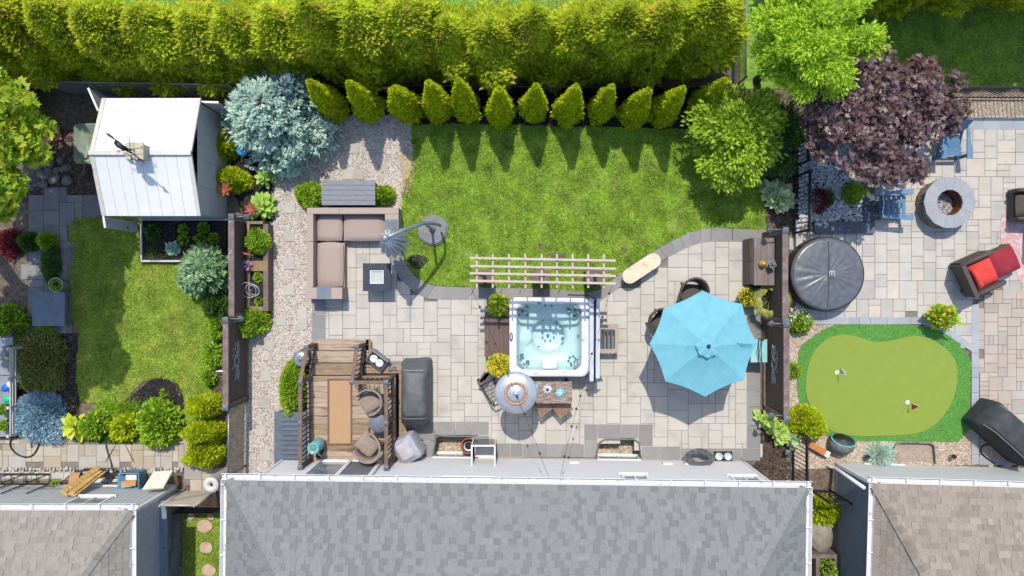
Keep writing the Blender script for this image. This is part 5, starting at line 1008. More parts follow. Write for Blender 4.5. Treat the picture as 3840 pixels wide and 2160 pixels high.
for x, y, s in jets:
    rr_ = max(abs(x - 775), abs(y - 475)); rc = math.hypot(x - 765, y - 460); z = .14 if rc < 95 else (.44 if rr_ < 240 else .56); z += .06 if 95 <= rc and rr_ < 240 else .05; p = P('tub', x, y, z); j = link('jet', jme, root, Matrix.Translation((p[0] - tcx, p[1] - tcy, z)) @ Matrix.Scale(s, 4)); link('jet_core', jce, j)
for x, y, a in ((495, 195, .75), (1050, 198, -.75), (490, 755, -.7), (1050, 757, .75)): p = P('tub', x, y, .9); m = MB(); m.pillow((p[0], p[1], .88), (.26, .09, .08), a); m.build('headrest', PILL, root)
p = P('tub', 407, 475, .93); m = MB(); m.lathe((p[0], p[1], .925), [(.06, 0), (.055, .015), (.03, .018)], 18, sx=.75, sy=2.0); cp = m.build('control_panel', M('control_rim', [C(70, 80, 96)], rough=.3), root); m = MB(); m.lathe((p[0], p[1], .944), [(.035, 0), (.03, .004)], 14, sx=.7, sy=2.2); m.build('display', M('control_face', [C(190, 200, 214)], rough=.2), cp)
for x, y in ((675, 148), (615, 132), (900, 138), (640, 818), (917, 802), (1108, 480)): p = P('tub', x, y, .93); m = MB(); m.lathe((p[0], p[1], .925), [(.045 if x != 1108 else .06, 0), (.045, .02), (.02, .03)], 12, sy=1 if x != 1108 else 1.6); m.build('valve_cap', ACRY if x != 675 else PILL, root)
# folded cover on its lifter
a = P2('tub', 1215, 505, 1.05); root = thing('tub_cover', 'folded pale hot tub cover standing upright at the tub side', 'tub cover', (a[0], a[1], 0)); VIN = M('cover_vinyl', [C(196, 204, 218), C(208, 214, 226)], rough=.45, var=.06, vscale=5); 
mb('tub', 1168, 1206, 108, 905, .3, 1.12).build('cover_half', VIN, root); mb('tub', 1226, 1266, 108, 875, .3, 1.1).build('cover_half', VIN, root); mb('tub', 1207, 1225, 100, 918, .5, 1.0).build('hinge_gap', M('cover_hinge', [C(60, 66, 84)], rough=.6), root)
m = MB(); m.tube([P('tub', 960, 68, .9), P('tub', 1150, 70, 1.0), P('tub', 1228, 95, 1.1), P('tub', 1222, 505, 1.16), P('tub', 1215, 915, 1.1)], .016, 6); m.build('lifter_arm', IRON, root)
m = mb('tub', 1180, 1204, 790, 840, 1.12, 1.14); m.build('strap', WHITE, root); m = MB(); m.add([P('tub', 1130, 870, .9), P('tub', 1215, 905, 1.1), P('tub', 1150, 910, .55)], [(0, 1, 2)]); m.add([P('tub', 1266, 830, 1.1), P('tub', 1298, 905, .6), P('tub', 1235, 912, .9)], [(0, 1, 2)]); m.build('skirt_flap', M('cover_flap', [C(150, 156, 168)], rough=.6), root)
# step platform left of the tub, wicker table right of it
a = P2('tub', 265, 465); root = thing('tub_steps', 'brown composite step platform left of the hot tub', 'steps', (a[0], a[1], 0))
for i in range(5): mb('tub', 148 + i * 47.5, 192 + i * 47.5, 235 if i > 0 else 235, 668, .42, .46).build('board', COMPO, root)
m = mb('tub', 152, 382, 240, 664, .02, .418); m.build('frame', COMPO, root)
a = P2('tub', 1355, 490); root = thing('slatted_table', 'tan wicker table with open slats right of the tub cover', 'table', (a[0], a[1], 0)); m = MB(); ringtop(m, 'tub', (1262, 1447, 355, 632), (1272, 1412, 398, 592), .36, .44); m.build('frame', WEAVE, root)
for x in (1283, 1307, 1343, 1381): mb('tub', x - 10, x + 10, 398, 592, .38, .42).build('slat', M('slat_grey', [C(84, 94, 100)], rough=.6) if 'slat_grey' not in MATS else MATS['slat_grey'], root)
for x in (1270, 1436):
    for y in (366, 622): p = P2('tub', x, y, .4); m = MB(); m.box((p[0], p[1], .18), (.05, .05, .36)); m.build('leg', WEAVE, root)
# ---- flower pots by the tub
def potted(label, vw, x, y, r, h, mats, seed, potmat, ph=.3, pr=.16, z0=0.):
    loc = P(vw, x, y, z0 + ph * .6); loc = (loc[0], loc[1], z0); root = thing('flower_pot', label, 'flower pot', loc, 'planted flower pots'); m = MB(); m.lathe(loc, [(pr * .7, 0), (pr, ph), (pr * 1.06, ph), (pr * 1.06, ph + .03), (pr * .9, ph + .03), (pr * .88, ph - .03)], 14); m.build('pot', potmat, root)
    g = np.random.default_rng(seed)
    for nm, mt, n, lf, inn in mats:
        pos, d = dome_pts(g, n, r, r, h, 0, inn, .15, seed); leaf_obj(nm, g, pos + np.array((loc[0], loc[1], z0 + ph)), d + g.normal(size=(n, 3)) * .5, lf, .7, mt, root)
DPOT = M('dark_pot', [C(66, 60, 58), C(80, 74, 70)], rough=.7)
potted('pot of green foliage with yellow flowers, above the tub steps', 'tub', 280, 165, .28, .32, [('foliage', BUSHG, 1300, (.05, .09), .4), ('blossom', YEL, 260, (.04, .06), .85)], 301, DPOT, .45)
potted('pot crowned with pale yellow flowers, below the tub steps', 'tub', 285, 740, .29, .34, [('foliage', BUSHG, 900, (.05, .09), .4), ('blossom', YEL, 900, (.04, .07), .85)], 302, DPOT, .5); 
p = P('tub', 360, 740, .6); g = np.random.default_rng(9); bush('red_blossom', 'small red flower beside the yellow flower pot', 'flowers', 'tub', 368, 740, .06, .1, RPET, 60, 303, (.03, .05), .8, z0=.55)
# ---- bench slab
TRAV = M('travertine', [C(222, 206, 172), C(236, 224, 198)], scale=9, rough=.6, var=.06, patch=(C(206, 178, 128), 9, .58, .66)); a = P('g', 975, 595, .45); root = thing('stone_bench', 'long rounded cream stone bench on the curved patio edge', 'bench', (a[0], a[1], 0)); p = Vector(P('g', 892, 648, .45)[:2]); q = Vector(P('g', 1063, 536, .45)[:2]); d = (q - p).normalized(); n_ = Vector((-d.y, d.x)); r = .2; pts = []
for c_, s0 in ((q, -90), (p, 90)):
    for k in range(9): t = R(s0 + 180 * k / 8); pts.append(tuple(c_ + d * (r * math.cos(t)) + n_ * (r * math.sin(t))))
m = MB(); m.prism(pts, .38, .45); m.build('seat_slab', TRAV, root)
for f in (.1, .9): c_ = p.lerp(q, f); m = MB(); m.box((c_.x, c_.y, .19), (.14, .3, .38), math.atan2(d.y, d.x)); m.build('leg', TRAV, root)
# ---- turquoise parasol with dining set
AQ = M('aqua_canvas', [C(124, 194, 208), C(131, 199, 213)], rough=.85, var=.05, vscale=3, trans=.12, bump=.25, bscale=5); ver = [(2635, 1089), (2783, 1140), (2839, 1287), (2790, 1425), (2644, 1488), (2495, 1430), (2436, 1290), (2490, 1153)]
vp = [Vector(P('s', *v, 2.15)) for v in ver]; ap_ = Vector(P('s', 2655, 1298, 2.58)); root = thing('patio_umbrella', 'open turquoise octagonal parasol over the dining set', 'umbrella', (ap_.x, ap_.y, 0))
me_n = 8
for i in range(8):
    a, b = vp[i], vp[(i + 1) % 8]; m = MB(); vs = []; fs = []; N_ = 6
    for r_ in range(N_ + 1):
        t = .08 + .92 * r_ / N_; l, rr2 = ap_.lerp(a, t), ap_.lerp(b, t)
        for c_ in range(N_ + 1): s = c_ / N_; w_ = l.lerp(rr2, s); w_.z -= .016 * math.sin(math.pi * s) * t + .04 * math.sin(math.pi * t); inw = (ap_ - w_); inw.z = 0; w_ += inw * (.035 * math.sin(math.pi * s) * t); vs.append(w_)
    for r_ in range(N_):
        for c_ in range(N_): k = r_ * (N_ + 1) + c_; fs.append((k, k + N_ + 1, k + N_ + 2, k + 1))
    m.add(vs, fs, True)
    k = N_ * (N_ + 1); m.add([vs[k + j] for j in range(N_ + 1)] + [vs[k + j] - Vector((0, 0, .05)) for j in range(N_ + 1)], [(j, j + 1, N_ + 2 + j, N_ + 1 + j) for j in range(N_)]); m.build('canopy_panel', AQ, root)
    m = MB(); m.tube([ap_ - Vector((0, 0, .1)), ap_.lerp(a, .98) - Vector((0, 0, .03))], .01, 5); m.build('rib', IRON, root)
m = MB(); vs = [ap_ + Vector((0, 0, .05))]; nn = 32
for rad, dz in ((.14, .03), (.27, -.015)):
    for j in range(nn): t = 6.283 * j / nn; q_ = rad * (1 + (.06 * math.cos(8 * t) if rad > .2 else 0)); vs.append(ap_ + Vector((math.cos(t) * q_, math.sin(t) * q_, dz + (.02 * math.cos(8 * t) if rad > .2 else 0))))
m.add(vs, [(0, 1 + j, 1 + (j + 1) % nn) for j in range(nn)] + [(1 + j, 1 + nn + j, 1 + nn + (j + 1) % nn, 1 + (j + 1) % nn) for j in range(nn)], True); m.build('vent_cap', AQ, root)
m = MB(); m.lathe((ap_.x, ap_.y, ap_.z + .04), [(.045, 0), (.05, .04), (.02, .08)], 10); m.build('finial', NAVY, root); m = MB(); m.tube([(ap_.x, ap_.y, .05), (ap_.x, ap_.y, ap_.z)], .024, 8); m.build('pole', UM, root); m = MB(); m.lathe((ap_.x, ap_.y, .04), [(.28, 0), (.28, .05), (.06, .1)], 16); m.build('base', IRON, root)
m = MB(); m.tube([P('g', 1668, 1135, 2.32), P('g', 1720, 1140, 2.3), P('g', 1775, 1143, 2.27), P('g', 1778, 1158, 2.27), P('g', 1690, 1148, 2.31)], .006, 4); m.build('tie_cord', M('tie_teal', [C(60, 140, 160)]), root)
root = thing('dining_table', 'round dining table under the turquoise parasol', 'table', (ap_.x, ap_.y, 0)); m = MB(); m.lathe((ap_.x, ap_.y, .7), [(.6, 0), (.62, .015), (.6, .03), (.04, .031)], 28); m.build('top', WICKD, root)
for k in range(4): t = R(45 + 90 * k); m = MB(); m.tube([(ap_.x + .4 * math.cos(t), ap_.y + .4 * math.sin(t), .05), (ap_.x + .36 * math.cos(t), ap_.y + .36 * math.sin(t), .7)], .02, 6); m.build('leg', IRON, root)
def wicker_chair(label, x, y, rz, z=0., mat=None, s=1., cush=None, group=None):
    """tub chair: curved back running into the arms, woven seat, four legs; faces local +x"""
    mat = mat or WICK; root = thing('wicker_chair', label, 'chair', (x, y, z), group); root.rotation_euler = (0, 0, rz); root.scale = (s, s, s); ORG[root.name] = Vector((0, 0, 0))
    def K(m, nm, mt): return m.build(nm, mt, root)
    vs = []; fs = []; n = 17
    for j in range(n):
        t = R(-122 + 244 * j / (n - 1)) + math.pi; rr = .32; f = math.cos((t - math.pi) * .5); topz = .46 + .38 * max(0, f) ** 1.4; cx_, cy_ = rr * math.cos(t), .9 * rr * math.sin(t); k = 1.22
        vs += [(cx_, cy_, .38), (cx_ * k, cy_ * k, topz), (cx_ * (k + .1), cy_ * (k + .1), topz + .015), (cx_ * 1.14, cy_ * 1.14, .36)]
    for j in range(n - 1):
        for q in range(3): a = j * 4 + q; fs.append((a, a + 1, a + 5, a + 4))
        fs.append((j * 4 + 3, j * 4, j * 4 + 4, j * 4 + 7))
    m = MB(); m.add(vs, fs, True); bk = K(m, 'backrest', mat)
    m = MB(); m.tube([((vs[j * 4 + 1][0] + vs[j * 4 + 2][0]) / 2, (vs[j * 4 + 1][1] + vs[j * 4 + 2][1]) / 2, vs[j * 4 + 2][2]) for j in range(n)], .032, 6); m.build('arm_roll', mat, bk)
    m = MB(); m.pillow((.03, 0, .38), (.56, .52, .08), puff=.1); K(m, 'seat', mat)
    if cush: m = MB(); m.pillow((.05, 0, .46), (.5, .5, .12)); K(m, 'cushion', cush)
    for sx, sy in ((.26, .24), (.26, -.24), (-.24, .2), (-.24, -.2)): m = MB(); m.tube([(sx, sy, .37), (sx * 1.12, sy * 1.12, 0)], .022, 6); K(m, 'leg', mat)
    return root
for k, (vw, x, y, lb) in enumerate([('g', 1345, 775, 'dark wicker chair behind the turquoise parasol, top'), ('g', 1125, 985, 'dark wicker chair at the left of the turquoise parasol')]):
    p = Vector(P2(vw, x, y, .5)); d = Vector((ap_.x, ap_.y)) - p; wicker_chair(lb, p.x, p.y, math.atan2(d.y, d.x), .04, WICKD, 1.0, group='dining chairs')
p = Vector((ap_.x + .75, ap_.y - .35)); wicker_chair('dark wicker chair hidden under the turquoise parasol', p.x, p.y, math.pi * .86, .04, WICKD, 1., group='dining chairs')
# ---- turquoise glass table by the fence
AQG = M('aqua_glass', [C(150, 212, 208), C(166, 220, 216)], rough=.12, spec=.6, var=.03); a = P('pn', 380, 400, .7); root = thing('glass_cart', 'small turquoise glass table with chrome handle by the right fence', 'table', (a[0], a[1], 0)); mb('pn', 300, 456, 292, 512, .68, .7).build('top', AQG, root)
m = MB(); ringtop(m, 'pn', (296, 460, 286, 518), (304, 452, 296, 508), .665, .69); m.build('frame', LINK, root); m = MB(); m.tube([P('pn', 378, 286, .72), P('pn', 372, 400, .86), P('pn', 378, 515, .72)], .012, 5); m.tube([P('pn', 405, 286, .72), P('pn', 400, 400, .9), P('pn', 405, 515, .72)], .012, 5); m.build('handle', IRON, root)
for x, y in ((305, 300), (450, 300), (305, 505), (450, 505)): p = P2('pn', x, y, .68); m = MB(); m.tube([(p[0], p[1], .04), (p[0], p[1], .68)], .014, 5); m.build('leg', LINK, root)
# ---- bar cabinet
CABW = M('cabinet_wood', [C(120, 106, 102), C(138, 124, 118)], rough=.7, var=.1, vscale=4, stretch=(3, .5, 3), patch=(C(170, 160, 154), 5, .62, .75)); a = P2('cab', 765, 650); root = thing('bar_cabinet', 'grey-brown wooden bar cabinet against the right fence', 'cabinet', (a[0], a[1], 0))
for i in range(3): mb('cab', 672 + i * 106, 776 + i * 106, 288, 1005, .92, .96).build('top_board', CABW, root)
mb('cab', 690, 985, 296, 996, .04, .918).build('body', CABW, root)
for y0, y1 in ((310, 640), (650, 990)):
    p0 = P2('cab', 550, y0, .3); p1 = P2('cab', 670, y1, .3); x_ = P2('cab', 690, 0, .92)[0] - .01; m = MB(); m.bb(x_ - .04, x_, p0[1], p1[1], .1, .86); d = m.build('door', CABW, root); m = MB(); m.bb(x_ - .052, x_ - .04, p0[1] - .07, p1[1] + .07, .2, .76); m.build('door_panel', RAILW, d)
    mb('cab', 552, 668, y0, y1, .25, .29).build('shelf', CABW, root)
YP = M('yellow_glaze', [C(226, 180, 50), C(238, 196, 70)], rough=.3, var=.04); p = P('cab', 812, 682, 1.1); root = thing('lantern_jar', 'round yellow jar on the bar cabinet', 'jar', (p[0], p[1], .96)); m = MB(); m.lathe((p[0], p[1], .96), [(.05, 0), (.085, .07), (.08, .14), (.05, .18), (.05, .2)], 16); m.build('jar', YP, root); m = MB(); m.lathe((p[0], p[1], 1.16), [(.05, 0), (.045, .02), (.015, .05)], 12); m.build('lid', YP, root)
p = P('cab', 965, 685, 1.25); root = thing('lantern', 'silver square lantern at the back of the bar cabinet', 'lantern', (p[0], p[1], .96)); q = (p[0] - .02, p[1]); m = MB(); m.box((q[0], q[1], .975), (.16, .16, .03), .4); m.build('base', LINK, root)
for sx, sy in ((1, 1), (1, -1), (-1, 1), (-1, -1)): v_ = Matrix.Rotation(.4, 2) @ Vector((sx * .065, sy * .065)); m = MB(); m.box((q[0] + v_.x, q[1] + v_.y, 1.11), (.016, .016, .26), .4); m.build('frame_post', LINK, root)
m = MB(); m.box((q[0], q[1], 1.25), (.17, .17, .02), .4); m.lathe((q[0], q[1], 1.26), [(.09, 0), (.03, .07), (.03, .09)], 4, False, .4 + R(45)); m.build('roof', LINK, root); m = MB(); m.lathe((q[0], q[1], .99), [(.035, 0), (.035, .12)], 10); m.build('candle', WHITE, root)
# ---- palm and yellow flowers beside the cabinet
PALM = M('palm_frond', [C(140, 164, 60), C(176, 184, 84), C(206, 196, 120)], src='island', rough=.5, var=.1, trans=.25); p = P('cab', 930, 1240, .6); root = thing('fan_palm', 'potted fan palm with yellow-green fronds by the right fence', 'palm', (p[0], p[1], 0)); m = MB(); m.lathe((p[0], p[1], 0), [(.15, 0), (.2, .36), (.21, .36), (.21, .4), (.18, .4), (.17, .36)], 14); m.build('pot', DPOT, root); g = random.Random(6)
for k in range(13):
    a = k * 2.4; el = .35 + .5 * (k % 3) / 2; o0 = Vector((p[0], p[1], .42)); tip = o0 + Vector((math.cos(a) * .3 * (1.2 - el * .5), math.sin(a) * .3 * (1.2 - el * .5), .1 + .35 * el)); m = MB(); m.tube([o0, tip], .008, 4)
    for j in range(17): b = a + R(-80 + 10 * j); e_ = tip + Vector((math.cos(b) * .25, math.sin(b) * .25, .05 - .1 * abs(j - 8) / 8)); s_ = Vector((-math.sin(b), math.cos(b), 0)) * .013; md = tip.lerp(e_, .5) + Vector((0, 0, .02)); m.add([tip, md + s_, e_, md - s_], [(0, 1, 2, 3)])
    m.build('frond', PALM, root)
potted('pot of bright yellow flowers left of the fan palm', 'cab', 560, 1180, .24, .3, [('foliage', BUSHD, 700, (.05, .09), .4), ('blossom', YEL, 520, (.04, .07), .85)], 305, DPOT, .35); bush('tomato_plant', 'dark leafy plant tucked behind the bar cabinet', 'plant', 'cab', 700, 1060, .26, .5, BUSHD, 900, 306, (.07, .12), .6)
# ---- inflatable round tub
TARP = M('black_tarp', [C(92, 96, 102), C(108, 112, 118)], rough=.32, var=.08, vscale=3, spec=.5, bump=.35, bscale=9); TARPS = M('tub_side', [C(56, 52, 54), C(72, 66, 68)], rough=.5, var=.08); c_ = P('h', 512, 632, .62); root = thing('inflatable_tub', 'round grey-black covered inflatable tub beside the fence', 'hot tub', (c_[0], c_[1], 0)); cr = .97
m = MB(); m.lathe((c_[0], c_[1], .0), [(cr * .97, 0), (cr * 1.02, .12), (cr * 1.03, .3), (cr * 1.0, .5), (cr * .97, .58)], 40); m.build('side', TARPS, root)
g = random.Random(12); vs = [(c_[0], c_[1], .67)]; nn = 72; rr_l = (.12, .25, .4, .55, .7, .82, .9, .96, .99, 1.0)
for r_ in rr_l:
    for j in range(nn):
        t = 6.283 * j / nn; low = 1 if math.sin(t) < .3 else .3; wr_ = low * (.012 * math.sin(23 * t + 2 * math.sin(3 * t)) + .008 * math.sin(37 * t)) * math.sin(math.pi * min(1, r_ * 1.02)) * 1.6; z_ = .62 + .05 * (1 - r_ ** 3) + wr_ - (.06 if r_ > .985 else 0); vs.append((c_[0] + math.cos(t) * cr * r_, c_[1] + math.sin(t) * cr * r_, z_))
fs = [(0, 1 + j, 1 + (j + 1) % nn) for j in range(nn)]
for i in range(len(rr_l) - 1):
    for j in range(nn): a = 1 + i * nn; fs.append((a + j, a + nn + j, a + nn + (j + 1) % nn, a + (j + 1) % nn))
m = MB(); m.add(vs, fs, True); cv = m.build('cover', TARP, root); m = MB(); m.lathe((c_[0], c_[1], .53), [(cr * .99, 0), (cr * 1.015, .02), (cr * 1.015, .05), (cr * .98, .06)], 40); m.build('cover_hem', TARPS, root)
m = MB(); m.tube([(c_[0] - .01, c_[1] + cr * .9, .66), (c_[0], c_[1] + .3, .695), (c_[0] - .01, c_[1] - .3, .69), (c_[0] - .02, c_[1] - cr * .9, .645)], .008, 4); m.build('seam', TARPS, cv)
lx_, ly_, _ = P('h', 538, 632, .7); m = MB(); w_ = .012
for st_ in ([(-.06, -.06), (-.06, .06), (.06, .06), (.06, -.06)], [(0, .05), (0, -.06)]): m.tube([(lx_ + x * .95, ly_ + y * 1.2, .712) for x, y in st_], .014, 4)
m.build('printed_mark', WHITE, cv)
# ---- stone fire pit
CAPST = M('cap_stone', [C(160, 163, 166), C(170, 173, 175), C(165, 167, 171)], src='obj', rough=.8, var=.06, vscale=4, bump=.1); BLK = M('pit_block', [C(122, 118, 108), C(150, 144, 132), C(108, 104, 98)], src='obj', rough=.9, var=.15, vscale=8, bump=.5); RUST = M('rusty_ring', [C(96, 62, 40), C(140, 88, 52), C(70, 46, 36)], rough=.85, var=.2, vscale=8)
c_ = P('fp', 685, 632, .55); root = thing('fire_pit', 'round stone fire pit with grey cap slabs on the right patio', 'fire pit', (c_[0], c_[1], 0)); ro, ri = .69, .345
for k in range(14):
    t0, t1 = 6.2832 * k / 14 + .003, 6.2832 * (k + 1) / 14 - .003; m = MB(); m.prism([(c_[0] + r_ * math.cos(t), c_[1] + r_ * math.sin(t)) for r_, t in ((ri, t0), (ro, t0), (ro, t1), (ri, t1))], .5, .55 + random.uniform(-.003, .003)); m.build('cap_slab', CAPST, root)
for row in range(4):
    for k in range(18):
        t0, t1 = 6.2832 * (k + .5 * (row % 2)) / 18 + .012, 6.2832 * (k + 1 + .5 * (row % 2)) / 18 - .012; r1 = .65 + random.uniform(-.008, .008); m = MB(); m.prism([(c_[0] + r_ * math.cos(t), c_[1] + r_ * math.sin(t)) for r_, t in ((.4, t0), (r1, t0), (r1, t1), (.4, t1))], .035 + row * .116, .035 + row * .116 + .108); m.build('block', BLK, root)
m = MB(); n = 28; vs = [(c_[0] + .35 * math.cos(6.2832 * k / n), c_[1] + .35 * math.sin(6.2832 * k / n), z) for z in (.04, .52) for k in range(n)]; m.add(vs, [(k, (k + 1) % n, n + (k + 1) % n, n + k) for k in range(n)], True); m.build('steel_liner', RUST, root)
ASH = M('ash', [C(90, 84, 88), C(170, 166, 166), C(210, 206, 204)], src='island', rough=.95, var=.1); ap2 = [(c_[0] + .33 * math.cos(t), c_[1] + .33 * math.sin(t)) for t in np.linspace(0, 6.283, 20)[:-1]]; stones('ash_bed', rng, scatter(rng, ap2, 900), .1, ASH, (.02, .05), parent=root); sheet('ash_floor', ap2, .1, M('ash_floor', [C(120, 116, 116), C(160, 156, 154)], scale=20), kind=None, parent=root)
# ---- adirondack chairs
BLUE = M('blue_plastic', [C(98, 136, 166), C(110, 150, 178)], rough=.5, var=.06, vscale=5)
def adirondack(label, x, y, rz, mat=BLUE):
    root = thing('adirondack_chair', label, 'chair', (x, y, .036), 'adirondack chairs round the fire pit'); root.rotation_euler = (0, 0, rz); ORG[root.name] = Vector((0, 0, 0))
    for i in range(5): m = MB(); m.box((.26 - i * .118, 0, .38 - i * .03), (.108, .5, .02), 0, 0, R(-14) * -1); m.build('seat_slat', mat, root)
    for i in range(5): yy = (i - 2) * .105; m = MB(); h_ = .72 - abs(i - 2) * .06; m.box((-.42, yy * 1.08, .3 + h_ / 2 * .92), (.02, .097, h_), 0, 0, R(-24)); m.build('back_slat', mat, root)
    for sy in (-1, 1):
        m = MB(); pts = [(.42, .0), (.42, .15), (.3, .15), (.0, .11), (-.4, .07), (-.42, .0)]; m.prism([(px, sy * (.27 + py)) for px, py in pts], .56, .582); m.build('armrest', mat, root)
        m = MB(); m.box((.33, sy * .3, .28), (.09, .025, .56)); m.build('leg', mat, root); m = MB(); m.box((-.1, sy * .27, .27), (.95, .025, .1), 0, 0, R(19)); m.build('leg', mat, root)
    m = MB(); m.box((-.44, 0, .52), (.03, .6, .07)); m.build('back_brace', mat, root); return root
p = P2('fp', 225, 655, .45); adirondack('blue adirondack chair left of the fire pit', p[0] - .03, p[1], 0); p = P2('fp', 720, 165, .45); adirondack('blue adirondack chair above the fire pit, half under the maple', p[0] - .02, p[1] + .1, R(-90)); p = P2('fp', 240, 340, .45); adirondack('grey-blue adirondack chair mostly hidden by the purple maple', p[0] - .15, p[1] + .12, R(-40), SLATE)
# ---- raised bed with white stones
CHAR = M('charcoal_slab', [C(96, 102, 112), C(108, 114, 124)], src='obj', rough=.8, var=.06, vscale=4); bed = sheet('planting_bed', PL('h', [(290, -330), (748, -330), (748, 255), (290, 255)]), .09, DARKSOIL)
def cs(x0, x1, y0, y1, n, hor):
    for i in range(n):
        f0, f1 = i / n, (i + 1) / n; q = (x0 + (x1 - x0) * f0, x0 + (x1 - x0) * f1, y0, y1) if hor else (x0, x1, y0 + (y1 - y0) * f0, y0 + (y1 - y0) * f1); a = P2('h', q[0] + .8, q[2] + .8); b = P2('h', q[1] - .8, q[3] - .8); m = MB(); m.bb(a[0], b[0], a[1], b[1], 0, .14); m.build('kerb_stone', CHAR, bed)
cs(400, 835, 255, 340, 4, True); cs(750, 835, -300, 253, 5, False)
wp = scatter(rng, PL('h', [(290, -300), (746, -300), (746, 253), (290, 253)]), 900); stones('white_stone', rng, wp, .11, PEBW, (.02, .042), parent=bed)
# ---- red cushioned wicker armchair and footstool
REDC = M('red_cushion', [C(216, 66, 60), C(226, 78, 70)], rough=.9, var=.06, vscale=6); REDD = M('dark_red_cushion', [C(150, 44, 58), C(160, 52, 64)], rough=.9, var=.06); 
def boxchair(name, label, vw, x, y, rz, cush, back=True, s=1.0):
    p = P2(vw, x, y, .5); root = thing(name, label, 'chair' if back else 'footstool', (p[0], p[1], .036)); root.rotation_euler = (0, 0, rz); root.scale = (s, s, s); ORG[root.name] = Vector((0, 0, 0))
    m = MB(); m.bb(-.34, .36, -.33, .33, .08, .3); m.build('base', WICKD, root); m = MB(); m.pillow((.06 if back else 0, 0, .4), (.66, .62, .2), puff=.2); m.build('seat_cushion', cush, root)
    if back:
        m = MB(); m.box((-.38, 0, .44), (.09, .78, .66), 0, 0, R(-12)); m.build('backrest', WICKD, root); m = MB(); m.pillow((-.24, 0, .6), (.16, .56, .46), mtx=Matrix.Rotation(R(-12), 3, 'Y')); m.build('back_cushion', cush, root)
        for sy in (-1, 1): m = MB(); m.bb(-.34, .38, sy * .33, sy * .43, .08, .54); ar = m.build('armrest', WICKD, root); m = MB(); m.tube([(-.4, sy * .38, .57), (.36, sy * .38, .55), (.4, sy * .38, .5)], .055, 8); m.build('arm_roll', WICKD, ar)
    for sx in (-.3, .32):
        for sy in (-.3, .3): m = MB(); m.box((sx, sy, .04), (.06, .06, .08)); m.build('leg', WICKD, root)
    return root
boxchair('wicker_armchair', 'dark wicker armchair with bright red cushions at the right', 'fp', 930, 1240, R(24), REDC, True, 1.15); boxchair('wicker_footstool', 'wicker footstool with dark red cushion beside the red armchair', 'fp', 1150, 1135, R(24), REDD, False, 1.1); 
p = P2('h', 1960, 130, .5); ch = boxchair('wicker_armchair', 'dark wicker armchair cut by the right frame edge near the fire pit', 'h', 1985, 130, R(180), WICKD)
RUG = M('pink_rug', [C(206, 160, 160), C(218, 176, 174)], scale=16, rough=.95, var=.05, patch=(C(226, 196, 194), 9, .52, .56)); m = MB(); m.prism(smooth_poly(PL('h', [(1758, 182), (2300, 182), (2300, 700), (1900, 700), (1800, 470), (1756, 400)]), 0), .037, .044); tag(m.build('rug', RUG, org=P('h', 1960, 400)), 'pink patterned outdoor rug at the right frame edge', 'rug')
m = MB(); q = [P2('h', *t, .0) for t in ((2040, 100), (2330, 360), (2320, 700), (1960, 760))]; cxu = P2('h', 2210, 250); root = thing('garden_parasol', 'parasol beyond the right edge that shades the red chairs', 'umbrella', (cxu[0] + .35, cxu[1] + .35, 0)); 
ce = Vector((cxu[0] + .15, cxu[1] + .5, 0)); m = MB(); vs = [ce + Vector((0, 0, 2.6))] + [ce + Vector((1.5 * math.cos(R(45 * k + 20)), 1.5 * math.sin(R(45 * k + 20)), 2.2)) for k in range(8)]; m.add(vs, [(0, 1 + k, 1 + (k + 1) % 8) for k in range(8)]); m.build('canopy', REDD, root); m = MB(); m.tube([ce, ce + Vector((0, 0, 2.65))], .025, 8); m.build('pole', UM, root); m = MB(); m.lathe((ce.x, ce.y, .036), [(.3, 0), (.3, .06), (.06, .1)], 16); m.build('base', IRON, root)
# ---- covered grills
TARPK = M('grill_cover', [C(86, 90, 92), C(102, 106, 108)], rough=.55, var=.1, vscale=4, bump=.5, bscale=7); TARPK2 = M('black_grill_cover', [C(58, 60, 62), C(72, 74, 76)], rough=.7, var=.1, vscale=4, bump=.5, bscale=7); PGC = M('pale_cover', [C(186, 182, 192), C(200, 196, 204)], rough=.7, var=.06, bump=.5, bscale=6)
def loft(m, layers, smooth=True):
    n = len(layers[0]); vs = [p for l in layers for p in l]; fs = []
    for i in range(len(layers) - 1):
        for j in range(n): fs.append((i * n + j, i * n + (j + 1) % n, (i + 1) * n + (j + 1) % n, (i + 1) * n + j))
    fs.append(tuple(range((len(layers) - 1) * n, len(layers) * n))); m.add(vs, fs, smooth)
def rrect(cx, cy, hx, hy, r, z, rz=0, wob=0, g=None, n=6):
    out = []
    for sx, sy, a0 in ((1, 1, 0), (-1, 1, 90), (-1, -1, 180), (1, -1, 270)):
        for k in range(n):
            a = R(a0 + 90 * k / (n - 1)); x, y = sx * (hx - r) + r * math.cos(a), sy * (hy - r) + r * math.sin(a); q = 1 + (g.uniform(-wob, wob) if g else 0); x *= q; y *= q; out.append((cx + x * math.cos(rz) - y * math.sin(rz), cy + x * math.sin(rz) + y * math.cos(rz), z))
    return out
g = random.Random(5)
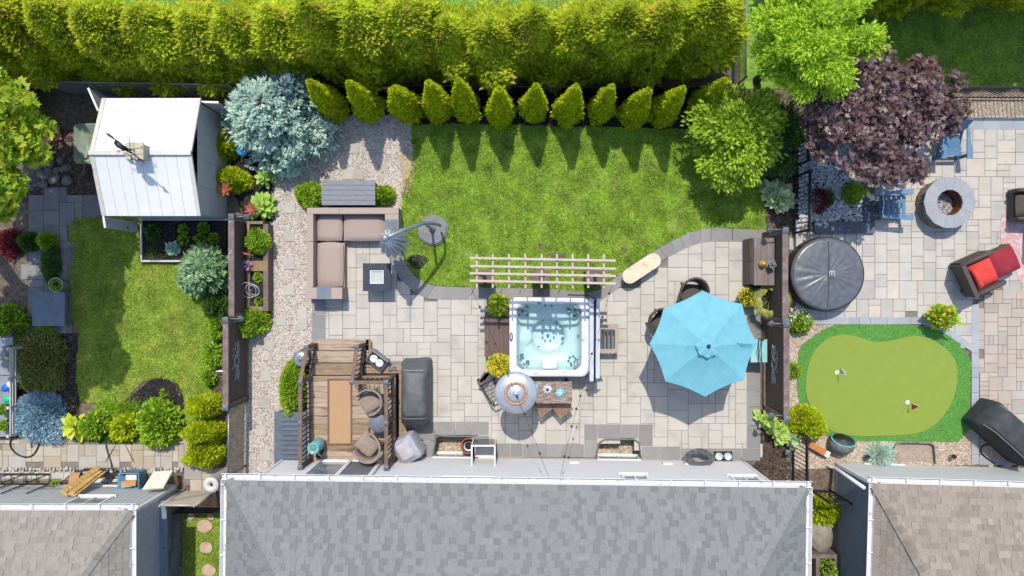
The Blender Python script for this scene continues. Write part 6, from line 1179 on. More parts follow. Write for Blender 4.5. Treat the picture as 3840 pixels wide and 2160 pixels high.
def grill(label, c0, hx, hy, h, mat, rz, seam, narrow=.72):
    root = thing('covered_grill', label, 'covered grill', (c0[0], c0[1], .04), 'grills under covers'); m = MB()
    loft(m, [rrect(*c0, hx, hy, .1, .1, rz, .02, g), rrect(*c0, hx * 1.0, hy * 1.0, .1, h * .45, rz, .02, g), rrect(*c0, hx * .98, hy * .97, .1, h * .72, rz, .015, g), rrect(*c0, hx * .9, hy * narrow, .12, h * .8, rz, .01, g), rrect(*c0, hx * .8, hy * narrow * .92, .12, h * .97, rz, .01, g), rrect(*c0, hx * .6, hy * narrow * .85, .1, h, rz)]); cv_ = m.build('cover', mat, root)
    for s_ in (-1, 1):
        m = MB(); m.tube([(c0[0] + (x * math.cos(rz) - s_ * hy * narrow * math.sin(rz)), c0[1] + (x * math.sin(rz) + s_ * hy * narrow * math.cos(rz)), z) for x, z in ((-hx * .95, h * .5), (-hx * .88, h * .8), (-hx * .6, h * .97), (hx * .6, h * .97), (hx * .88, h * .8), (hx * .95, h * .5))], .006, 4); m.build('seam', seam, cv_)
    for sx in (-1, 1):
        for sy in (-1, 1): px, py = sx * hx * .8, sy * hy * .8; m = MB(); m.tube([(c0[0] + px * math.cos(rz) - py * math.sin(rz), c0[1] + px * math.sin(rz) + py * math.cos(rz), .04), (c0[0] + px * math.cos(rz) - py * math.sin(rz), c0[1] + px * math.sin(rz) + py * math.cos(rz), .3)], .03, 8); m.build('leg', IRON, root)
    return root
grill('long barbecue under a dark grey cover beside the deck', P2('deck', 1440, 630, .8), .37, .87, 1.08, TARPK, 0, PGC); grill('barbecue under a black cover at the bottom right', P2('bq', 1010, 760, .7), .9, .42, 1.1, TARPK2, R(-42), PGC, .8)
c0 = P2('deck', 1362, 1190, .6); root = thing('covered_smoker', 'small barbecue under a pale lilac-grey cover by the house wall', 'covered grill', (c0[0], c0[1], .04), 'grills under covers'); m = MB(); g2 = random.Random(8); loft(m, [rrect(*c0, .34, .38, .1, .05, R(28), .03, g2), rrect(*c0, .33, .37, .1, .5, R(28), .03, g2), rrect(*c0, .3, .34, .12, .78, R(30), .04, g2), rrect(c0[0] - .02, c0[1] + .02, .17, .22, .1, .95, R(34), .05, g2), rrect(c0[0] - .02, c0[1] + .02, .05, .1, .04, .98, R(34))], False); m.build('cover', PGC, root); m = MB(); m.tube([(c0[0] + .35, c0[1] + .22, .5), (c0[0] + .42, c0[1] + .2, .5)], .02); m.build('handle', IRON, root)
# ---- deck with stairs and railings
zd = .76; xl_, xr_ = P2('s', 1186, 0)[0], P2('s', 1495, 0)[0]; yt, yb_ = P2('s', 0, 1397)[1], P2('s', 0, 1706)[1]; xs_ = P2('s', 1370, 0)[0]; dk = thing('timber_deck', 'weathered timber deck with stairs and brown railings against the house', 'deck', ((xl_ + xr_) / 2, (yt + yb_) / 2, 0))
n = int((yt - yb_) / .137); bwid = (yt - yb_) / n
for i in range(n): m = MB(); m.bb(xl_ - .03, xr_ + .03, yb_ + i * bwid + .003, yb_ + (i + 1) * bwid - .003, zd - .035, zd + random.uniform(-.002, .002)); m.build('deck_board', DECKW, dk)
m = MB(); m.bb(xl_, xr_, yb_ + .02, yt - .02, .02, zd - .036); m.build('deck_skirt', RAILW, dk)
tr = .31
for s_ in range(3):
    zt_ = zd - .19 * (s_ + 1); y0_ = yt + tr * (s_ + 1)
    for b_ in range(2): m = MB(); m.bb(xl_ - .02, xs_ + .04 if s_ < 2 else xs_ + .14, y0_ - tr * (b_ + 1) / 2 + .003, y0_ - tr * b_ / 2 - .003, zt_ - .035, zt_); m.build('tread', DECKW, dk)
    m = MB(); m.bb(xl_, xs_, y0_ - tr + .0, y0_ - .03, .02, zt_ - .036); m.build('riser', RAILW, dk)
for b_ in range(2): m = MB(); m.bb(xs_ + .05 + .075 * b_, xs_ + .12 + .075 * b_, yt + .2, yt + tr * 3 - .02, .15, .19); m.build('tread', DECKW, dk)
for b_ in range(3): m = MB(); m.bb(xs_ + .04, xr_ + .28, yt + .02 + b_ * .075, yt + .09 + b_ * .075, .3, .34); m.build('tread', DECKW, dk)
for b_ in range(2): m = MB(); m.bb(xr_ + .06 + b_ * .11, xr_ + .16 + b_ * .11, yb_ + .6, yt + .01, .3, .34); m.build('tread', DECKW, dk)
m = MB(); m.bb(xr_ + .05, xr_ + .26, yb_ + .6, yt + .2, .02, .298); m.build('riser', RAILW, dk)
bal = MB(); bal.box((0, 0, .37), (.022, .022, .74)); balm = shared('baluster', bal, IRON); capm = MB(); post_cap(capm, 0, 0, 0, .06); cap_me = shared('post_cap', capm, CAPM)
def railing(pa, pb, post_a=True, post_b=True):
    a, b = Vector(pa), Vector(pb); d = b - a; L_ = d.to_2d().length; ang = math.atan2(d.y, d.x); og = origin(dk)
    for p_, f in ((a, post_a), (b, post_b)):
        if f: m = MB(); m.box((p_.x, p_.y, p_.z + .48), (.095, .095, .96)); po = m.build('post', RAILW, dk); link('post_cap', cap_me, po, Matrix.Translation(p_ + Vector((0, 0, .96)) - og))
    for h_, w_ in ((.92, .09), (.08, .05)):
        m = MB(); u_ = Vector((d.x, d.y, 0)).normalized(); s2 = Vector((-u_.y, u_.x, 0)) * w_ / 2; z_ = Vector((0, 0, .02)); a2, b2 = a + Vector((0, 0, h_)), b + Vector((0, 0, h_)); m.add([a2 - s2 - z_, b2 - s2 - z_, b2 + s2 - z_, a2 + s2 - z_, a2 - s2 + z_, b2 - s2 + z_, b2 + s2 + z_, a2 + s2 + z_], [(3, 2, 1, 0), (4, 5, 6, 7), (0, 1, 5, 4), (1, 2, 6, 5), (2, 3, 7, 6), (3, 0, 4, 7)]); m.build('rail', RAILW, dk)
    k = max(2, int(L_ / .115))
    for i in range(1, k): p_ = a.lerp(b, i / k) - og; link('baluster', balm, dk, Matrix.Translation(p_ + Vector((0, 0, .1))))
ym = P('s', 0, 1588, 1.7)[1]; e = .05
railing((xl_ + e, yt - e, zd), (xl_ + e, ym, zd)); railing((xl_ + e, ym, zd), (xl_ + e, yb_ + .07, zd), False); railing((xr_ - e, yt - e, zd), (xr_ - e, ym, zd)); railing((xr_ - e, ym, zd), (xr_ - e, yb_ + .07, zd), False)
railing((xs_, yt - e, zd), (xr_ - e, yt - e, zd), True, False); railing((xl_ + e, yt + .78, .2), (xl_ + e, yt - e, zd), True, False); railing((xs_, yt + .78, .2), (xs_, yt - e, zd), True, False)
JUTE = M('jute_rug', [C(186, 148, 112), C(198, 162, 126)], scale=40, rough=.95, var=.06, vscale=12, stretch=(8, 1, 1)); m = mb('deck', 566, 800, 490, 1145, zd + .004, zd + .014); tag(m.build('rug', JUTE), 'tan woven runner rug on the deck', 'rug'); rug = bpy.data.objects[m and 'rug.001'] if 'rug.001' in bpy.data.objects else None
if rug:
    m = MB(); ringtop(m, 'deck', (558, 806, 484, 1152), (578, 790, 502, 1134), zd + .0145, zd + .018); m.build('border', M('rug_border', [C(120, 92, 72), C(134, 106, 86)], rough=.95), rug)
p = P2('deck', 985, 715, 1.2); wicker_chair('brown wicker chair on the deck, upper of two', p[0], p[1], R(-150), zd, WICK, .9, group='wicker chairs on the deck'); p = P2('deck', 965, 1160, 1.2); wicker_chair('brown wicker chair on the deck, lower of two by the door', p[0], p[1], R(140), zd, WICK, .95, group='wicker chairs on the deck')
p = P2('deck', 1070, 933, 1.25); root = thing('side_table', 'round slate-grey side table between the deck chairs', 'table', (p[0], p[1], zd)); m = MB(); m.lathe((p[0], p[1], 1.22), [(.235, 0), (.245, .012), (.235, .03), (.02, .031)], 26); m.build('top', SLATE, root)
for k in range(3): t = R(120 * k + 20); m = MB(); m.tube([(p[0] + .2 * math.cos(t), p[1] + .2 * math.sin(t), zd), (p[0] - .05 * math.cos(t), p[1] - .05 * math.sin(t), 1.22)], .012, 6); m.build('leg', IRON, root)
p = P2('deck', 893, 548, 1.0); root = thing('wire_stand', 'round black wire plant stand in the deck corner', 'plant stand', (p[0], p[1], zd)); m = MB()
for r_ in (.04, .09, .13): m.tube([(p[0] + r_ * math.cos(t), p[1] + r_ * math.sin(t), 1.05) for t in np.linspace(0, 6.283, 17)], .007, 4)
for k in range(6): t = R(60 * k); m.tube([(p[0], p[1], 1.05), (p[0] + .13 * math.cos(t), p[1] + .13 * math.sin(t), 1.05)], .006, 4)
m.build('top', IRON, root); m = MB()
for k in range(3): t = R(120 * k); m.tube([(p[0] + .1 * math.cos(t), p[1] + .1 * math.sin(t), zd), (p[0] + .12 * math.cos(t), p[1] + .12 * math.sin(t), 1.05)], .007, 4)
m.build('leg', IRON, root)
TEAL = M('teal_tank', [C(110, 178, 180), C(122, 188, 190)], rough=.35, var=.06); p = P2('deck', 410, 1190, 1.5); root = thing('teal_urn', 'teal ceramic urn standing at the deck corner', 'urn', (p[0] , p[1], zd)); m = MB(); m.lathe((p[0], p[1], zd), [(.11, 0), (.16, .12), (.17, .35), (.14, .55), (.1, .64)], 20); m.build('body', TEAL, root); m = MB(); m.lathe((p[0], p[1], zd + .64), [(.1, 0), (.15, .03), (.155, .07), (.12, .08), (.1, .05)], 20); m.build('rim', TEAL, root); m = MB(); m.lathe((p[0], p[1], zd + .68), [(.07, 0), (.05, .03)], 12); m.build('top_knob', M('olive_glaze', [C(120, 150, 110)], rough=.4), root)
p = P2('deck', 460, 1270, 1.0); root = thing('shoes', 'black and white striped sandals beside the teal urn', 'shoes', (p[0], p[1], zd)); m = MB()
m.pillow((p[0], p[1] + .05, zd + .05), (.13, .28, .09), -.5); m.build('sole', IRON, root)
for k in range(3): m = MB(); m.pillow((p[0] + .02 - k * .025, p[1] - .0 + k * .045, zd + .1), (.11, .02, .03), -.5, n=4); m.build('stripe', WHITE, root)
# ---- ribbed deck box, bin lid, folding grill
a = P2('deck', 140, 1080, .6); root = thing('storage_box', 'slate blue ribbed storage box left of the deck', 'storage box', (a[0], a[1], 0)); mb('deck', 34, 330, 830, 1335, .02, .6).build('body', RESIND, root); mb('deck', 22, 345, 818, 1345, .6, .66).build('lid', RESIND, root)
for i in range(9): mb('deck', 95, 330, 880 + i * 48, 908 + i * 48, .66, .7).build('lid_rib', RESIND, root)
GALV = M('galvanised', [C(170, 178, 188), C(188, 196, 204)], rough=.4, metal=.5, var=.08); p = P2('deck', 290, 285, .6); root = thing('metal_bin', 'round galvanised bin behind the stair railing', 'bin', (p[0], p[1], 0)); m = MB(); m.lathe((p[0], p[1], 0), [(.17, 0), (.19, .55), (.2, .56)], 22); m.build('body', GALV, root); m = MB(); m.lathe((p[0], p[1], .56), [(.21, 0), (.21, .02), (.15, .05), (.03, .06), (.03, .09)], 22); m.build('lid', GALV, root)
p = P2('deck', 1055, 300, .55); root = thing('portable_grill', 'small silver portable grill beside the stairs', 'grill', (p[0], p[1], 0)); rz_ = R(-37); X2 = Matrix.Translation((p[0], p[1], 0)) @ Matrix.Rotation(rz_, 4, 'Z')
m = MB(); m.bb(-.26, .26, -.18, .18, .32, .5); m.build('firebox', CAPM, root, X2); m = MB(); m.bb(-.27, .27, .14, .2, .5, .66); m.build('lid', CAPM, root, X2); m = MB(); m.bb(-.24, .24, -.16, .13, .5, .515); m.build('grate', IRON, root, X2)
m = MB(); m.lathe((-.09, -.02, .515), [(.1, 0), (.11, .02), (.07, .03), (.06, .015)], 14); m.lathe((.1, -.02, .515), [(.1, 0), (.11, .02), (.07, .03), (.06, .015)], 14); m.build('foil', WHITE, root, X2)
for sx in (-.2, .2):
    for sy in (-.14, .14): m = MB(); m.tube([(sx, sy, .04), (sx, sy, .34)], .014, 5); m.build('leg', IRON, root, X2)
p = P2('deck', 1195, 390, 1.1); root = thing('lantern', 'small dark lantern on a pole at the deck corner', 'lantern', (p[0], p[1], .34)); m = MB(); m.tube([(p[0], p[1], .34), (p[0], p[1], 1.0)], .01, 5); m.build('pole', IRON, root); m = MB(); m.lathe((p[0], p[1], 1.0), [(.05, 0), (.07, .1), (.09, .11), (.02, .16)], 4, False, R(45)); m.build('lamp_head', CAPM, root)
# ---- patio heater
HEAT = M('heater_dome', [C(206, 206, 208), C(218, 218, 220)], rough=.3, metal=.55, var=.04); HRUST = M('heater_ring', [C(188, 140, 100), C(202, 158, 118)], rough=.5, var=.1); p = P('tub', 452, 1020, 2.15); root = thing('patio_heater', 'round white-domed patio heater standing beside the hot tub', 'patio heater', (p[0], p[1], .04))
m = MB(); m.lathe((p[0], p[1], 2.1), [(.52, 0), (.515, .02), (.4, .06), (.29, .09), (.27, .1)], 40); m.build('reflector_dome', HEAT, root); m = MB(); m.lathe((p[0], p[1], 2.195), [(.29, 0), (.285, .015), (.24, .02), (.235, .01)], 36); m.build('dome_ring', HRUST, root); m = MB(); m.lathe((p[0], p[1], 2.2), [(.236, 0), (.2, .04), (.1, .06), (.06, .06), (.05, .09), (.01, .1)], 30); m.build('crown', HEAT, root)
for k in range(8): t = 6.283 * k / 8; m = MB(); m.lathe((p[0] + .262 * math.cos(t), p[1] + .262 * math.sin(t), 2.215), [(.012, 0), (.008, .01)], 6); m.build('screw', M('screw_brown', [C(110, 70, 46)]) if 'screw_brown' not in MATS else MATS['screw_brown'], root)
m = MB(); m.lathe((p[0], p[1], 1.8), [(.09, 0), (.1, .1), (.1, .28), (.06, .3)], 14); m.build('burner', UM, root); m = MB(); m.tube([(p[0], p[1], .5), (p[0], p[1], 1.85)], .035, 8); m.build('pole', UM, root); m = MB(); m.lathe((p[0], p[1], .04), [(.24, 0), (.24, .04), (.2, .08), (.2, .6), (.06, .75)], 18); m.build('tank_housing', HEAT, root)
# ---- black metal folding lounger leaning by the tub
root = thing('metal_lounger', 'black metal slatted lounger frame below the yellow flower pot', 'lounger', P('tub', 200, 960, .04))
m = MB(); zL = .5
m.tube([P('tub', 75, 890, .3), P('tub', 120, 960, .35), P('tub', 215, 1120, zL), P('tub', 245, 1142, zL), P('tub', 285, 1125, zL), P('tub', 322, 1090, zL), P('tub', 300, 1010, .45), P('tub', 230, 880, .35)], .022, 6); m.build('frame', IRON, root)
for k in range(6): f = k / 5; a = Vector(P('tub', 118 + 92 * f, 950 + 150 * f, .42)); b = Vector(P('tub', 262 + 40 * f, 870 + 190 * f, .42)); m = MB(); m.tube([a, b], .013, 5); m.build('rung', IRON, root)
for k in range(3): m = MB(); a = Vector(P('tub', 90 + 24 * k, 905 - 22 * k + 30, .45)); b = Vector(P('tub', 160 + 34 * k, 790 - 8 * k + 30, .45)); d_ = b - a; m.box(((a.x + b.x) / 2, (a.y + b.y) / 2, .46), (d_.length, .1, .03), math.atan2(d_.y, d_.x)); m.build('seat_slat', COMPO, root)
for q in ((85, 890), (235, 1125), (318, 1080), (240, 890)): a = P('tub', *q, .35); m = MB(); m.tube([(a[0], a[1], .04), (a[0], a[1], .36)], .016, 5); m.build('leg', IRON, root)
# ---- bar table with candle holders and two folding stools
a = P2('tub', 783, 1010, .95); root = thing('bar_table', 'peeling plank bar table below the hot tub', 'table', (a[0], a[1], .04))
for k in range(6): mb('tub', 566, 998, 908 + k * 35.5, 942 + k * 35.5, .93, .96).build('plank', OLDW, root)
mb('tub', 580, 985, 915, 1115, .86, .925).build('apron', COMPO, root)
for x in (600, 965):
    for y in (935, 1095): p = P2('tub', x, y, .9); m = MB(); m.box((p[0], p[1], .45), (.07, .07, .82)); m.build('leg', COMPO, root)
AQC = M('aqua_ceramic', [C(132, 196, 206), C(150, 208, 216)], rough=.35, var=.06); CLR = M('clear_glass', [C(206, 210, 214), C(222, 226, 230)], rough=.15, spec=.7)
for x, y, mt, lb in ((628, 975, AQC, 'aqua flower-shaped candle holder on the bar table, left'), (880, 1018, AQC, 'aqua flower-shaped candle holder on the bar table, right'), (758, 985, CLR, 'clear glass flower candle holder in the middle of the bar table')):
    p = P('tub', x, y, 1.0); root = thing('candle_holder', lb, 'candle holder', (p[0], p[1], .96), 'candle holders on the bar table')
    for ring, (rr_, n_, zz) in enumerate(((.085, 8, .03), (.055, 6, .06))):
        for k in range(n_): t = 6.283 * k / n_ + ring * .3; m = MB(); m.pillow((p[0] + rr_ * math.cos(t), p[1] + rr_ * math.sin(t), .96 + zz), (.075, .06, .03), t, n=4); m.build('petal', mt, root)
    m = MB(); m.lathe((p[0], p[1], .96), [(.05, 0), (.04, .08), (.03, .09)], 12); m.build('candle', WHITE if mt is AQC else IRON, root)
STW = M('stool_wood', [C(150, 116, 92), C(172, 140, 116)], rough=.8, var=.15, vscale=6, stretch=(6, 1, 6))
for i, (x, y, rz_) in enumerate(((715, 1170, R(38)), (905, 1180, R(52)))):
    p = P2('tub', x, y, .55); root = thing('folding_stool', ['slatted wooden folding stool under the bar table, left', 'slatted wooden folding stool under the bar table, right'][i], 'stool', (p[0], p[1], .04), 'wooden folding stools'); X2 = Matrix.Translation((p[0], p[1] + .06, 0)) @ Matrix.Rotation(rz_ if i == 0 else -rz_ + R(90), 4, 'Z')
    for k in range(7): m = MB(); m.bb(-.21 + k * .06, -.165 + k * .06, -.19, .19, .6, .62); m.build('slat', STW, root, X2)
    for sx in (-1, 1): m = MB(); m.bb(-.21, .2, sx * .17 - .02, sx * .17 + .02, .57, .598); m.build('frame', COMPO, root, X2)
    for sx in (-1, 1):
        for sy in (-1, 1): m = MB(); m.tube([(sx * .18, sy * .17, .59), (-sx * .2, sy * .17, .04)], .018, 5); m.build('leg', COMPO, root, X2)
# ---- string lights
BULB = M('bulb_dark', [C(50, 46, 48), C(70, 66, 66)], rough=.3); WIRE = M('wire', [C(40, 40, 42)], rough=.6)
def string(label, pts, nb, sag=.15):
    root = thing('string_lights', label, 'string lights', pts[0], 'string lights over the patio'); m = MB(); path = []
    for a, b in zip(pts, pts[1:]):
        for k in range(12): t = k / 12; q = Vector(a).lerp(Vector(b), t); q.z -= sag * 4 * t * (1 - t); path.append(q)
    path.append(Vector(pts[-1])); m.tube(path, .004, 4); m.build('wire', WIRE, root); bm = MB(); bm.lathe((0, 0, -.1), [(.012, 0), (.03, .02), (.03, .05), (.015, .08), (.015, .1)], 8); bme = shared('bulb', bm, BULB)
    for k in range(nb): q = path[int((k + .5) / nb * (len(path) - 1))]; link('bulb', bme, root, Matrix.Translation(q - origin(root)))
string('string of bulbs from the trellis to the house, left strand', [P('f', 1678, 735, 2.6), P('f', 1850, 1140, 2.3), P('tub', 430, 980, 2.35), P('k', 130, 280, 2.6), P('k', 300, 722, 3.45)], 6, .06); string('string of bulbs from the trellis to the house, right strand', [P('g', 770, 700, 2.6), P('tub', 1275, 350, 2.4), P('tub', 1080, 1050, 2.4), P('k', 480, 340, 2.6), P('k', 390, 722, 3.45)], 7, .06)
# ---- glass fire column, clay pot, hose, lamps along the house wall
GL = Mglass('thin_glass', (.74, .77, .77, 1), .22, .1); p0 = P2('ww', 1290, 560, .5); root = thing('glass_column', 'glass-sided box with white frame against the house wall', 'glass box', (p0[0], p0[1], .04)); hh = .95; w_ = .3; cx_, cy_ = P2('ww', 1300, 590, hh); cy_ = cy_ + .0
for sx, sy in ((-1, -1), (1, -1), (1, 1), (-1, 1)): m = MB(); m.box((cx_ + sx * w_, cy_ + sy * w_, (hh + .04) / 2 + .02), (.03, .03, hh - .04)); m.build('corner_post', WHITE, root)
for q in ((0, -1), (0, 1), (-1, 0), (1, 0)): m = MB(); m.box((cx_ + q[0] * w_, cy_ + q[1] * w_, hh), (.04 if q[0] else 2 * w_ + .04, .04 if q[1] else 2 * w_ - .042, .035)); m.build('top_frame', WHITE, root); m = MB(); m.box((cx_ + q[0] * w_, cy_ + q[1] * w_, hh / 2 + .04), (.008 if q[0] else 2 * w_ - .06, .008 if q[1] else 2 * w_ - .06, hh - .1)); m.build('glass_pane', GL, root)
m = MB(); m.box((cx_, cy_, .12), (2 * w_ - .05, 2 * w_ - .05, .16)); m.build('base', WHITE, root)
TERRA = M('terracotta', [C(150, 92, 62), C(168, 108, 76)], rough=.8, var=.1); p = P2('ww', 1012, 385, .2); root = thing('clay_pot', 'terracotta pot holding a white pot in the window well', 'flower pot', (p[0], p[1], -.4)); m = MB(); m.lathe((p[0], p[1], -.41), [(.14, 0), (.2, .5), (.22, .5), (.22, .56), (.19, .56), (.17, .4), (.02, .38)], 22); m.build('outer_pot', TERRA, root); m = MB(); m.lathe((p[0], p[1], -.02), [(.1, 0), (.13, .2), (.14, .2), (.12, .2), (.11, .12), (.01, .12)], 20); m.build('inner_pot', CLR, root); m = MB(); m.lathe((p[0], p[1], .1), [(.1, 0), (.02, .01)], 12); m.build('potting_soil', DARKSOIL, root)
HOSE = M('grey_hose', [C(92, 98, 102), C(112, 118, 122)], rough=.5, var=.06); p = P('k', 1395, 595, .5); root = thing('hose_coil', 'coiled grey garden hose on a wall hanger', 'garden hose', (p[0], p[1], .3)); g = random.Random(4); pts = []
for k in range(170): t = k / 170 * 6.283 * 8.3; r_ = .3 + .07 * math.sin(k * .37) + .02 * math.sin(t * 1.3); pts.append((p[0] + r_ * 1.05 * math.cos(t), p[1] + .02 + r_ * .5 * math.sin(t) + .02 * math.sin(k * .21), .5 + r_ * .3 * -math.sin(t) + .05 * math.sin(k * .13)))
m = MB(); m.tube(pts, .016, 6); m.build('hose', HOSE, root); q = P('k', 1312, 640, .4); m = MB(); m.box((q[0], q[1], .45), (.2, .14, .24)); hb = m.build('wall_box', WHITE, root); m = MB(); m.lathe((q[0] + .02, q[1] + .02, .575), [(.05, 0), (.05, .015), (.02, .02)], 12); m.build('tap_wheel', TEAL, hb)
m = MB(); m.tube([P('k', 1375, 645, .6), P('k', 1390, 660, .7), P('k', 1465, 668, .7), P('k', 1470, 645, .6)], .012, 5); m.build('hanger', IRON, root)
root = thing('candle_lantern', 'pair of white candles in a black wire tray by the house wall', 'lantern', P('k', 1572, 580, .1)); a = P('k', 1572, 582, .12); m = MB(); ringtop(m, 'k', (1508, 1636, 552, 612), (1514, 1630, 558, 606), .05, .16); m.build('tray', IRON, root)
for x in (1540, 1606): q = P('k', x, 585, .2); m = MB(); m.lathe((q[0], q[1], .05), [(.1, 0), (.1, .15), (.085, .15), (.08, .12), (.02, .12)], 18); m.build('candle', CLR, root)
# ---- things in the back bed beside the shed
GLOBE = M('blue_globe', [C(70, 160, 220), C(92, 178, 232)], rough=.15, spec=.7, var=.1); p = P('a', 1755, 1095, .7); root = thing('gazing_globe', 'shiny blue gazing globe beside the blue spruce', 'garden globe', (p[0], p[1], 0)); m = MB(); m.lathe((p[0], p[1], .58), [(.001, 0), (.09, .03), (.13, .09), (.14, .14), (.13, .19), (.09, .25), (.01, .28)], 20); m.build('globe', GLOBE, root); m = MB(); m.lathe((p[0], p[1], 0), [(.12, 0), (.04, .08), (.04, .5), (.09, .6)], 12); m.build('stand', IRON, root)
RUSTF = M('rust_metal', [C(166, 92, 62), C(186, 110, 78)], rough=.7, metal=.3, var=.15)
def metal_flower(label, vw, x, y, z, r, n=7):
    p = P(vw, x, y, z); root = thing('metal_flower', label, 'garden ornament', (p[0], p[1], 0), 'rusty metal flowers'); m = MB(); m.tube([(p[0], p[1], 0), (p[0], p[1], z)], .008, 5); m.build('stem', IRON, root)
    for ring in range(2):
        for k in range(n): t = 6.283 * (k + .5 * ring) / n; d_ = Vector((math.cos(t), math.sin(t), 0)); s_ = Vector((-math.sin(t), math.cos(t), 0)) * r * .22; c0_ = Vector(p) + Vector((0, 0, .02 * ring)); rr_ = r * (1 - .35 * ring); m = MB(); m.add([c0_, c0_ + d_ * rr_ * .5 + s_ + Vector((0, 0, .03)), c0_ + d_ * rr_ + Vector((0, 0, .06)), c0_ + d_ * rr_ * .5 - s_ + Vector((0, 0, .03))], [(0, 1, 2, 3)]); m.build('petal', RUSTF, root)
metal_flower('rusty metal flower in front of the large hosta', 'f', 82, 162, .6, .2); metal_flower('rusty metal flower against the shed wall', 'a', 1625, 1370, .7, .24)
# ---- timber planter
root = thing('timber_planter', 'long timber planter in two compartments along the left fence', 'planter', P('pl', 500, 650)); zp = .42
TIMB = M('planter_timber', [C(140, 116, 84), C(160, 138, 106)], rough=.85, var=.15, vscale=5, stretch=(5, .6, 5)); TIMB2 = M('planter_timber_grey', [C(118, 102, 92), C(136, 120, 110)], rough=.85, var=.15, vscale=5)
for x0, x1, y0, y1, mt in ((385, 418, 185, 1060, TIMB), (555, 605, 215, 1090, TIMB2), (388, 602, 585, 688, TIMB), (420, 553, 1045, 1090, TIMB), (420, 553, 185, 215, TIMB)): mb('pl', x0, x1, y0, y1, .0, zp if x1 - x0 < 100 else zp + .002).build('board', mt, root)
m = MB(); q0 = P2('pl', 420, 215, .33); q1 = P2('pl', 553, 1045, .33); m.bb(q0[0], q1[0], q0[1], q1[1], .28, .33); m.build('soil', DARKSOIL, root)
tagp = thing('wire_sculpture', 'three thin white wire hoops standing in the timber planter', 'garden ornament', P('pl', 420, 880, .5))
for x, r_ in ((380, .25), (425, .21), (440, .16)): m = MB(); c_ = P('pl', x, 880, .75); m.tube([(c_[0] + r_ * .85 * math.cos(t), c_[1] + r_ * .8 * math.sin(t), .6 + .1 * math.sin(t)) for t in np.linspace(0, 6.283, 25)], .006, 4); m.build('hoop', WHITE, tagp)
m = MB(); c_ = P('pl', 425, 880, .6); m.tube([(c_[0], c_[1], .33), (c_[0], c_[1], .62)], .006, 4); m.build('stake', WHITE, tagp)
PURP = M('purple_petal', [C(196, 130, 190), C(230, 200, 226)], src='island', rough=.5, trans=.2); bush('purple_flowers', 'purple and white flower cluster on the timber planter corner', 'flowers', 'pl', 385, 635, .12, .12, PURP, 120, 311, (.04, .07), .8, z0=.5)
root = thing('metal_bird', 'small copper bird ornament on a stake in the planter', 'garden ornament', P('pl', 400, 515, .45)); m = MB(); c_ = P('pl', 375, 512, .65); m.tube([P('pl', 320, 500, .7), P('pl', 345, 508, .7), P('pl', 400, 520, .68), P('pl', 460, 530, .66)], [.02, .045, .03, .01], 6); m.build('body', RUSTF, root); m = MB(); m.tube([(c_[0], c_[1], .4), (c_[0], c_[1], .66)], .006, 4); m.build('stake', IRON, root)
# ---- vegetable bed
root = thing('vegetable_bed', 'dark soil vegetable bed with thin edging beside the shed', 'garden bed', P('e', 1340, 385)); a = P2('e', 1028, 245); b = P2('e', 1650, 530); m = MB(); m.bb(a[0], b[0], a[1], b[1], 0, .12); m.build('soil', DARKSOIL, root); chips('soil_crumb', rng, scatter(rng, PL('e', [(1030, 248), (1648, 248), (1648, 528), (1030, 528)]), 900), .12, CHIPD, parent=root)
for x0, x1, y0, y1 in ((1016, 1027, 235, 545), (1652, 1660, 235, 545), (1028, 1651, 235, 244), (1028, 1651, 532, 545)): mb('e', x0, x1, y0, y1, 0, .18).build('edging', SHT, root)
root = thing('edging_strip', 'low white edging along the left neighbour lawn', 'edging', P('e', 1540, 1150)); 
for k in range(5): mb('e', 1534, 1546, 740 + k * 140, 876 + k * 140, 0, .12).build('edging_board', WHITE, root)
mb('e', 1548, 1620, 1062, 1074, 0, .1).build('edging_board', WHITE, root); mb('e', 1548, 1620, 1330, 1342, 0, .1).build('edging_board', WHITE, root)
# ---- left neighbour's clutter
WB = M('barrow_tray', [C(130, 146, 128), C(150, 166, 146)], rough=.5, var=.12); root = thing('wheelbarrow', 'grey-green wheelbarrow tray beside the shed', 'wheelbarrow', P('a', 640, 1045)); c_ = P2('a', 650, 1045, .5); m = MB(); loft(m, [rrect(*c_, .22, .34, .1, .3), rrect(*c_, .36, .52, .14, .58), rrect(*c_, .38, .54, .14, .58), rrect(*c_, .36, .52, .14, .575), rrect(*c_, .2, .32, .1, .34)]); m.build('tray', WB, root)
for sx in (-1, 1): m = MB(); m.tube([(c_[0] + sx * .15, c_[1] - .8, .55), (c_[0] + sx * .12, c_[1], .28), (c_[0], c_[1] + .6, .2)], .02, 6); m.build('handle', TIMB, root)
m = MB(); m.lathe((0, 0, -.04), [(.08, 0), (.17, .01), (.17, .07), (.08, .08)], 16, mtx=Matrix.Rotation(R(90), 4, 'Y')); m.build('wheel', IRON, root, Matrix.Translation((c_[0], c_[1] + .62, .18))); m = MB(); m.pillow((c_[0] + .1, c_[1] + .08, .45), (.2, .1, .08), .6); m.build('pink_glove', M('pink_cloth', [C(220, 90, 170)]), root)
ROCK = M('field_rock', [C(112, 108, 104), C(140, 134, 126), C(96, 92, 90)], src='obj', rough=.9, var=.25, vscale=7, bump=.6); BOUL = M('granite_boulder', [C(142, 134, 122), C(164, 156, 142)], scale=30, rough=.9, var=.15, vscale=4, bump=.4)
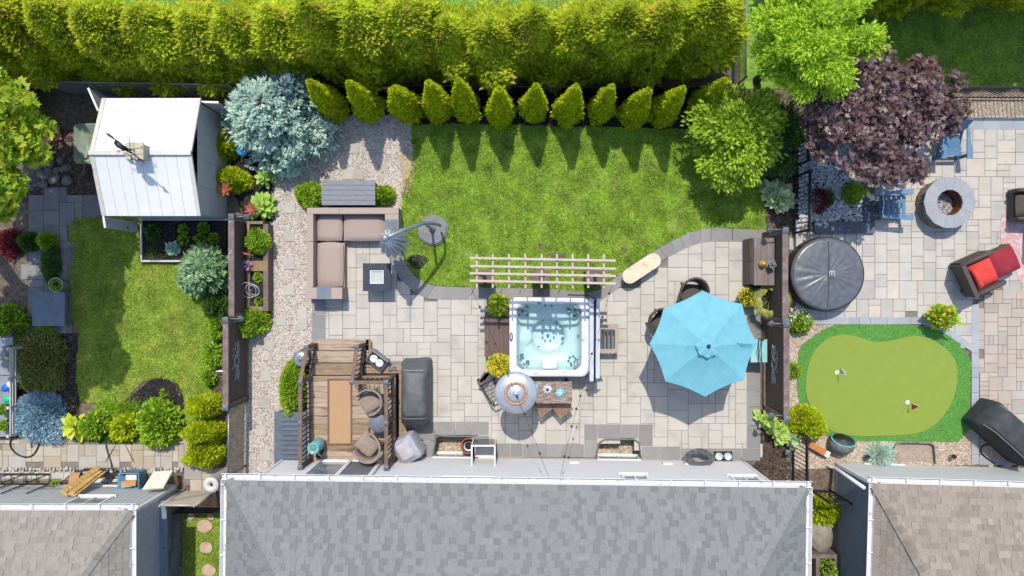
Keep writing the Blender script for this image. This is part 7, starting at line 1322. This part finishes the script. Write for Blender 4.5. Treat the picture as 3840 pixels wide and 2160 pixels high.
def rock_mesh(seed, mat):
    bm = bmesh.new(); bmesh.ops.create_icosphere(bm, subdivisions=2, radius=1); g = np.random.default_rng(seed); ax = unit(g.normal(size=(7, 3))); am = g.uniform(.7, .95, 7)
    for v in bm.verts:
        for a_, q in zip(ax, am):
            d_ = v.co.dot(Vector(a_)); 
            if d_ > q: v.co -= Vector(a_) * (d_ - q) * .85
        v.co *= 1 + g.uniform(-.03, .03)
    me = bpy.data.meshes.new('rock'); bm.to_mesh(me); bm.free(); me.materials.append(mat); return me
rms = [rock_mesh(k, ROCK) for k in range(6)]; g = random.Random(17); pile = []
root = thing('rock_pile', 'heap of grey field rocks in the shaded left corner', 'rock pile', P('rk', 420, 600))
for k in range(70):
    x, y = g.gauss(400, 120), g.gauss(590, 95); p = P2('rk', x, y); r_ = g.uniform(.06, .16); link('rock', g.choice(rms), root, Matrix.Translation(Vector((p[0], p[1], r_ * .3 + max(0, .22 - .0012 * math.hypot(x - 400, y - 590)))) - origin(root)) @ Matrix.Rotation(g.random() * 6, 4, 'Z') @ Matrix.Diagonal((r_ * g.uniform(.8, 1.3), r_, r_ * .7, 1)))
bms = [rock_mesh(20 + k, BOUL) for k in range(3)]
for i, (x, y, sx, sy, lb) in enumerate(((330, 1080, .36, .5, 'large speckled boulder between the right houses'), (360, 948, .2, .13, 'small grey boulder behind the large one, between the right houses'))): p = P2('gt', x, y, .25); o = link('boulder', bms[i], None, Matrix.Translation((p[0], p[1], .2)) @ Matrix.Diagonal((sx, sy, .32 if i == 0 else .2, 1))); tag(o, lb, 'boulder')
root = thing('brick_stack', 'few reddish bricks lying beside the wheelbarrow', 'bricks', P('rk', 610, 240)); BRK = M('red_brick', [C(176, 104, 92), C(196, 130, 116)], src='obj', rough=.9, var=.1)
bk = MB(); bk.box((0, 0, .03), (.2, .09, .06)); bkm = shared('brick', bk, BRK)
for k in range(6): p = P2('rk', 575 + (k % 2) * 55, 200 + (k // 2) * 40); link('brick', bkm, root, T(p[0] - origin(root).x, p[1] - origin(root).y, .01 + .03 * (k % 2), 1.4 + .3 * k))
# patio table slab with white pot in the shaded yard
root = thing('garden_table', 'grey slab-topped low table in the shaded left yard', 'table', P('e', 350, 900)); m = mb('e', 235, 468, 765, 1010, .38, .43); m.build('top', SLATE, root); 
for x, y in ((255, 785), (450, 785), (255, 990), (450, 990)): p = P2('e', x, y, .38); m = MB(); m.box((p[0], p[1], .19), (.07, .07, .38)); m.build('leg', SLATE, root)
p = P2('e', 402, 712, .4); root = thing('white_planter', 'round white planter above the grey table, left yard', 'flower pot', (p[0], p[1], 0)); m = MB(); m.lathe((p[0], p[1], 0), [(.14, 0), (.2, .4), (.21, .4), (.18, .4), (.17, .34), (.01, .34)], 24); m.build('pot', WHITE, root); m = MB(); m.lathe((p[0], p[1], .35), [(.16, 0), (.02, .02)], 12); m.build('potting_soil', DARKSOIL, root); gq = np.random.default_rng(4); pos, d_ = dome_pts(gq, 140, .12, .12, .14); leaf_obj('foliage', gq, pos + np.array((p[0], p[1], .35)), d_, (.06, .1), .6, BUSHG, root)
# left deck with white railing and pots
DKG = M('grey_deck', [C(140, 146, 150), C(154, 160, 162)], rough=.8, var=.08); root = thing('side_deck', 'grey deck corner with white railing at the left edge', 'deck', P('pot', 20, 700)); za = .35
for k in range(7): y0 = 150 + k * 155; m = MB(); a = P2('pot', -700, y0, za); b = P2('pot', 95, y0 + 148, za); m.bb(a[0], b[0], a[1], b[1], .05, za); m.build('deck_panel', DKG, root)
for x0, w in ((96, 10), (122, 7), (150, 7)): mb('pot', x0, x0 + w, 330, 1225, za + .55 - (x0 - 96) * .008, za + .6 - (x0 - 96) * .008).build('rail', M('rail_white', [C(196, 188, 182), C(210, 202, 196)], rough=.6) if 'rail_white' not in MATS else MATS['rail_white'], root)
for y in (340, 640, 930, 1215): p = P2('pot', 112, y, .8); m = MB(); m.box((p[0], p[1], .47), (.07, .07, .94)); m.build('post', MATS['rail_white'], root)
for lb, x, y, r_, cl in (('blue round lid on the side deck', 55, 738, .1, C(40, 110, 220)), ('green round lid on the side deck', 74, 852, .1, C(30, 200, 140)), ('white ball by the side deck railing', 97, 705, .08, C(230, 230, 235))): p = P2('pot', x, y, .6); root = thing('round_tub', lb, 'tub', (p[0], p[1], .35)); m = MB(); m.lathe((p[0], p[1], .35), [(r_ * .8, 0), (r_, .22), (r_, .25)], 18); m.build('body', MATS['rail_white'], root); m = MB(); m.lathe((p[0], p[1], .6), [(r_ * 1.05, 0), (r_ * 1.05, .015), (.02, .03)], 18); m.build('lid', M('lid_' + lb.split()[0], [cl], rough=.4), root)
for lb, x, y, r_ in (('grey pot with a green plant on the side deck', 55, 945, .14), ('dark square-edged pot with a plant on the side deck', 62, 1105, .14)): potted(lb, 'pot', x, y, .13, .12, [('foliage', BUSHG, 220, (.05, .08), .3)], int(x), SLATE, .28, r_, .35)
root = thing('white_machine', 'white folding chair parts on the side deck', 'chair', P('pot', 40, 280, .4)); m = MB(); m.box((P2('pot', 60, 270, .6)[0], P2('pot', 60, 270, .6)[1], .6), (.16, .2, .3)); m.build('body', WHITE, root); m = MB(); m.tube([P('pot', 0, 230, .7), P('pot', 25, 270, .8), P('pot', 35, 330, .6)], .03, 6); m.build('hose_arm', CLR, root)
# black rack, pallets, boards, blue bin at the left house
root = thing('metal_rack', 'black metal rack frame against the left house', 'rack', P('lb', 250, 400)); m = MB(); zt_ = 1.0; 
for z_ in (.1, .55, 1.0):
    y0, y1 = (295, 405) if z_ < .3 else ((293, 420) if z_ < .8 else (290, 465)); 
    m = MB(); A_ = [P('lb', x, y, z_) for x, y in ((-300, y0), (552, y0), (552, y0 + 112), (-300, y0 + 112))]; m.tube(A_ + [A_[0]], .016, 4, False); m.build('shelf_frame', IRON, root)
    for k in range(5): a = Vector(A_[0]).lerp(Vector(A_[1]), (k + 1) / 6); b = Vector(A_[3]).lerp(Vector(A_[2]), (k + 1) / 6); m = MB(); m.tube([a, b], .012, 4, False); m.build('cross_bar', IRON, root)
for x in (100, 275, 545):
    for y in (295, 405): p = P2('lb', x, y, .1); m = MB(); m.tube([(p[0], p[1], .03), (p[0], p[1], 1.02)], .016, 4, False); m.build('upright', IRON, root)
CARD = M('cardboard', [C(196, 148, 96), C(208, 162, 110)], rough=.9, var=.06); LUM = M('fresh_lumber', [C(206, 162, 94), C(220, 182, 118)], rough=.8, var=.12, vscale=5); CREAM = M('cream_board', [C(226, 216, 196), C(234, 226, 208)], rough=.8, var=.05)
def slabobj(name, label, cat, pts, th, mat, grp=None):
    pts = [Vector(p) for p in pts]; n_ = (pts[1] - pts[0]).cross(pts[-1] - pts[0]).normalized(); n_ = n_ if n_.z > 0 else -n_; m = MB(); k = len(pts); m.add(pts + [p - n_ * th for p in pts], [tuple(range(k)), tuple(range(2 * k - 1, k - 1, -1))] + [(i, (i + 1) % k, k + (i + 1) % k, k + i) for i in range(k)]); o = m.build(name, mat, org=sum(pts, Vector()) / k); return tag(o, label, cat, grp)
slabobj('cardboard_sheet', 'bent cardboard sheet leaning behind the pallets', 'cardboard', [P('lb', 790, 275, .3), P('lb', 900, 275, .3), P('lb', 850, 412, .75), P('lb', 765, 412, .75)], .02, CARD)
for i, (x0, y0, x1, y1, w) in enumerate(((1110, 232, 720, 505, 72), (1140, 262, 810, 520, 60))):
    a = Vector(P('lb', x0, y0, .1)); b = Vector(P('lb', x1, y1, 1.3)); root = thing('wooden_pallet', ['notched lumber skid leaning on the left house, upper', 'notched lumber skid leaning on the left house, lower'][i], 'lumber', a, 'notched lumber skids'); d_ = (b - a).normalized(); sd = Vector((-d_.y, d_.x, 0)).normalized() * .1; up = d_.cross(sd).normalized(); up = up if up.z > 0 else -up
    m = MB(); q = [a - sd, b - sd, b + sd, a + sd]; m.add(q + [p - up * .05 for p in q], [(0, 1, 2, 3), (7, 6, 5, 4), (0, 4, 5, 1), (1, 5, 6, 2), (2, 6, 7, 3), (3, 7, 4, 0)]); m.build('stringer', LUM, root)
    for k in range(8): c_ = a.lerp(b, (k + .5) / 8); m = MB(); s2 = sd * 1.0; e_ = d_ * .06; q = [c_ - s2 - e_ + up * .003, c_ - s2 + e_ + up * .003, c_ + s2 * .4 + e_ + up * .003, c_ + s2 * .4 - e_ + up * .003]; m.add([p + up * .04 for p in q] + q, [(0, 1, 2, 3), (0, 4, 5, 1), (1, 5, 6, 2), (2, 6, 7, 3), (3, 7, 4, 0)]); m.build('block', LUM, root)
BIN = M('blue_bin', [C(92, 146, 182), C(106, 160, 194)], rough=.45, var=.06); root = thing('recycling_bin', 'blue recycling bin holding cardboard at the left house', 'bin', P('lb', 1470, 400)); c_ = P2('lb', 1460, 375, .45); m = MB()
for hx_, s_ in ((0, 1),):
    lay = [rrect(c_[0] + .04, c_[1] + .05, .2, .19, .05, .04), rrect(c_[0], c_[1], .27, .23, .05, .52), rrect(c_[0], c_[1], .29, .25, .05, .53), rrect(c_[0], c_[1], .25, .21, .05, .52), rrect(c_[0] + .03, c_[1] + .04, .18, .17, .05, .12)]; loft(m, lay)
m.build('body', BIN, root); m = MB(); m.box((c_[0] - .06, c_[1] - .06, .42), (.28, .16, .2), .1); m.box((c_[0] + .1, c_[1] - .02, .45), (.2, .14, .2), -.08); m.build('cardboard_box', CARD, root); m = MB(); m.pillow((c_[0] + .03, c_[1] + .1, .45), (.3, .16, .1)); m.build('paper', WHITE, root)
slabobj('cream_board', 'large cream board propped against the left house corner', 'board', [P('lb', 1725, 265, .55), P('lb', 1940, 250, .5), P('lb', 1835, 445, 1.0), P('lb', 1598, 462, 1.0)], .05, CREAM); slabobj('short_plank', 'short tan plank lying by the left house corner', 'board', [P('lb', 1950, 310, .08), P('lb', 1985, 310, .08), P('lb', 2005, 410, .08), P('lb', 1965, 415, .08)], .05, LUM)
def cable(name, label, pts, r, mat, cat='hose'): m = MB(); q = smooth_open(pts); m.tube(q, r, 6); return tag(m.build(name, mat, org=pts[0]), label, cat)
def smooth_open(pts, it=2):
    pts = [Vector(p) for p in pts]
    for _ in range(it): pts = [pts[0]] + [x for a, b in zip(pts, pts[1:]) for x in (a.lerp(b, .25), a.lerp(b, .75))] + [pts[-1]]
    return pts
cable('garden_hose', 'dark hose loop on the path below the globe spruce', [P('i', 285, 440, .06), P('i', 285, 500, .06), P('i', 240, 580, .06), P('i', 165, 592, .06), P('i', 85, 540, .06), P('i', 68, 480, .06), P('i', 95, 440, .1)], .02, WIRE); cable('garden_hose', 'dark hose crossing the path to the blue bin', [P('i', 765, 470, .06), P('i', 770, 530, .06), P('i', 805, 620, .06), P('i', 810, 680, .12), P('i', 860, 730, .3)], .016, WIRE); cable('garden_hose', 'dark hose hanging in front of the window well at left', [P('lb', 680, 405, .1), P('lb', 800, 290, .1), P('lb', 920, 245, .1), P('lb', 1240, 240, .1), P('lb', 1220, 380, .1), P('lb', 1310, 390, .2)], .016, WIRE)
bush('wall_plant', 'small potted plant against the left house wall', 'plant', 'lb', 640, 405, .12, .2, BUSHG, 160, 401, (.05, .09), .5)
m = MB(); a = Vector(P('lb', 2365, 420, 1.2)); SP = M('white_spool', [C(206, 200, 196), C(218, 212, 208)], rough=.5, var=.04); root = thing('vent_pipe', 'thick pale pipe with purple opening at the main house corner', 'pipe', (a.x, a.y, 0)); m.lathe((a.x, a.y, .0), [(.18, 0), (.2, .1), (.2, 1.17), (.21, 1.2), (.06, 1.2), (.055, 1.0)], 28); m.build('pipe', SP, root); m = MB(); m.lathe((a.x, a.y, 1.1), [(.055, 0), (.01, .005)], 12); m.build('opening', M('purple_core', [C(70, 40, 90)]), root)
# open window sashes of the left house stay part of it
# ---- right yard small things
def flag(label, vw, x, y, tx, ty, cl, z=.6):
    f_ = P(vw, x, y + 0, 0); root = thing('golf_flag', label, 'golf flag', (f_[0], f_[1], .05), 'golf flags on the putting green'); m = MB(); m.tube([(f_[0], f_[1], .05), (f_[0], f_[1], z)], .008, 6); m.build('pin', WHITE, root); m = MB(); m.lathe((f_[0], f_[1], .052), [(.06, 0), (.06, .004), (.045, .004), (.04, .001)], 16); m.build('cup', WHITE, root)
    m = MB(); t_ = Vector((f_[0], f_[1], z)); b_ = t_ - Vector((0, 0, .2)); sg = 1 if cl[0] == 'white' else -1; b_ = t_ - Vector((0, 0, .36)); m.add([t_, t_.lerp(b_, .35) + Vector((.02, sg * .07, 0)), b_.lerp(t_, .1) + Vector((-.02, sg * .17, 0)), b_], [(0, 1, 2, 3)]); m.build('flag', M('flag_' + cl[0], [cl[1]], rough=.7), root)
p_ = (0, 0); flag('white golf flag at the upper left of the putting green', 'h', 572, 1345, 645, 1355, ('white', C(240, 240, 240))); flag('red golf flag at the lower right of the putting green', 'l', 1082, 190, 1175, 205, ('red', C(206, 70, 80)))
PK = M('dark_basket', [C(92, 76, 68), C(110, 92, 82)], rough=.8, var=.1); potted('mixed flower pot with big leaves at the patio corner above the green', 'h', 1300, 940, .3, .4, [('foliage', BUSHG, 480, (.08, .16), .3), ('blossom', YEL, 320, (.05, .08), .7), ('pink_blossom', RPET, 60, (.04, .06), .85)], 320, PK, .4, .2)
root = thing('canna', 'broad canna leaves rising from the corner flower pot', 'plant', P('h', 1400, 940, .5)); b0 = Vector(P('h', 1330, 945, .5))
for x, y in ((1520, 1010), (1490, 960), (1455, 880), (1400, 985)): e_ = Vector(P('h', x, y, .9)); d_ = e_ - b0; s_ = Vector((-d_.y, d_.x, 0)).normalized() * .055; md = b0.lerp(e_, .6) + Vector((0, 0, .12)); m = MB(); m.add([b0, md + s_, e_, md - s_], [(0, 1, 2, 3)]); m.build('leaf', BUSHG, root)
def spot(label, vw, x, y): p = P(vw, x, y, .12); root = thing('garden_spotlight', label, 'spotlight', (p[0], p[1], 0), 'small black garden lights'); m = MB(); m.tube([(p[0], p[1], 0), (p[0], p[1], .14)], .01, 5); m.build('stake', IRON, root); m = MB(); m.lathe((p[0], p[1], .14), [(.03, 0), (.055, .05), (.06, .12), (.045, .12), (.04, .08)], 12); m.build('head', IRON, root)
spot('black spotlight in the gravel left of the lower window well', 'l', 785, 580); spot('black spotlight in the gravel right of the lower window well', 'l', 1408, 578); 
def solar(label, vw, x, y): p = P(vw, x, y, .3); root = thing('solar_light', label, 'garden light', (p[0], p[1], 0), 'square solar lights'); m = MB(); m.box((p[0], p[1], .13), (.05, .05, .26)); m.build('stem', CAPM, root); m = MB(); m.box((p[0], p[1], .28), (.13, .13, .05)); post_cap(m, p[0], p[1], .306, .065); m.build('head', CAPM, root)
solar('square grey solar light in the mulch by the house corner', 'l', 222, 553); 
for i, (vw, x, y) in enumerate((('b', 1045, 775), ('b', 1515, 770), ('c', 80, 780), ('c', 568, 765), ('c', 1075, 800))): solar(f'small grey solar light between the pyramidal cedars, {ordn[i]} from the left' if i else 'small grey solar light between the pyramidal cedars, leftmost of five', vw, x, y)
POT2 = M('charcoal_pot', [C(100, 106, 106), C(118, 124, 122)], rough=.5, var=.05); root = thing('charcoal_planter', 'empty charcoal planter with teal rim tipped over below the putting green', 'planter', P('gt', 490, 300)); c_ = Vector(P('gt', 490, 305, .1)) + Vector((0, 0, .14)); tilt = Matrix.Rotation(R(-60), 4, 'X') @ Matrix.Rotation(R(8), 4, 'Y'); m = MB(); m.lathe((c_.x, c_.y, .14), [(.22, .02), (.29, .16), (.275, .34)], 26, mtx=tilt, sx=1.2); m.build('body', POT2, root); m = MB(); m.lathe((c_.x, c_.y, .14), [(.275, .34), (.29, .355), (.265, .37)], 26, mtx=tilt, sx=1.2); m.build('rim', TEAL, root); m = MB(); m.lathe((c_.x, c_.y, .14), [(.255, .372), (.2, .371), (.15, .365)], 26, mtx=tilt, sx=1.2); m.build('inside', POT2, root)
root = thing('timber_post', 'short orange timber block with white end lying by the charcoal planter', 'timber', P('gt', 310, 300)); a = Vector(P('gt', 232, 255, .2)); b = Vector(P('gt', 375, 335, .2)); d_ = b - a; m = MB(); m.box(((a.x + b.x) / 2, (a.y + b.y) / 2, .12), (d_.length, .17, .2), math.atan2(d_.y, d_.x)); m.build('block', M('orange_timber', [C(190, 116, 58), C(206, 134, 74)], rough=.6, var=.12, vscale=5), root); m = MB(); q = b + d_.normalized() * .06; m.box((q.x, q.y, .12), (.12, .16, .19), math.atan2(d_.y, d_.x)); m.build('end_cap', WHITE, root)
root = thing('downspout', 'white elbow of the downspout at the right house corner', 'downspout', P('gt', 430, 455)); m = MB(); m.tube([P('gt', 400, 455, .08), P('gt', 440, 465, .15), P('gt', 470, 475, .3), P('gt', 725, 650, 2.3)], .045, 8); m.build('pipe', WHITE, root)
root = thing('timber_planter', 'grey timber planter box between the right houses', 'planter', P('gt', 400, 1330)); 
for x0, x1, y0, y1 in ((290, 325, 1290, 1700), (460, 492, 1290, 1700), (250, 492, 1255, 1290)): mb('gt', x0, x1, y0, y1, 0, .55).build('board', TIMB2, root)
m = MB(); a = P2('gt', 325, 1290, .45); b = P2('gt', 460, 1700, .45); m.bb(a[0], b[0], a[1], b[1], .3, .45); m.build('soil', DARKSOIL, root)
cable('gas_hose', 'thin dark hose looping beside the black covered barbecue', [P('bq', 800, 930, .08), P('bq', 650, 900, .08), P('bq', 550, 960, .08), P('bq', 570, 1060, .08), P('bq', 700, 1150, .08), P('bq', 780, 1210, .08)], .016, WIRE)
